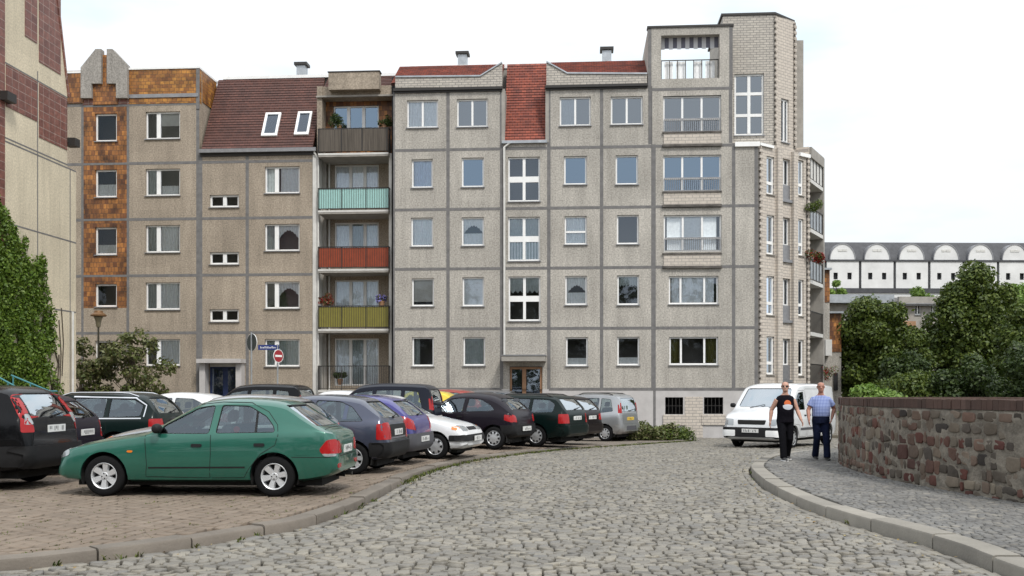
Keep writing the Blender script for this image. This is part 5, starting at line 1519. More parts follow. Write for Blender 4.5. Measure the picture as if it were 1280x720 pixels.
GREEN = dict(W=1.64, wb=2.4, r=.285, xm=-.35, rim='alloy6', seatx=-.12, rearseat=-.86, dash=.42,
    top=[(-2.07, .56), (-2.055, .76), (-2.01, .885), (-1.87, .945), (-1.58, 1.13), (-1.29, 1.315), (-1.05, 1.355), (-.62, 1.375), (-.16, 1.335), (.25, 1.13), (.66, .905), (.9, .865), (1.35, .79), (1.65, .715), (1.80, .655), (1.87, .60), (1.905, .52), (1.915, .38)],
    belt=[(-2.07, .54), (-1.88, .90), (-1.2, .89), (.5, .845), (.9, .80), (1.4, .70), (1.7, .62), (1.915, .38)],
    bot=BOT(-2.07, 1.915, .20), crown=CR(-2.07, -1.2, -.1, 1.915), tumble=.36,
    side=[[(.44, .875), (.36, .99), (-.12, 1.245), (-.34, 1.275), (-.285, .875)], [(-.375, .88), (-.43, 1.275), (-.82, 1.265), (-1.08, 1.12), (-1.19, .985), (-1.215, .895)]],
    rearw=[(-.635, .975), (.635, .975), (.565, 1.275), (-.565, 1.275)], screen=[(-.64, .93), (.64, .93), (.54, 1.28), (-.54, 1.28)],
    gaps=[[(.62, .90), (.60, .70), (.58, .45), (.60, .28), (-.3, .265), (-.32, .60), (-.315, .86)], [(-.33, .265), (-.78, .27), (-.86, .40), (-1.02, .60), (-1.22, .72), (-1.26, .86), (-1.24, 1.0), (-1.1, 1.18), (-.84, 1.305), (-.42, 1.315), (-.1, 1.28)],
          [(-1.98, .55), (-1.45, .555)]],
    rgaps=[[(-.58, .90), (-.60, .62), (-.5, .56), (.5, .56), (.60, .62), (.58, .90)]],
    tgaps=[[(.80, -.66), (.80, .66)], [(-1.87, -.60), (-1.87, .60)]],
    strips=[([(.56, .405), (-.80, .415)], .020, .006, 'trim')],
    handles=[(-.12, .715), (-1.0, .725)],
    lamps=[('tail_light', 'l', [(-2.045, .60), (-2.035, .80), (-1.93, .79), (-1.83, .66), (-1.86, .60)], 'red_lamp'), ('tail_light', 'b', [(.44, .60), (.74, .60), (.74, .79), (.50, .77)], 'red_lamp'),
           ('reversing_lamp', 'l', [(-2.045, .562), (-2.04, .602), (-1.86, .602), (-1.90, .562)], 'clear_lamp'),
           ('rear_reflector', 'b', [(.48, .40), (.66, .40), (.66, .46), (.48, .46)], 'red_lamp'), ('side_indicator', 'l', [(.78, .615), (.86, .615), (.86, .645), (.78, .645)], 'amber_lamp'),
           ('headlight', 'f', [(.40, .52), (.68, .53), (.66, .66), (.40, .65)], 'clear_lamp'), ('headlight', 'l', [(1.83, .53), (1.845, .60), (1.72, .655), (1.70, .575)], 'clear_lamp')],
    plates=[('b', .645, 0)], mirror=(.40, .95), mirrorm='trim',
    patches=[('fuel_flap', 'l', [(-1.68, .58), (-1.50, .58), (-1.50, .72), (-1.68, .72)], 'paint', .0035)])
def green_extra(root, sh, rw):
    # spoiler lip, aerofoil lettering on the rear glass, exhaust
    mb = MB(); rg = random.Random(5)
    y = -.36
    while y < .36:
        w_ = rg.choice((.03, .045, .06)); s0 = rg.choice((0, .012, .02)); hgt = rg.choice((.05, .07, .08))
        zc = 1.10
        for (dy, dz0, dz1, ww) in ((0, -hgt/2, hgt/2, .018), (.02, rg.choice((-.03, .02)), rg.choice((.03, .035)), .02)):
            sh.patch(mb, 'b', [(y + dy, zc + dz0), (y + dy + ww, zc + dz0), (y + dy + ww + .02, zc + dz1), (y + dy + .02, zc + dz1)], .002, 0, .2)
        y += w_ + .018
    mb.build('sticker', M['plate_ink'], rw)
    mb = MB(); mb.tube([(-2.04, -.45, .235), (-1.8, -.45, .24)], .03, 10); mb.build('exhaust', M['metal_dark'], root)
    ca = MB()
    for sg in (1, -1):
        ca.box(-.97, -.945, sg * .66, sg * .68, .88, 1.23)
    for sg in (1, -1):
        mb = MB(); sh.patch(mb, 'l' if sg > 0 else 'r', [(-.955, .89), (-.925, .89), (-.925, 1.245), (-.955, 1.25)], -.005, 0, .1); mb.build('window_divider', M['trim'], root)
    # small hanging ornament (plain round tag) in the rear side window
    mb = MB(); mb.lathe([(.001, -.01), (.045, -.012), (.045, .012), (.001, .01)], (-.62, .60, .93), n=16); mb.build('hanging_tag', M['red_lamp'], root)
GREEN['extra'] = green_extra

HATCH = dict(W=1.64, wb=2.46, r=.285, xm=-.3, seatx=-.05, rearseat=-.95, dash=.5,
    top=[(-1.86, .58), (-1.845, .82), (-1.77, .97), (-1.55, 1.17), (-1.30, 1.345), (-1.0, 1.395), (-.5, 1.42), (-.05, 1.385), (.32, 1.18), (.74, .955), (1.0, .905), (1.45, .82), (1.7, .745), (1.84, .65), (1.92, .5)],
    belt=[(-1.86, .56), (-1.7, .93), (-1.2, .92), (.5, .89), (1.0, .84), (1.4, .75), (1.7, .66), (1.92, .45)],
    bot=BOT(-1.86, 1.92, .21), crown=CR(-1.86, -1.2, -.1, 1.92), tumble=.34,
    side=[[(.52, .915), (.44, 1.02), (-.04, 1.295), (-.44, 1.32), (-.40, .915)], [(-.48, .92), (-.52, 1.32), (-.98, 1.30), (-1.20, 1.20), (-1.42, .945)]],
    rearw=[(-.55, .995), (.55, .995), (.47, 1.30), (-.47, 1.30)], screen=[(-.65, .975), (.65, .975), (.54, 1.32), (-.54, 1.32)],
    gaps=[[(.66, .93), (.66, .45), (.62, .29), (-.40, .275), (-.45, .60), (-.44, .90)]], rgaps=[[(-.60, .95), (-.60, .62), (.60, .62), (.60, .95)]], tgaps=[[(.88, -.66), (.88, .66)]],
    strips=[([(.9, .50), (-1.0, .51)], .045, .008, 'trim')], handles=[(-.30, .80)],
    lamps=[('tail_light', 'l', [(-1.84, .62), (-1.80, .90), (-1.66, .90), (-1.66, .62)], 'red_lamp'), ('tail_light', 'b', [(.50, .62), (.74, .62), (.70, .92), (.52, .92)], 'red_lamp'),
           ('headlight', 'f', [(.35, .62), (.68, .62), (.64, .74), (.35, .72)], 'clear_lamp'), ('indicator', 'l', [(1.60, .655), (1.76, .63), (1.76, .70), (1.60, .735)], 'amber_lamp')],
    patches=[('bumper', 'b', [(-.80, .34), (.80, .34), (.79, .58), (-.79, .58)], 'trim', .03), ('bumper', 'l', [(-1.86, .34), (-1.53, .34), (-1.53, .58), (-1.86, .58)], 'trim', .02)],
    plates=[('b', .74, 0), ('f', .45, 0)], mirror=(.50, .99), mirrorm='trim', wiper=(1.0,))
KA = D(HATCH, W=1.63, wb=2.45, r=.28,
    top=[(-1.74, .52), (-1.725, .72), (-1.66, .90), (-1.50, 1.08), (-1.28, 1.245), (-.98, 1.355), (-.5, 1.40), (-.05, 1.375), (.32, 1.19), (.74, .94), (1.1, .85), (1.45, .74), (1.68, .62), (1.80, .46)],
    belt=[(-1.74, .50), (-1.6, .86), (-1.2, .93), (.5, .87), (1.0, .80), (1.4, .68), (1.8, .42)], bot=BOT(-1.74, 1.80, .22), crown=[(-1.74, .02), (-1.5, .10), (-1.1, .13), (-.1, .12), (.65, .08), (1.5, .06), (1.8, .02)],
    side=[[(.50, .905), (.42, 1.01), (-.04, 1.245), (-.40, 1.27), (-.36, .905)], [(-.45, .92), (-.49, 1.265), (-.86, 1.225), (-1.12, 1.09), (-1.24, .97), (-1.1, .935)]],
    rearw=[(-.52, .97), (.52, .97), (.40, 1.26), (-.40, 1.26)], screen=[(-.63, .965), (.63, .965), (.52, 1.28), (-.52, 1.28)],
    lamps=[('tail_light', 'l', [(-1.70, .66), (-1.66, .83), (-1.50, .86), (-1.50, .72)], 'red_lamp'), ('tail_light', 'b', [(.50, .66), (.70, .68), (.66, .86), (.52, .82)], 'red_lamp'), ('headlight', 'f', [(.35, .60), (.62, .60), (.58, .72), (.35, .70)], 'clear_lamp')],
    patches=[('bumper', 'b', [(-.78, .30), (.78, .30), (.74, .60), (-.74, .60)], 'trim', .02), ('bumper', 'l', [(-1.74, .30), (-1.46, .30), (-1.40, .60), (-1.74, .60)], 'trim', .012)], strips=[], plates=[('b', .50, 0)], scale=1.06)
ESTATE = D(HATCH, W=1.74, wb=2.7, r=.305, xm=-.4, seatx=-.05, rearseat=-.95,
    top=[(-2.26, .58), (-2.245, .85), (-2.18, 1.02), (-2.05, 1.20), (-1.90, 1.375), (-1.72, 1.435), (-1.0, 1.47), (-.4, 1.47), (.02, 1.425), (.42, 1.20), (.86, .965), (1.2, .92), (1.7, .83), (2.0, .73), (2.13, .62), (2.20, .5)],
    belt=[(-2.26, .56), (-2.1, .95), (-1.2, .935), (.5, .90), (1.1, .86), (1.7, .76), (2.0, .66), (2.20, .45)], bot=BOT(-2.26, 2.20, .21), crown=CR(-2.26, -1.8, 0, 2.20),
    side=[[(.60, .93), (.52, 1.04), (.02, 1.32), (-.34, 1.345), (-.30, .93)], [(-.38, .935), (-.42, 1.35), (-1.12, 1.35), (-1.10, .94)], [(-1.18, .945), (-1.20, 1.345), (-1.70, 1.315), (-1.90, 1.20), (-1.86, .97)]],
    rearw=[(-.58, 1.02), (.58, 1.02), (.52, 1.35), (-.52, 1.35)], screen=[(-.68, .985), (.68, .985), (.57, 1.36), (-.57, 1.36)],
    gaps=[[(.76, .94), (.76, .45), (.70, .29), (-.32, .275), (-.35, .60), (-.34, .92)], [(-.34, .275), (-.95, .28), (-1.02, .45), (-1.16, .70), (-1.14, .93)]], rgaps=[[(-.66, .98), (-.68, .64), (.68, .64), (.66, .98)]], tgaps=[[(1.02, -.7), (1.02, .7)]],
    strips=[([(.95, .50), (-1.0, .51)], .04, .008, 'trim')], handles=[(-.18, .81), (-.98, .82)],
    lamps=[('tail_light', 'l', [(-2.25, .66), (-2.22, .92), (-2.04, .92), (-2.04, .66)], 'red_lamp'), ('tail_light', 'b', [(.55, .66), (.80, .66), (.78, .92), (.58, .92)], 'red_lamp'), ('headlight', 'f', [(.4, .60), (.75, .60), (.7, .73), (.4, .71)], 'clear_lamp')],
    patches=[('bumper', 'b', [(-.84, .32), (.84, .32), (.83, .60), (-.83, .60)], 'paint', .035), ('bumper', 'l', [(-2.26, .32), (-1.93, .32), (-1.93, .60), (-2.26, .60)], 'paint', .02)],
    plates=[('b', .80, 0)], mirror=(.58, 1.0), wiper=(1.04,), rails=(-1.75, -.1, .56))
MPV = D(HATCH, W=1.69, wb=2.5, r=.29, xm=-.2, seatx=.1, rearseat=-.75, seatz=.15, dash=.75,
    top=[(-1.86, .56), (-1.85, .88), (-1.81, 1.08), (-1.74, 1.44), (-1.63, 1.62), (-1.38, 1.675), (-.5, 1.70), (.1, 1.655), (.55, 1.36), (.95, 1.06), (1.3, .95), (1.62, .82), (1.78, .66), (1.84, .5)],
    belt=[(-1.86, .54), (-1.75, 1.0), (-1.2, .98), (.7, .95), (1.2, .87), (1.6, .74), (1.84, .45)], bot=BOT(-1.86, 1.84, .22), crown=CR(-1.86, -1.4, .1, 1.84), tumble=.24,
    side=[[(.80, .985), (.70, 1.10), (.28, 1.44), (-.22, 1.52), (-.20, .985)], [(-.28, .99), (-.30, 1.525), (-.98, 1.525), (-.96, 1.0)], [(-1.04, 1.0), (-1.06, 1.52), (-1.42, 1.48), (-1.54, 1.06)]],
    rearw=[(-.58, 1.05), (.58, 1.05), (.53, 1.53), (-.53, 1.53)], screen=[(-.66, 1.06), (.66, 1.06), (.56, 1.56), (-.56, 1.56)],
    gaps=[[(.92, .96), (.86, .45), (.80, .30), (-.22, .285), (-.25, .6), (-.24, .97)], [(-.24, .285), (-.82, .29), (-.95, .55), (-1.02, .98)]], handles=[(-.08, .86), (-.85, .88)],
    lamps=[('tail_light', 'l', [(-1.78, 1.0), (-1.735, 1.30), (-1.69, 1.30), (-1.73, 1.0)], 'red_lamp'), ('tail_light', 'b', [(.63, 1.0), (.73, 1.0), (.635, 1.36), (.57, 1.36)], 'red_lamp'), ('rear_reflector', 'b', [(.50, .50), (.66, .50), (.66, .56), (.50, .56)], 'red_lamp'), ('headlight', 'f', [(.35, .66), (.66, .66), (.60, .82), (.35, .78)], 'clear_lamp')],
    patches=[('bumper', 'b', [(-.81, .30), (.81, .30), (.80, .62), (-.80, .62)], 'paint', .035), ('bumper', 'l', [(-1.86, .30), (-1.56, .30), (-1.56, .62), (-1.86, .62)], 'paint', .02), ('bumper_insert', 'b', [(-.40, .40), (.40, .40), (.38, .55), (-.38, .55)], 'greytrim', .045)],
    plates=[('b', .80, 0)], strips=[], mirror=(.78, 1.06), rails=(-1.45, -.1, .55), wiper=(1.07,))
SUV = D(ESTATE, W=1.78, wb=2.62, r=.335, xm=-.4,
    top=[(-2.12, .62), (-2.105, .92), (-2.04, 1.08), (-1.86, 1.36), (-1.72, 1.50), (-1.5, 1.545), (-.8, 1.57), (-.3, 1.56), (.08, 1.52), (.48, 1.29), (.88, 1.07), (1.2, 1.01), (1.65, .92), (1.95, .80), (2.05, .68), (2.10, .55)],
    belt=[(-2.12, .60), (-1.95, 1.04), (-1.2, 1.02), (.5, .99), (1.1, .95), (1.7, .84), (2.10, .50)], bot=BOT(-2.12, 2.10, .24), crown=CR(-2.12, -1.5, 0, 2.10), tumble=.30,
    side=[[(.62, 1.02), (.52, 1.12), (.06, 1.40), (-.32, 1.44), (-.30, 1.02)], [(-.38, 1.025), (-.40, 1.44), (-1.02, 1.44), (-1.05, 1.03)], [(-1.12, 1.04), (-1.10, 1.44), (-1.45, 1.40), (-1.62, 1.08)]],
    rearw=[(-.56, 1.07), (.56, 1.07), (.50, 1.44), (-.50, 1.44)], screen=[(-.68, 1.08), (.68, 1.08), (.57, 1.46), (-.57, 1.46)], handles=[(-.18, .90), (-.98, .91)],
    lamps=[('tail_light', 'l', [(-2.09, .86), (-2.08, 1.06), (-1.83, 1.42), (-1.77, 1.42), (-1.98, 1.06), (-2.01, .86)], 'red_lamp'), ('tail_light', 'b', [(.62, .86), (.78, .86), (.76, .97), (.62, .97)], 'red_lamp'), ('reversing_lamp', 'b', [(.60, .975), (.755, .975), (.715, 1.13), (.60, 1.13)], 'clear_lamp'), ('tail_light', 'b', [(.60, 1.135), (.71, 1.135), (.62, 1.42), (.565, 1.42)], 'red_lamp'), ('headlight', 'f', [(.4, .72), (.75, .72), (.7, .86), (.4, .84)], 'clear_lamp')],
    patches=[('bumper', 'b', [(-.86, .36), (.86, .36), (.85, .66), (-.85, .66)], 'trim', .05), ('bumper', 'l', [(-2.12, .36), (-1.72, .36), (-1.72, .66), (-2.12, .66)], 'trim', .02), ('skid_plate', 'b', [(-.3, .27), (.3, .27), (.34, .34), (-.34, .34)], 'chrome', .03)],
    plates=[('b', .90, -.02)], mirror=(.60, 1.09), rails=None, wiper=(1.08,), gaps=[[(.78, 1.0), (.76, .5), (-.32, .32), (-.35, .60), (-.34, 1.0)]])
SEDAN = D(ESTATE, wb=2.65, W=1.72, top=[(-2.15, .58), (-2.14, .82), (-2.08, .97), (-1.75, 1.02), (-1.40, 1.20), (-1.05, 1.38), (-.6, 1.43), (-.3, 1.43), (.05, 1.39), (.45, 1.18), (.85, .96), (1.2, .91), (1.7, .82), (2.0, .72), (2.13, .62), (2.2, .5)],
    belt=[(-2.15, .56), (-2.0, .93), (-1.2, .93), (.5, .90), (1.1, .85), (1.7, .75), (2.2, .45)], bot=BOT(-2.15, 2.2, .21), crown=CR(-2.15, -1.1, 0, 2.2),
    side=[[(.58, .93), (.50, 1.03), (.03, 1.29), (-.34, 1.315), (-.30, .93)], [(-.38, .935), (-.42, 1.315), (-.85, 1.30), (-1.12, 1.15), (-1.28, .96)]], rearw=[(-.55, 1.05), (.55, 1.05), (.49, 1.32), (-.49, 1.32)],
    gaps=[[(.76, .94), (.76, .45), (.70, .29), (-.32, .275), (-.35, .60), (-.34, .92)]], rails=None, wiper=None)

P = {k: paint('paint_' + k, *v) for k, v in dict(green=((.018, .125, .088), .3, .30), black=((.008, .008, .010), .1, .25), aubergine=((.018, .012, .030), .3, .3), darkgreen=((.010, .026, .024), .3, .3), white=((.72, .73, .74), 0, .35), silver=((.42, .43, .44), .7, .35),
     bluegrey=((.060, .068, .105), .5, .35), purple=((.030, .025, .19), .2, .35), plum=((.022, .015, .026), .3, .3), racing=((.007, .022, .020), .3, .3), darkred=((.022, .014, .016), .3, .3), navy=((.016, .020, .040), .3, .3), yellow=((.70, .52, .02), 0, .35), red=((.30, .030, .018), .1, .35), grey=((.20, .20, .21), .6, .35)).items()}
# front row, seen from the left rear
car(GREEN, 'parked_car', 'metallic green fastback parked broadside nearest the camera, lettering across its rear window', P['green'], (344, 13.85), 2.5)
car(D(HATCH, rim='cap7', plates=[('b', .80, 0)]), 'parked_car', 'silver hatchback almost hidden behind the green fastback', P['silver'], (352, 16.0), 6)
car(D(HATCH, rim='alloy6', patches=[('bumper', 'b', [(-.80, .32), (.80, .32), (.79, .57), (-.79, .57)], 'trim', .04), ('bumper', 'l', [(-1.86, .32), (-1.53, .32), (-1.53, .57), (-1.86, .57)], 'trim', .02), ('tailgate_panel', 'b', [(-.50, .66), (.50, .66), (.50, .88), (-.50, .88)], 'trim', .006)],
    gaps=HATCH['gaps'], strips=[([(1.7, .50), (-1.0, .50)], .10, .008, 'trim')]), 'parked_car', 'grey-blue three-door hatchback with black bumper, next to the purple car', P['bluegrey'], (442, 17.7), 9)
car(D(HATCH, top=[(-1.86, .56), (-1.845, .80), (-1.77, .95), (-1.58, 1.14), (-1.30, 1.33), (-1.0, 1.39), (-.5, 1.42), (-.05, 1.385), (.32, 1.18), (.74, .955), (1.0, .905), (1.45, .82), (1.7, .745), (1.84, .65), (1.92, .5)],
    lamps=[('tail_light', 'l', [(-1.83, .72), (-1.80, .96), (-1.58, 1.0), (-1.62, .80)], 'red_lamp'), ('tail_light', 'b', [(.48, .70), (.74, .74), (.70, .96), (.56, .92)], 'red_lamp'), ('headlight', 'f', [(.35, .62), (.68, .62), (.64, .74), (.35, .72)], 'clear_lamp')],
    patches=[('bumper', 'b', [(-.80, .32), (.80, .32), (.79, .64), (-.79, .64)], 'greytrim', .04), ('bumper', 'l', [(-1.86, .32), (-1.53, .32), (-1.53, .64), (-1.86, .64)], 'greytrim', .02)], plates=[('b', .52, 0)], strips=[]),
    'parked_car', 'bright purple-blue hatchback with grey bumper and large red tail lights', P['purple'], (478, 19.9), 12)
car(D(HATCH, rim='cap7', lamps=HATCH['lamps'],
    patches=[('bumper', 'f', [(-.78, .40), (.78, .40), (.78, .53), (-.78, .53)], 'trim', .03), ('bumper', 'l', [(1.55, .40), (1.92, .40), (1.90, .53), (1.55, .53)], 'trim', .015), ('grille', 'f', [(-.30, .63), (.30, .63), (.30, .70), (-.30, .70)], 'trim', .006)], wiper=None),
    'parked_car', 'white hatchback parked nose out with its bonnet and orange indicator towards the road', P['white'], (545, 21.9), 15, nose_right=True, near='fr')
car(KA, 'parked_car', 'small rounded dark plum hatchback between the white nose and the dark estate', P['plum'], (616, 26.0), 24)
car(D(ESTATE, rim='cap9'), 'parked_car', 'dark green estate with red tail lights and roof rails in the front row', P['racing'], (671, 27.9), 28)
car(D(ESTATE, lamps=[('tail_light', 'l', [(-2.25, .70), (-2.22, .92), (-1.96, .92), (-1.98, .70)], 'red_lamp'), ('tail_light', 'b', [(.45, .72), (.80, .70), (.78, .92), (.48, .90)], 'red_lamp')], rails=None), 'parked_car', 'near-black car with wide red tail lights beside the silver people carrier', P['darkred'], (694, 30.6), 30)
car(D(MPV, platem='plate_y'), 'parked_car', 'silver people carrier with a yellow number plate at the far end of the row', P['silver'], (757, 34.8), 32)
# left block, behind the bonnet of the green car
car(SUV, 'parked_car', 'black high-bodied estate with tall red and white tail lights, cut off by the left edge', P['black'], (-31, 14.6), 3)
car(D(HATCH, lamps=[('tail_light', 'l', [(-1.84, .66), (-1.80, .92), (-1.70, .92), (-1.68, .66)], 'red_lamp'), ('tail_light', 'b', [(.54, .64), (.76, .64), (.74, .94), (.56, .94)], 'red_lamp'), ('reversing_lamp', 'b', [(.57, .72), (.70, .72), (.69, .82), (.58, .82)], 'clear_lamp')],
    top=[(x, z * 1.035) for x, z in HATCH['top']], patches=[('bumper', 'b', [(-.80, .34), (.80, .34), (.79, .60), (-.79, .60)], 'paint', .03)]), 'parked_car', 'dark aubergine hatchback with round-lensed red tail lights beside the black estate', P['aubergine'], (42, 17.3), 1)
car(D(ESTATE, railm='chrome', strips=[([(.62, .915), (-1.88, .93)], .022, .006, 'chrome'), ([(-1.93, .96), (-1.96, 1.2), (-1.72, 1.35), (-.4, 1.375)], .022, .006, 'chrome')], rails=(-1.75, -.1, .60)), 'parked_car', 'dark estate with chrome window trim and a silver roof rail in the left block', P['darkgreen'], (146, 20.6), 3)
car(HATCH, 'parked_car', 'silver-white hatchback between the chrome-trimmed estate and the green fastback', P['silver'], (170, 22.4), 5)
car(D(HATCH, top=[(x, z * 1.03) for x, z in HATCH['top']]), 'parked_car', 'white hatchback whose roof shows above the green fastback, in front of the blue door', P['white'], (252, 25.2), 5)
car(D(MPV, rails=None), 'parked_car', 'tall black car with an arched roof below the entry sign', P['black'], (352, 28.5), 8)
car(D(HATCH, top=[(x, z * 1.06) for x, z in HATCH['top']]), 'parked_car', 'white car behind the purple hatchback, only its roof in view below the balconies', P['white'], (450, 28.5), 8)
car(D(MPV, rails=None), 'parked_car', 'navy people carrier behind the white hatchback with its nose out', P['navy'], (514, 25.6), 8)
car(D(HATCH, top=[(x, z * 1.06) for x, z in HATCH['top']]), 'parked_car', 'yellow car behind the dark plum hatchback, mostly hidden', P['yellow'], (552, 33.5), 10)
car(D(HATCH, scale=1.1), 'parked_car', 'dark red car with only its roof showing in the back row', P['red'], (577, 37.0), 10)
car(D(MPV, rails=None, top=[(x, z * .95) for x, z in MPV['top']]), 'parked_car', 'grey car in the back row before the wooden entrance door', P['grey'], (625, 39.5), 12)
car(D(HATCH, top=[(x, z * 1.08) for x, z in HATCH['top']]), 'parked_car', 'silver car farthest back, behind the near-black car', P['silver'], (722, 39.5), 14)

# ------------------------------------------------------------------ van
VAN = dict(W=1.92, wb=2.85, r=.325, xm=.3, ground='road', rim='cap9', seatx=.95, rearseat=.15, seatz=.45, dash=1.5, tumble=.12, shoulder=.2,
    top=[(-2.25, .70), (-2.24, 1.55), (-2.19, 1.84), (-2.02, 1.93), (-.6, 1.96), (.55, 1.955), (.86, 1.90), (1.25, 1.56), (1.58, 1.235), (1.72, 1.17), (2.12, 1.03), (2.28, .88), (2.34, .66), (2.36, .5)],
    belt=[(-2.25, .68), (-2.1, 1.12), (1.3, 1.12), (1.7, 1.06), (2.1, .94), (2.36, .46)], bot=[(-2.25, .36), (-2.0, .30), (-1, .28), (1.5, .28), (2.2, .27), (2.36, .33)],
    crown=[(-2.25, .03), (-2.0, .08), (-1.0, .09), (.8, .09), (1.6, .07), (2.1, .05), (2.36, .02)], plan=[(0, .16), (.05, .10), (.15, .05), (.45, .02), (1.0, 0), (9, 0)],
    side=[[(1.42, 1.15), (1.30, 1.30), (.92, 1.66), (.52, 1.70), (.52, 1.15)]], rearw=None, screen=[(-.78, 1.24), (.78, 1.24), (.70, 1.80), (-.70, 1.80)],
    gaps=[[(1.52, 1.10), (1.50, .75), (1.02, .70), (.98, .34), (.46, .34), (.44, 1.74), (.90, 1.73)], [(.36, .34), (.36, 1.78), (-.85, 1.78), (-.85, .34), (.36, .34)], [(-.9, 1.15), (-2.1, 1.15)]], strips=[([(.95, .58), (-.95, .58)], .07, .01, 'greytrim')],
    handles=[(.58, .98), (.24, .98)], lamps=[('headlight', 'f', [(.56, .70), (.86, .71), (.84, .90), (.58, .88)], 'clear_lamp'), ('indicator', 'l', [(2.20, .70), (2.28, .72), (2.22, .86), (2.12, .88)], 'clear_lamp'), ('tail_light', 'l', [(-2.24, .80), (-2.22, 1.2), (-2.14, 1.2), (-2.14, .80)], 'red_lamp')],
    patches=[('grille', 'f', [(-.42, .73), (.42, .73), (.45, .86), (-.45, .86)], 'under', .006), ('bumper', 'f', [(-.90, .36), (.90, .36), (.90, .64), (-.90, .64)], 'trim', .05), ('bumper', 'l', [(1.86, .36), (2.36, .36), (2.34, .64), (1.86, .64)], 'trim', .03),
             ('bumper_corner', 'f', [(-.93, .38), (-.48, .38), (-.48, .56), (-.93, .56)], 'white', .062), ('bumper_corner', 'f', [(.48, .38), (.93, .38), (.93, .56), (.48, .56)], 'white', .062)],
    plates=[('f', .55, 0)], mirror=(1.42, 1.28), mirrorm='trim')
def van_extra(root, sh, rw):
    mb = MB()
    for y in (-.35, .25):
        a, n = sh.hit('f', y, 1.20); b, n2 = sh.hit('f', y + .42, 1.30); mb.tube([a + n * .015, b + n2 * .015], .010, 6)
    mb.build('wiper', M['trim'], root)
    rg = random.Random(2); mb = MB()
    for k in range(9):
        y = -.6 + .14 * k; mb.box(1.35, 1.5, y, y + .09, 1.09, 1.13 + rg.random() * .06)
    mb.build('dashboard_clutter', M['offwhite'], root)
VAN['extra'] = van_extra
car(VAN, 'parked_van', 'white panel van facing the camera on the cobbles behind the two walking men', P['white'], (922, 30.6), 128, cat='van', group=None, near='fr', nose_right=True)
# ================================================================== PEOPLE
def ell(mb, rings, n=20):
    """horizontal rings: (centre, rx, ry, turn)"""
    rr = []
    for c, rx, ry, tw in rings:
        ct, st = math.cos(tw), math.sin(tw)
        rr.append([Vector((c[0] + rx*math.cos(t)*ct - ry*math.sin(t)*st, c[1] + rx*math.cos(t)*st + ry*math.sin(t)*ct, c[2])) for t in [2*math.pi*k/n for k in range(n)]])
    mb.rings(rr)
def fuse(name, mb, m, voxel, parent, smoothit=4):
    me = mb.mesh(name, m)
    o = bpy.data.objects.new('tmp', me); COL.objects.link(o)
    r = o.modifiers.new('r', 'REMESH'); r.mode = 'VOXEL'; r.voxel_size = voxel
    s = o.modifiers.new('s', 'SMOOTH'); s.iterations = smoothit; s.factor = .5
    bpy.context.view_layer.update()
    res = bpy.data.meshes.new_from_object(o.evaluated_get(bpy.context.evaluated_depsgraph_get()))
    bpy.data.objects.remove(o)
    res.materials.clear(); res.materials.append(m); res.shade_smooth(); res.name = name
    return link(name, res, parent)

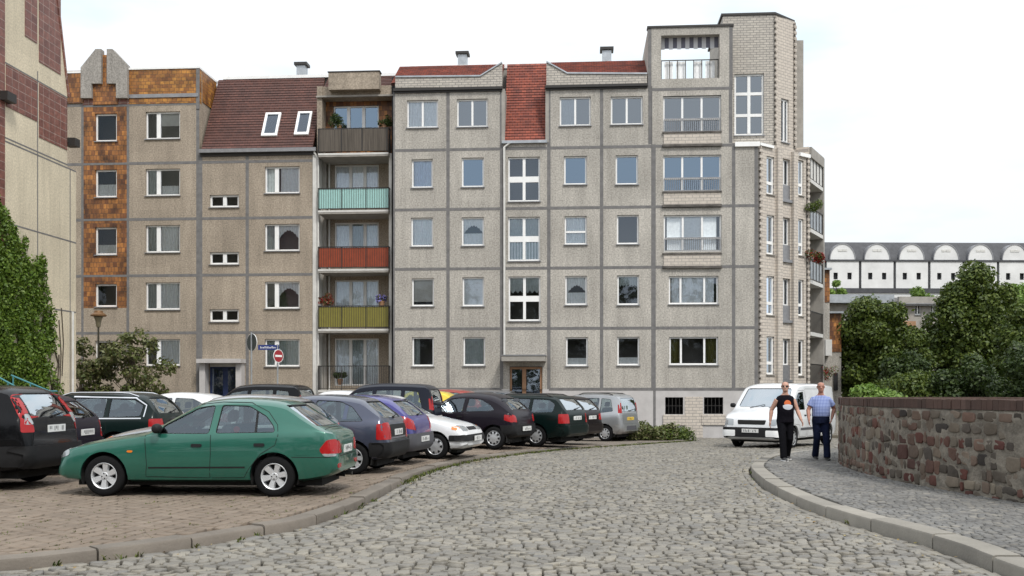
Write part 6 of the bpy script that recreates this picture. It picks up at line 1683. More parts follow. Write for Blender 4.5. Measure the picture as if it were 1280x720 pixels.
def person(label, px_, Y, H, P_):
    X = (px_ - HX) / F * Y
    root = thing('person', label, 'person', (X, Y, SIDEW(X, Y)), P_.get('rot', 0), None)
    k = H / 1.78
    # local frame: the figure faces -y (towards the camera), x to the picture's right
    def J(*a): return Vector(a) * k
    S_ = P_['pose']
    skin, shirt, tro, shoe = P_['mats']
    hipz = .93
    body = MB(); sh = MB(); tr_ = MB()
    fat = P_.get('fat', 1.0)
    tors = [((0, 0, .88), .165*fat, .115*fat), ((0, -.005, .98), .170*fat, .125*fat), ((0, -.02*fat, 1.10), .165*fat, .130*fat), ((0, -.02, 1.22), .172*fat, .125*fat), ((0, -.005, 1.33), .186, .120), ((0, .005, 1.395), .190, .105), ((0, .01, 1.435), .168, .088), ((0, .01, 1.47), .118, .074), ((0, .005, 1.50), .075, .066), ((0, .0, 1.53), .060, .062)]
    ell(body, [(J(*c), rx*k, ry*k, 0) for c, rx, ry in tors])
    # neck and head
    tw = P_.get('head', 0)
    ell(body, [(J(0, .0, 1.47), .066*k, .066*k, 0), (J(0, -.012, 1.55), .058*k, .06*k, 0), (J(0, -.015, 1.60), .056*k, .06*k, 0)])
    hd = [(1.555, .030, .035, -.045), (1.572, .052, .062, -.03), (1.60, .062, .080, -.02), (1.635, .070, .090, -.012), (1.67, .074, .095, -.005), (1.71, .076, .098, .0), (1.745, .070, .088, .004), (1.768, .052, .064, .006), (1.78, .022, .03, .006)]
    def hp(x, y, z): return J(x*math.cos(tw) - y*math.sin(tw), x*math.sin(tw) + y*math.cos(tw), z)
    ell(body, [(hp(0, oy - .01, z), rx*k, ry*k, tw) for z, rx, ry, oy in hd], 24)
    body.tube([hp(0, -.092, 1.69), hp(0, -.112, 1.655), hp(0, -.118, 1.645), hp(0, -.095, 1.632)], [.010*k, .015*k, .016*k, .012*k], 8)   # nose
    for sg in (1, -1):
        body.tube([hp(sg*.070, .005, 1.64), hp(sg*.084, .012, 1.665), hp(sg*.082, .012, 1.69), hp(sg*.072, .005, 1.695)], [.010*k, .014*k, .014*k, .008*k], 8)  # ears
        body.tube([hp(sg*.055, -.078, 1.70), hp(sg*.02, -.098, 1.703)], [.010*k, .011*k], 6)     # brow
    body.tube([hp(-.024, -.090, 1.603), hp(0, -.099, 1.604), hp(.024, -.090, 1.603)], [.007*k, .010*k, .007*k], 8)
    # arms and hands
    for sg, key in ((-1, 'armL'), (1, 'armR')):
        shd, elb, wri = J(sg*.182, .005, 1.372), J(*S_[key][0]), J(*S_[key][1])
        body.tube([shd * 1.0, shd.lerp(elb, .3), shd.lerp(elb, .7), elb, elb.lerp(wri, .3), elb.lerp(wri, .75), wri], [a*k*P_.get('arm', 1) for a in (.058, .055, .046, .042, .043, .032, .026)], 12)
        d = (wri - elb).normalized(); fwd = Vector((0, -1, 0)); lat = fwd
        nrm = d.cross(lat).normalized()
        pc = [wri, wri + d*.03*k, wri + d*.065*k, wri + d*.09*k]
        rings = []
        for c, a, b in zip(pc, (.024, .032, .038, .034), (.018, .017, .016, .012)):
            rings.append([c + lat*a*k*math.cos(t) + nrm*b*k*math.sin(t) for t in [2*math.pi*q/12 for q in range(12)]])
        body.rings(rings)
        cd = nrm * (1 if nrm.x * sg < 0 else -1)          # towards the thigh
        for f_ in range(4):
            b0 = wri + d*.085*k + lat*(-.027 + .018*f_)*k; L_ = (.075, .085, .08, .062)[3-f_] * k
            p1 = b0 + d*L_*.45 + cd*.006*k; p2 = p1 + (d*.8 + cd*.5).normalized()*L_*.32; p3 = p2 + (d*.5 + cd*.8).normalized()*L_*.25
            body.tube([b0 - d*.03*k, b0, p1, p2, p3], [.0088*k, .0092*k, .0085*k, .0078*k, .0062*k], 8)
        t0 = wri + d*.025*k + lat*.026*k; t1 = t0 + (d*.6 + lat*.7).normalized()*.04*k; t2 = t1 + (d*.95 + lat*.15 + cd*.3).normalized()*.035*k
        body.tube([t0 - lat*.012*k, t0, t1, t2], [.013*k, .013*k, .0105*k, .008*k], 8)
        sl = S_.get('sleeve', 0)
        if sl: sh.tube([shd + J(-sg*.09, 0, .0), shd + J(-sg*.02, 0, .004), shd.lerp(elb, .45*sl), shd.lerp(elb, sl)], [.088*k, .086*k, .078*k, .080*k], 14)
    # legs
    for sg, key in ((-1, 'legL'), (1, 'legR')):
        hip, kn, an = J(sg*.095, 0, .90), J(*S_[key][0]), J(*S_[key][1])
        body.tube([hip, hip.lerp(kn, .5), kn, kn.lerp(an, .35), an], [.085*k, .070*k, .055*k, .052*k, .036*k], 12)
        body.tube([an, an + J(0, -.03, -.04), an + J(0, -.12, -.055)], [.036*k, .034*k, .026*k], 10)
        lw = P_.get('leg', 1.0)
        tr_.tube([hip + J(-sg*.01, 0, .06), hip, hip.lerp(kn, .5), kn, kn.lerp(an, .5), an + J(0, 0, -.02)], [.105*k*lw, .108*k*lw, .092*k*lw, .080*k*lw, .076*k*lw, .078*k*lw], 16)
    bo = fuse('body', body, skin, .0075*k, root, 3)
    g = 1.09
    ell(tr_, [(J(0, -.005, .84), .172*fat*k, .128*fat*k, 0), (J(0, -.005, .93), .176*fat*k*1.02, .132*fat*k, 0), (J(0, -.012, 1.03 if not P_.get('untuck') else .98), .172*fat*k, .134*fat*k, 0)])
    fuse('trousers', tr_, tro, .014*k, root, 4)
    lowz = P_.get('hem', 1.0)
    ts = [(c, rx, ry) for c, rx, ry in tors if c[2] > lowz + .02 and c[2] < 1.46]
    ell(sh, [(J(0, -.012, lowz), (.172*fat + .012)*k, (.13*fat + .010)*k, 0)] + [(J(*c), (rx + .014)*k, (ry + .014)*k, 0) for c, rx, ry in ts] + [(J(0, .01, 1.482), .100*k, .080*k, 0)])
    if not S_.get('sleeve'):
        for sg in (1, -1): sh.tube([J(sg*.08, .005, 1.44), J(sg*.15, .005, 1.41), J(sg*.168, .0, 1.36)], [.05*k, .05*k, .055*k], 10)
    so = fuse('shirt', sh, shirt, .010*k, root, 4)
    for sg, key in ((-1, 'legL'), (1, 'legR')):
        an = J(*S_[key][1]); tip = S_.get('toe', {}).get(key, 0.0)
        f = MB(); rings = []
        for y, w, hgt, base in ((.075, .030, .045, 0), (.055, .038, .085, 0), (.0, .042, .10, 0), (-.06, .044, .075, 0), (-.13, .046, .055, 0), (-.18, .036, .040, 0), (-.20, .02, .028, 0)):
            zb_ = an.z - .075*k + max(0, -y) * tip * k
            rings.append([Vector((an.x + w*k*math.cos(t), an.y + y*k, zb_ + hgt*k*(.5 + .5*math.sin(t)))) for t in [2*math.pi*q/14 for q in range(14)]])
        f.rings(rings); o = f.build('shoe', shoe, root, smooth=60)
        if P_.get('sole'):
            f = MB(); f.box(an.x - .046*k, an.x + .046*k, an.y - .20*k, an.y + .075*k, an.z - .082*k, an.z - .062*k); f.build('shoe_sole', M['white'], o)
    # hair, eyes, mouth
    hm = P_['hair']; hb = MB()
    zlo = P_.get('hairline', 1.70)
    rings = []
    for z, rx, ry, oy in hd:
        if z >= 1.63: rings.append((z, rx, ry, oy))
    hv = [(hp(0, oy - .01 + (.012 if z < 1.75 else .004), z), (rx + .0025)*k, (ry - (.006 if z < 1.75 else -.002))*k, tw) for z, rx, ry, oy in rings]
    if P_.get('crop'): ell(hb, hv, 24); hb.build('hair', hm, bo, smooth=70)
    eb = MB()
    for sg in (1, -1): eb.lathe([(.001, -.008*k), (.010*k, -.004*k), (.010*k, .004*k), (.001, .008*k)], hp(sg*.030, -.092, 1.675), n=10)
    eb.build('eye', M['dark'], bo)
    if P_.get('glasses'):
        gb = MB()
        for sg in (1, -1):
            c0 = hp(sg*.034, -.106, 1.675)
            gb.tube([c0 + J(.028*math.cos(t), 0, .019*math.sin(t)) for t in [2*math.pi*q/12 for q in range(13)]], .003*k, 5)
            gb.tube([hp(sg*.062, -.10, 1.68), hp(sg*.080, .0, 1.685)], .003*k, 5)
            if P_['glasses'] == 'sun': gb.quad(*[c0 + J(a, 0, b) for a, b in ((-.028, -.016), (.028, -.016), (.028, .016), (-.028, .016))])
        gb.tube([hp(-.008, -.107, 1.68), hp(.008, -.107, 1.68)], .003*k, 5)
        gb.build('glasses', M['metal_dark'], bo)
    return root, so, k, J
def check_mat():
    m = bpy.data.materials.new('blue_check_cloth'); m.use_nodes = True; nt = m.node_tree; N = nt.nodes; L = nt.links
    b = N['Principled BSDF']; b.inputs['Roughness'].default_value = .9
    tc = N.new('ShaderNodeTexCoord'); out = None
    for ax in ('X', 'Z'):
        w = N.new('ShaderNodeTexWave'); w.bands_direction = ax; w.inputs['Scale'].default_value = 10
        L.new(tc.outputs['Object'], w.inputs[0])
        r = N.new('ShaderNodeValToRGB'); r.color_ramp.interpolation = 'LINEAR'
        e = r.color_ramp.elements; e[0].position = .25; e[0].color = (.50, .54, .70, 1); e[1].position = .55; e[1].color = (1, 1, 1, 1)
        L.new(w.outputs[1], r.inputs[0])
        mx = N.new('ShaderNodeMix'); mx.data_type = 'RGBA'; mx.blend_type = 'MULTIPLY'; mx.inputs[0].default_value = 1
        if out is None: mx.inputs[6].default_value = (.36, .43, .66, 1)
        else: L.new(out, mx.inputs[6])
        L.new(r.outputs[0], mx.inputs[7]); out = mx.outputs[2]
    L.new(out, b.inputs['Base Color']); return m
skinA = mat('skin', (.50, .28, .205), .55, var=.1, scale=12); skinB = mat('ruddy_skin', (.40, .19, .135), .55, var=.1, scale=12)
blk = mat('black_cotton', (.007, .006, .009), .95, var=.3, scale=20, bump=.3, spec=.1); blk2 = mat('black_trousers', (.006, .006, .008), .9, var=.3, scale=14, bump=.3, spec=.1)
jean = mat('dark_jeans', (.008, .012, .034), .9, var=.4, scale=10, bump=.3, spec=.15)
r1, so1, k1, J1 = person('man in black sleeveless shirt with an orange and white print and black trousers', 981.5, 21.4, 1.69,
    dict(mats=(skinA, blk, blk2, mat('dark_trainers', (.03, .03, .032), .6)), hair=mat('shaved_hair', (.10, .07, .055), .9), crop=True, fat=1.05, arm=1.1, leg=1.0, hem=.86, untuck=True, head=-.30, glasses='sun', sole=True, rot=.05,
         pose=dict(armL=((-.285, .09, 1.14), (-.325, .06, .89)), armR=((.270, -.03, 1.13), (.305, -.20, .91)), legL=((-.10, -.12, .50), (-.10, -.20, .085)), legR=((.095, -.03, .49), (.10, .20, .10)))))
r2, so2, k2, J2 = person('man in blue checked short-sleeved shirt and dark jeans with glasses', 1026, 21.5, 1.68,
    dict(mats=(skinB, check_mat(), jean, mat('black_shoes', (.012, .012, .012), .4)), hair=mat('grey_hair', (.26, .21, .18), .9), crop=True, fat=1.13, arm=1.05, leg=1.0, hem=1.0, head=-.10, glasses='clear', rot=-.08,
         pose=dict(sleeve=.62, armL=((-.285, -.02, 1.14), (-.30, -.17, .91)), armR=((.315, .07, 1.17), (.215, -.12, .95)), legL=((-.09, -.02, .49), (-.09, .17, .095)), legR=((.095, -.13, .50), (.10, -.19, .085)))))
# printed emblem on the black shirt: orange disc over a white crescent
bm = bmesh.new(); bm.from_mesh(so1.data); bv = BVHTree.FromBMesh(bm); bm.free()
class _S(Shell):
    def __init__(s): s.bvh = bv
    def hit(s, ax, u, v):
        p, n, i, d = s.bvh.ray_cast(Vector((u, -2, v)), Vector((0, 1, 0))); return (p, n) if p else (Vector((u, -.1, v)), Vector((0, -1, 0)))
es = _S(); zc = 1.27 * k1
oc = lambda cx, cz, rx, rz, a0, a1, n: [(cx + rx*math.cos(a0 + (a1-a0)*i/n), cz + rz*math.sin(a0 + (a1-a0)*i/n)) for i in range(n + 1)]
em = mat('print_orange', (.55, .12, .03), .8); ew = mat('print_white', (.50, .52, .56), .8)
mb = MB(); es.patch(mb, 'f', oc(.01, zc + .02, .075, .07, 0, 2*math.pi, 20)[:-1], .004, 0, .04); mb.build('shirt_print', em, so1)
mb = MB(); es.patch(mb, 'f', oc(.01, zc - .045, .105, .07, math.pi, 2*math.pi, 14) + oc(.01, zc - .035, .105, .035, 0, math.pi, 10)[1:-1], .006, 0, .04); mb.build('shirt_print', ew, so1)

# ================================================================== VEGETATION
def leaves(n, centres, radii, size, up=.3, shell=.55, rng=RNG, squash=1.0):
    """n leaf quads spread through blobs; returns vertex and face arrays"""
    c = np.array(centres); r = np.array(radii)
    w = r ** 2; idx = rng.choice(len(c), n, p=w / w.sum())
    d = rng.normal(size=(n, 3)); d /= np.linalg.norm(d, axis=1)[:, None]
    rad = r[idx] * (shell + (1.04 - shell) * rng.random(n) ** .6) * (1 + .10 * rng.normal(size=n))
    p = c[idx] + d * rad[:, None] * np.array([1, 1, squash])
    nrm = d * .7 + rng.normal(size=(n, 3)) * .55 + np.array([0, 0, up]); nrm /= np.linalg.norm(nrm, axis=1)[:, None]
    t = np.cross(nrm, rng.normal(size=(n, 3))); t /= np.linalg.norm(t, axis=1)[:, None]; b = np.cross(nrm, t)
    s = (size * (.6 + .8 * rng.random(n)))[:, None]
    v = np.stack([p - t * s * .5, p + b * s * .30 + nrm * s * .08, p + t * s * .55, p - b * s * .30 + nrm * s * .08], 1).reshape(-1, 3)
    return v, np.arange(n * 4).reshape(n, 4)
LEAF = dict(dark=[(.018, .034, .008), (.034, .060, .012), (.062, .095, .018), (.024, .044, .010)], mid=[(.036, .062, .011), (.072, .110, .017), (.135, .175, .028), (.048, .080, .014)], fresh=[(.09, .165, .028), (.16, .26, .045), (.22, .32, .065), (.12, .21, .036)],
            olive=[(.06, .085, .022), (.11, .135, .036), (.19, .20, .08), (.095, .075, .04)], ivy=[(.06, .115, .014), (.11, .19, .022), (.18, .26, .036), (.07, .13, .016)])
for k_, c_ in LEAF.items(): M['leaf_' + k_] = island_mat('leaf_' + k_, c_, .5, .4, .25)
M['bark'] = mat('bark', (.07, .055, .04), .9, var=.4, scale=6, stretch=(1, 1, .2), bump=.5)
def tree(name, label, cat, x, y, z, h, w, leafm, n, leaf, trunk=.25, nb=26, seed=1, group=None, d=None, lift=.0, squash=.85, blob=(.26, .40), stems=1, up=.3):
    rg = np.random.default_rng(seed); R_ = random.Random(seed)
    root = thing(name, label, cat, (x, y, z), 0, group)
    d = d or w; zc = h * (.5 + lift / 2); hz = (h - h * lift) / 2
    cs, rs = [], []
    while len(cs) < nb:
        p = rg.uniform(-1, 1, 3); q = np.linalg.norm(p)
        if q > 1 or q < .35: continue
        taper = 1 - .12 * max(0, p[2])
        r = rg.uniform(*blob) * min(w, h) / 2
        cs.append((p[0] * (w / 2 - r * .6) * taper, p[1] * (d / 2 - r * .6) * taper, zc + p[2] * (hz - r * .7))); rs.append(r)
    v, f = leaves(n, cs, rs, leaf, up=up, rng=rg, squash=squash)
    cr = link('crown', np_mesh('crown', v, f, M['leaf_' + leafm]), root)
    mb = MB()
    tr = trunk
    for s in range(stems):
        off = Vector((R_.uniform(-.3, .3), R_.uniform(-.3, .3), 0)) if stems > 1 else Vector((0, 0, 0))
        top = Vector((R_.uniform(-.2, .2) * w * .3, R_.uniform(-.2, .2) * w * .3, h * .78))
        P3 = [off, off.lerp(top, .3) + Vector((R_.uniform(-.1, .1), 0, 0)), off.lerp(top, .65), top]
        mb.tube([p for p in P3], [tr, tr * .75, tr * .45, tr * .1], 9)
        for c in cs[s::stems][: 14 // stems + 3]:
            c = Vector(c); t = min(.8, max(.15, c.z / h - .2)); a = off.lerp(top, t)
            mb.tube([a, a.lerp(c, .5) + Vector((0, 0, .05 * h * .3)), c], [tr * .35 * (1 - t * .5), tr * .22, tr * .05], 6)
    mb.build('trunk', M['bark'], root, smooth=60)
    return root
def tree_px(name, label, cat, x0, x1, ytop, Y, zfoot, leafm, n, leaf, **k):
    w = (x1 - x0) / F * Y; X = ((x0 + x1) / 2 - HX) / F * Y; h = EYE + (HY - ytop) / F * Y - zfoot
    return tree(name, label, cat, X, Y, zfoot, h, w, leafm, n, leaf, **k)
tree_px('tree', 'broad dark-leaved tree right of the grey balconies, in front of the villa', 'tree', 1042, 1142, 355, 54, -.8, 'mid', 40000, .19, nb=60, seed=3, lift=.05, trunk=.28)
tree_px('tree', 'tallest tree, dark and dense, before the arched white hall', 'tree', 1156, 1272, 320, 52, -.8, 'mid', 50000, .19, nb=70, seed=5, lift=.03, trunk=.32)
tree_px('tree', 'dark tree cut off by the right edge of the picture', 'tree', 1246, 1350, 358, 44, -.8, 'mid', 30000, .18, nb=46, seed=8, lift=.0, trunk=.3)
tree_px('tree', 'pale green tree peeking over the dark crowns near the right edge', 'tree', 1235, 1310, 345, 66, -.8, 'fresh', 9000, .22, nb=22, seed=9, lift=.3, trunk=.25)
tree_px('tree', 'small pale tree right beside the apartment corner below the hall', 'tree', 1030, 1060, 343, 82, -.8, 'fresh', 5000, .25, nb=14, seed=12, lift=.5)
tree_px('tree', 'pale tree crown below the hall between the villa roof and the tallest tree', 'tree', 1128, 1180, 352, 90, -.8, 'fresh', 6000, .26, nb=16, seed=14, lift=.5)
tree_px('bush', 'tall mid-green bush in the gap between the two largest trees', 'shrub', 1112, 1176, 408, 48, -.7, 'mid', 13000, .16, nb=30, seed=20, trunk=.08, stems=3)
tree_px('bush', 'dark bushy shrub between the broad tree and the tallest tree', 'shrub', 1098, 1170, 432, 43, -.7, 'dark', 13000, .15, nb=30, seed=21, trunk=.06, stems=4)
tree_px('bush', 'green bush in front of the tallest tree behind the stone wall', 'shrub', 1085, 1190, 452, 37, -.6, 'mid', 13000, .13, nb=30, seed=22, trunk=.05, stems=4)
tree_px('bush', 'dark bush filling the gap behind the stone wall under the tallest tree', 'shrub', 1160, 1262, 436, 36, -.6, 'dark', 15000, .14, nb=32, seed=23, trunk=.06, stems=4)
tree_px('bush', 'dark bush behind the stone wall at the right edge', 'shrub', 1236, 1350, 420, 33, -.6, 'dark', 16000, .13, nb=34, seed=24, trunk=.06, stems=4)
tree_px('bush', 'low light green hedge bush just above the left end of the stone wall', 'shrub', 1048, 1146, 472, 27.5, .1, 'fresh', 12000, .11, nb=44, seed=25, trunk=.03, stems=5, squash=.7)
# shrubs at the left, before the tiled bay
tree_px('bush', 'smaller reddish-green shrub beside the ivy wall', 'shrub', 62, 146, 418, 43, -.5, 'olive', 4300, .16, nb=48, seed=31, trunk=.05, stems=6, d=2.2, blob=(.14, .24))
tree_px('bush', 'larger reddish-green shrub with a twig arching out to the right', 'shrub', 108, 220, 405, 42.5, -.5, 'olive', 7000, .16, nb=70, seed=33, trunk=.06, stems=6, d=2.4, blob=(.13, .24))
# ivy on the gable wall
def ivy():
    root = thing('ivy', 'green climbing ivy covering the lower left gable wall', 'climbing plant', (FG.o.x, FG.o.y, FG.zb))
    rg = np.random.default_rng(41)
    prof = [(-2, 246), (4, 272), (12, 266), (20, 298), (30, 312), (38, 330), (44, 318), (52, 330), (57, 372), (62, 420), (66, 455), (72, 480)]
    cs, rs = [], []
    for _ in range(620):
        x = rg.uniform(-30, 74); y = rg.uniform(0, 1) ** .8 * 250 + 245
        if y < lerp_tab(prof, x) + 9 * rg.normal() or (x > 34 and rg.random() > .55): continue
        a, z = FG.at(x, min(y, 512)); r = rg.uniform(.08, .20)
        cs.append((a, -.03 - rg.uniform(0, .14) * min(1, (y - 230) / 120), max(z, .1))); rs.append(r)
    v, f = leaves(30000, cs, rs, .12, up=.1, rng=rg, squash=2.6)
    v[:, 1] = -np.abs(v[:, 1] + .0) - .01
    link('foliage', np_mesh('foliage', v, f, M['leaf_ivy']), root, (0, 0, 0), FG.th)
    mb = MB(); R_ = random.Random(3)
    for x in (10, 22, 35, 48, 60, 68, 72):
        a0, z0 = FG.at(x, 490); pts = [(a0, -.03, .0)]
        for q in range(1, 8): pts.append((a0 + R_.uniform(-.25, .25), -.03, (z0 + 5.5 - x * .05) * q / 8))
        mb.tube(pts, .025, 5)
    for x, y0, y1 in ((74, 400, 485), (77, 385, 470)):
        a, z1 = FG.at(x, y0); _, z0 = FG.at(x, y1); mb.tube([(a, -.02, z0), (a + .1, -.02, (z0 + z1) / 2), (a - .05, -.02, z1)], .02, 5)
    o = mb.build('stem', M['bark'], root, (0, 0, 0), FG.th)
ivy()
# low juniper at the end of the car park
def low_shrub(label, x, y, w, d, h, n, leafm, seed, leaf=.11):
    rg = np.random.default_rng(seed); z = pz(x, y)
    root = thing('bush', label, 'shrub', (x, y, z))
    cs = [(rg.uniform(-w/2, w/2), rg.uniform(-d/2, d/2), rg.uniform(.05, h * .6)) for _ in range(26)]
    v, f = leaves(n, cs, [rg.uniform(.18, .34) for _ in cs], leaf, up=.5, rng=rg)
    link('foliage', np_mesh('foliage', v, f, M['leaf_' + leafm]), root)
low_shrub('low spreading olive shrub before the cellar windows', 4.75, 36.9, 2.2, 2.4, .62, 9000, 'olive', 51)
low_shrub('low mid-green shrub at the tip of the car park by the brick infill', 5.85, 37.2, 1.3, 2.0, .42, 5000, 'mid', 52, .09)
# weeds along the kerbs and in the joints
def weeds():
    rg = np.random.default_rng(61); pts = []
    for C, n_, off in ((LC, 800, .05), (RC, 90, .04)):
        for _ in range(n_):
            i = int(rg.integers(2, len(C) - 2)); p = C[i]
            if not (7.5 < p.y < 36.5): continue
            if p.y < 17 and rg.random() > .12: continue
            t = (C[i+1] - C[i-1]).normalized(); nr = Vector((t.y, -t.x)); q = p + nr * (off + rg.normal() * .05) + t * rg.uniform(-.12, .12)
            pts.append((q.x, q.y, gz(q.y), 1.0))
    for _ in range(700):
        y = rg.uniform(8.6, 20); x = rg.uniform(-9, float(xL(y)) - .3)
        if x > -9: pts.append((x, y, pz(x, y) - .01, .35))
    V, Fc = [], []
    for x, y, z, s in pts:
        for _ in range(7):
            a = rg.uniform(0, 6.28); L_ = rg.uniform(.02, .065) * s; w = .006 + .004 * s; bx, by = x + rg.normal() * .03, y + rg.normal() * .03
            dx, dy = math.cos(a), math.sin(a); n0 = len(V)
            V += [(bx - dy*w, by + dx*w, z), (bx + dy*w, by - dx*w, z), (bx + dx*L_*.4 + dy*w*.7, by + dy*L_*.4 - dx*w*.7, z + L_*.7), (bx + dx*L_*.9, by + dy*L_*.9, z + L_)]
            Fc.append((n0, n0+1, n0+2, n0+3))
    tag(link('grass', np_mesh('grass', np.array(V), np.array(Fc), island_mat('weed', [(.06, .09, .02), (.10, .13, .03), (.15, .14, .05)], .8, .2, .2))), kind='stuff')
weeds()
def fallen():
    rg = np.random.default_rng(66); V, Fc = [], []
    for _ in range(420):
        C, off = (RC, -.18) if rg.random() < .6 else (LC, .2)
        p = C[int(rg.integers(10, len(C) - 40))]; x = p.x + off + rg.normal() * .16; y = p.y + rg.normal() * .2; z = gz(y) + .008; a = rg.uniform(0, 6.28); s = rg.uniform(.012, .03)
        c, d = math.cos(a) * s, math.sin(a) * s; n0 = len(V); t = rg.uniform(-.008, .008)
        V += [(x - c, y - d, z), (x + d * .5, y - c * .5, z + .004 + t), (x + c, y + d, z + .006), (x - d * .5, y + c * .5, z + .004 - t)]; Fc.append((n0, n0+1, n0+2, n0+3))
    tag(link('fallen_leaves', np_mesh('fallen_leaves', np.array(V), np.array(Fc), island_mat('dry_leaf', [(.28, .20, .08), (.20, .13, .06), (.34, .28, .14), (.16, .14, .05)], .8, .2))), kind='stuff')
fallen()
# balcony plants
def pot_plant(name, label, cat, fr, px_, py_, b, r, n, leafm, flower=None, pot=True, seed=70, leaf=.09):
    a, z = fr.at(px_, py_, b); p = fr.o + fr.u * a + fr.w * b
    root = thing(name, label, cat, (p.x, p.y, fr.zb + z))
    rg = np.random.default_rng(seed); cs = [(rg.uniform(-r, r) * .8, rg.uniform(-.1, .1), rg.uniform(0, r) * .9) for _ in range(7)]
    v, f = leaves(n, cs, [r * .5] * 7, leaf, up=.2, rng=rg); link('foliage', np_mesh('foliage', v, f, M['leaf_' + leafm]), root)
    if flower: 
        v, f = leaves(n, cs, [r * .56] * 7, leaf * .9, up=.2, rng=rg, shell=.9); link('blossom', np_mesh('blossom', v, f, flower), root)
    if pot: mb = MB(); mb.lathe([(.09, -.28), (.13, -.02), (.145, -.02), (.145, .02), (.01, .02)], axis='z', n=14); mb.build('pot', M['wood'], root)
redf = island_mat('red_blossom', [(.16, .014, .012), (.26, .02, .015)], .7); purf = island_mat('violet_blossom', [(.16, .14, .45), (.30, .28, .62)], .7)
pot_plant('balcony_plant', 'green plant behind the bamboo screen left of the top balcony window', 'plant', FL, 424, 157, -.1, .45, 700, 'dark', seed=71)
pot_plant('balcony_plant', 'green plant at the right end of the bamboo-screened balcony', 'plant', FL, 481, 156, -.1, .33, 600, 'dark', seed=72)
pot_plant('balcony_plant', 'dark red flowering plant at the left end of the olive balcony', 'plant', FL, 406, 378, -.1, .33, 300, 'olive', redf, seed=73)
pot_plant('balcony_plant', 'violet flower bunch at the right end of the olive balcony', 'plant', FL, 477.5, 377, -.2, .22, 200, 'olive', purf, seed=74)
pot_plant('balcony_plant', 'small potted tree on the ground floor balcony', 'plant', FL, 425, 474, -.05, .26, 600, 'dark', seed=75)
for yy, sd, lb in ((261, 76, 'green plant on the upper corner balcony'), (325, 77, 'red geranium box on the middle corner balcony')):
    pot_plant('balcony_plant', lb, 'plant', PC, 1018, yy, -.3, .4, 500, 'mid', redf if sd == 77 else None, pot=False, seed=sd)
pot_plant('balcony_plant', 'dark red flowers hanging on the low rear wall behind the men', 'plant', FR, 1035.5, 471, 5.3, .42, 300, 'olive', redf, pot=False, seed=79)

# the wood behind the photographer, met only in the window panes and paintwork
def wood():
    rg = np.random.default_rng(91); cs, rs = [], []
    for k in range(60):
        x = -75 + 150 * (k + rg.random()) / 60; h = rg.uniform(12, 19); y = -38 + rg.uniform(-6, 6)
        for _ in range(9): cs.append((x + rg.normal() * 1.6, y + rg.normal() * 1.5, rg.uniform(1.5, h - 2))); rs.append(rg.uniform(1.6, 2.8))
    v, f = leaves(26000, cs, rs, .95, rng=rg)
    tag(link('wood', np_mesh('wood', v, f, M['leaf_dark'])), kind='stuff')
wood()
# ================================================================== STREET FURNITURE
M['sign_red'] = mat('sign_red', (.30, .016, .022), .5); M['sign_white'] = mat('sign_white', (.78, .78, .77), .4); M['sign_back'] = mat('sign_back', (.05, .06, .06), .5, .2); M['sign_blue'] = mat('sign_blue', (.012, .03, .17), .4)
Ys = 36.0
def post(root, h, r=.03, x=0): mb = MB(); mb.tube([(x, 0, 0), (x, 0, h)], r, 12); mb.build('post', M['zinc'], root, smooth=50)
g0 = pz(-8.5, Ys)
p = ray(347, Ys, 445); s = thing('no_entry_sign', 'round red no-entry sign with a white bar on a grey post, blue name plate above', 'street sign', (p.x, Ys, g0))
zc = p.z - g0; post(s, zc + .42)
rr = 8.4 / F * Ys
mb = MB(); mb.lathe([(rr * .9, -.032), (rr * .9, -.05), (.001, -.05), (.001, -.032)], (0, 0, zc), n=32); d0 = mb.build('sign_disc', M['sign_red'], s)
mb = MB(); mb.lathe([(rr, -.03), (rr, -.046), (rr * .90, -.046), (rr * .90, -.03)], (0, 0, zc), n=32); mb.build('sign_rim', M['sign_white'], d0)
mb = MB(); mb.box(-rr * .68, rr * .68, -.056, -.051, zc - rr * .15, zc + rr * .15); mb.build('sign_bar', M['sign_white'], d0); d0.rotation_euler.z = R(57)
mb = MB(); L_ = 23.5 / F * Ys; mb.box(-L_ - .02, .05, -.02, .02, zc + .22, zc + .40); n0 = mb.build('name_plate', M['sign_blue'], s)
mb = MB(); rg = random.Random(9); x = -L_ + .06
while x < -.06:
    w = rg.choice((.018, .028, .034)); mb.box(x, x + w * .7, -.024, -.021, zc + .275, zc + .275 + rg.choice((.05, .05, .075))); x += w + .012
mb.build('plate_lettering', M['sign_white'], n0)
p = ray(314.5, Ys + 1.5, 428); s = thing('sign_post', 'grey post carrying a round traffic sign seen from behind', 'street sign', (p.x, Ys + 1.5, g0))
zc = p.z - g0; rr = 10.6 / F * (Ys + 1.5)
mb = MB(); mb.tube([(0, -.03, 0), (0, -.03, zc + rr + .05)], .032, 12); mb.build('post', M['zinc'], s, smooth=50)
mb = MB(); mb.lathe([(rr, .0), (rr, .02), (.001, .02), (.001, .0)], (0, 0, zc), n=32); d0 = mb.build('sign_disc', M['sign_back'], s)
mb = MB(); mb.lathe([(rr + .012, .004), (rr + .012, .026), (rr - .005, .026), (rr - .005, .004)], (.0, .002, zc), n=32); mb.build('sign_rim', M['sign_white'], d0); d0.rotation_euler.z = R(-42)
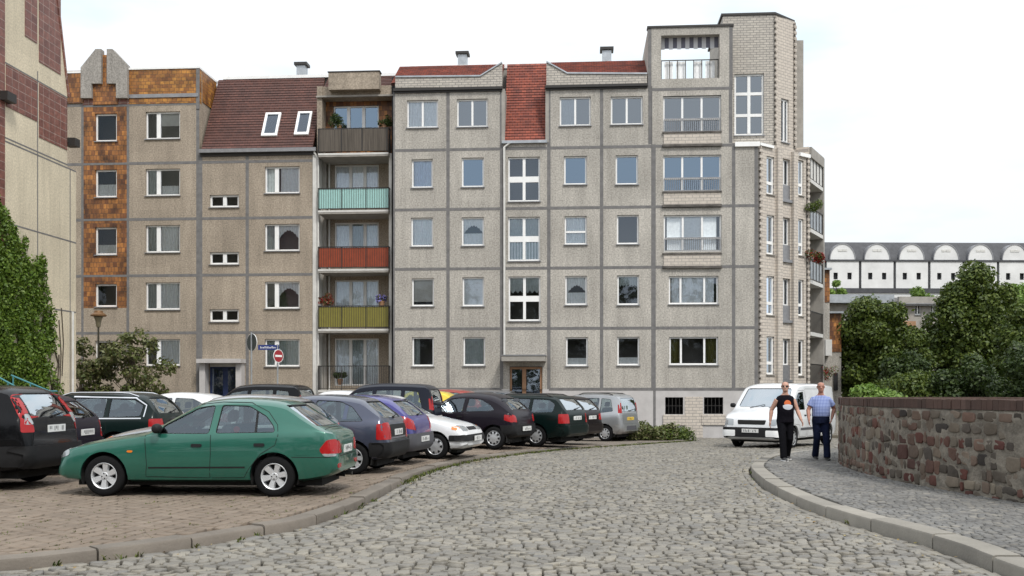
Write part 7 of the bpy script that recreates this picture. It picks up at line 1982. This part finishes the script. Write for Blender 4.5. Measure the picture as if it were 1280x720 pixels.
# old lantern behind the shrubs
Yl = 43.6; p = ray(123, Yl, 395); g1 = -.55
s = thing('street_lamp', 'old lantern street lamp with a flat cap behind the shrubs', 'street lamp', (p.x, Yl, g1))
zt = ray(123, Yl, 388).z - g1
mb = MB(); mb.tube([(0, 0, 0), (0, 0, .9), (0, 0, .92), (0, 0, zt - .75)], [.09, .08, .05, .04], 12); mb.build('post', M['lampgreen'], s, smooth=40)
mb = MB(); mb.lathe([(.05, zt - .75), (.09, zt - .70), (.13, zt - .45), (.20, zt - .28), (.12, zt - .27)], axis='z', n=16); mb.build('lamp_glass', mat('lantern_glass', (.25, .22, .15), .2), s, smooth=40)
mb = MB(); mb.lathe([(.33, zt - .26), (.34, zt - .20), (.20, zt - .10), (.18, zt - .02), (.02, zt)], axis='z', n=20); mb.build('lamp_cap', mat('lamp_copper', (.20, .11, .05), .5, .4), s, smooth=40)
# teal handrails at the ivy wall
tealm = mat('teal_rail', (.06, .22, .25), .45, .2)
Yh = 31.0
s = thing('stair_railing', 'teal stair handrails in front of the ivy wall', 'railing', (ray(25, Yh, 480).x, Yh, -.2)); bx = s.location
for (xa, ya, xb, yb, dy) in ((-8, 468, 28, 488, 0), (14, 469, 62, 489, 1.2)):
    a, b = ray(xa, Yh + dy, ya) - bx, ray(xb, Yh + dy, yb) - bx
    for dz in (0, -.45):
        mb = MB(); mb.tube([a + Vector((0, 0, dz)), b + Vector((0, 0, dz)), b + Vector((.25, 0, dz))], .028, 8); mb.build('handrail', tealm, s, smooth=50)
    for t in (0.05, .5, .95):
        q = a.lerp(b, t); mb = MB(); mb.tube([q, Vector((q.x, q.y, 0))], .025, 8); mb.build('baluster', tealm, s, smooth=50)
q = ray(5, Yh + .3, 489) - bx; mb = MB()
for k_ in range(5): mb.box(q.x - 1.2, q.x + .4 + .32 * (4 - k_), -.2, 2.0, .16 * k_ if k_ else 0, .16 * (k_ + 1) - .002)
mb.build('stair_step', M['concrete_smooth'], s)

# ================================================================== CAMERA, SKY, LIGHT
cam = bpy.data.cameras.new('camera'); co = bpy.data.objects.new('camera', cam); COL.objects.link(co)
co.location = (0, 0, EYE); co.rotation_euler = (R(90), 0, 0)
cam.sensor_width = 36; cam.lens = F / 1280 * 36; cam.shift_y = (HY - 360) / 1280; cam.clip_end = 3000; cam.clip_start = .1
SC.camera = co
SUN_EL, SUN_AZ = 52.0, 28.0       # degrees; azimuth measured from behind the camera towards the right
w = bpy.data.worlds.new('World'); SC.world = w; w.use_nodes = True
nt = w.node_tree; N = nt.nodes; L = nt.links
sky = N.new('ShaderNodeTexSky'); sky.sky_type = 'NISHITA'; sky.sun_disc = False; sky.sun_elevation = R(SUN_EL); sky.sun_rotation = R(180 - SUN_AZ)
sky.dust_density = 2.0
tc = N.new('ShaderNodeTexCoord'); nz = N.new('ShaderNodeTexNoise'); nz.inputs['Scale'].default_value = 1.6; nz.inputs['Detail'].default_value = 6
L.new(tc.outputs['Generated'], nz.inputs['Vector'])
mr = N.new('ShaderNodeMapRange'); mr.inputs[1].default_value = .35; mr.inputs[2].default_value = .65; mr.inputs[3].default_value = .80; mr.inputs[4].default_value = .96
L.new(nz.outputs[0], mr.inputs[0])
mx = N.new('ShaderNodeMix'); mx.data_type = 'RGBA'; mx.inputs[7].default_value = (8.6, 8.9, 9.2, 1)     # overcast cloud sheet, brighter overhead
sx = N.new('ShaderNodeSeparateXYZ'); L.new(tc.outputs['Generated'], sx.inputs[0])
mg = N.new('ShaderNodeMapRange'); mg.inputs[1].default_value = 0; mg.inputs[2].default_value = 1; mg.inputs[3].default_value = .92; mg.inputs[4].default_value = 1.5; L.new(sx.outputs[2], mg.inputs[0])
mv = N.new('ShaderNodeMix'); mv.data_type = 'RGBA'; mv.blend_type = 'MULTIPLY'; mv.inputs[0].default_value = 1; L.new(mx.outputs[2], mv.inputs[6]); L.new(mg.outputs[0], mv.inputs[7])
L.new(mr.outputs[0], mx.inputs[0]); L.new(sky.outputs[0], mx.inputs[6])
n2 = N.new('ShaderNodeTexNoise'); n2.inputs['Scale'].default_value = 4.0; n2.inputs['Detail'].default_value = 5
mp = N.new('ShaderNodeMapping'); mp.inputs['Scale'].default_value = (1, 1, 3.2); mp.inputs['Location'].default_value = (.4, .1, .35)
L.new(tc.outputs['Generated'], mp.inputs[0]); L.new(mp.outputs[0], n2.inputs['Vector'])
cr = N.new('ShaderNodeValToRGB'); cr.color_ramp.elements[0].position = .50; cr.color_ramp.elements[0].color = (1, 1, 1, 1); cr.color_ramp.elements[1].position = .68; cr.color_ramp.elements[1].color = (.80, .89, .93, 1)
L.new(n2.outputs[0], cr.inputs[0])
m3 = N.new('ShaderNodeMix'); m3.data_type = 'RGBA'; m3.blend_type = 'MULTIPLY'; m3.inputs[0].default_value = 1; L.new(mv.outputs[2], m3.inputs[6]); L.new(cr.outputs[0], m3.inputs[7])
L.new(m3.outputs[2], N['Background'].inputs[0]); N['Background'].inputs[1].default_value = .108
sl = bpy.data.lights.new('sun', 'SUN'); sl.energy = 2.2; sl.angle = R(10); sl.color = (1.0, .96, .90)
so_ = bpy.data.objects.new('sun', sl); COL.objects.link(so_); so_.location = (10, -20, 40)
dv = Vector((math.sin(R(SUN_AZ)) * math.cos(R(SUN_EL)), -math.cos(R(SUN_AZ)) * math.cos(R(SUN_EL)), math.sin(R(SUN_EL))))
so_.rotation_euler = dv.to_track_quat('Z', 'Y').to_euler()
SC.view_settings.view_transform = 'Standard'; SC.view_settings.look = 'None'; SC.view_settings.gamma = 1; SC.view_settings.exposure = 0.17
SC.cycles.max_bounces = 6; SC.cycles.transparent_max_bounces = 16
SC.cycles.use_denoising = True
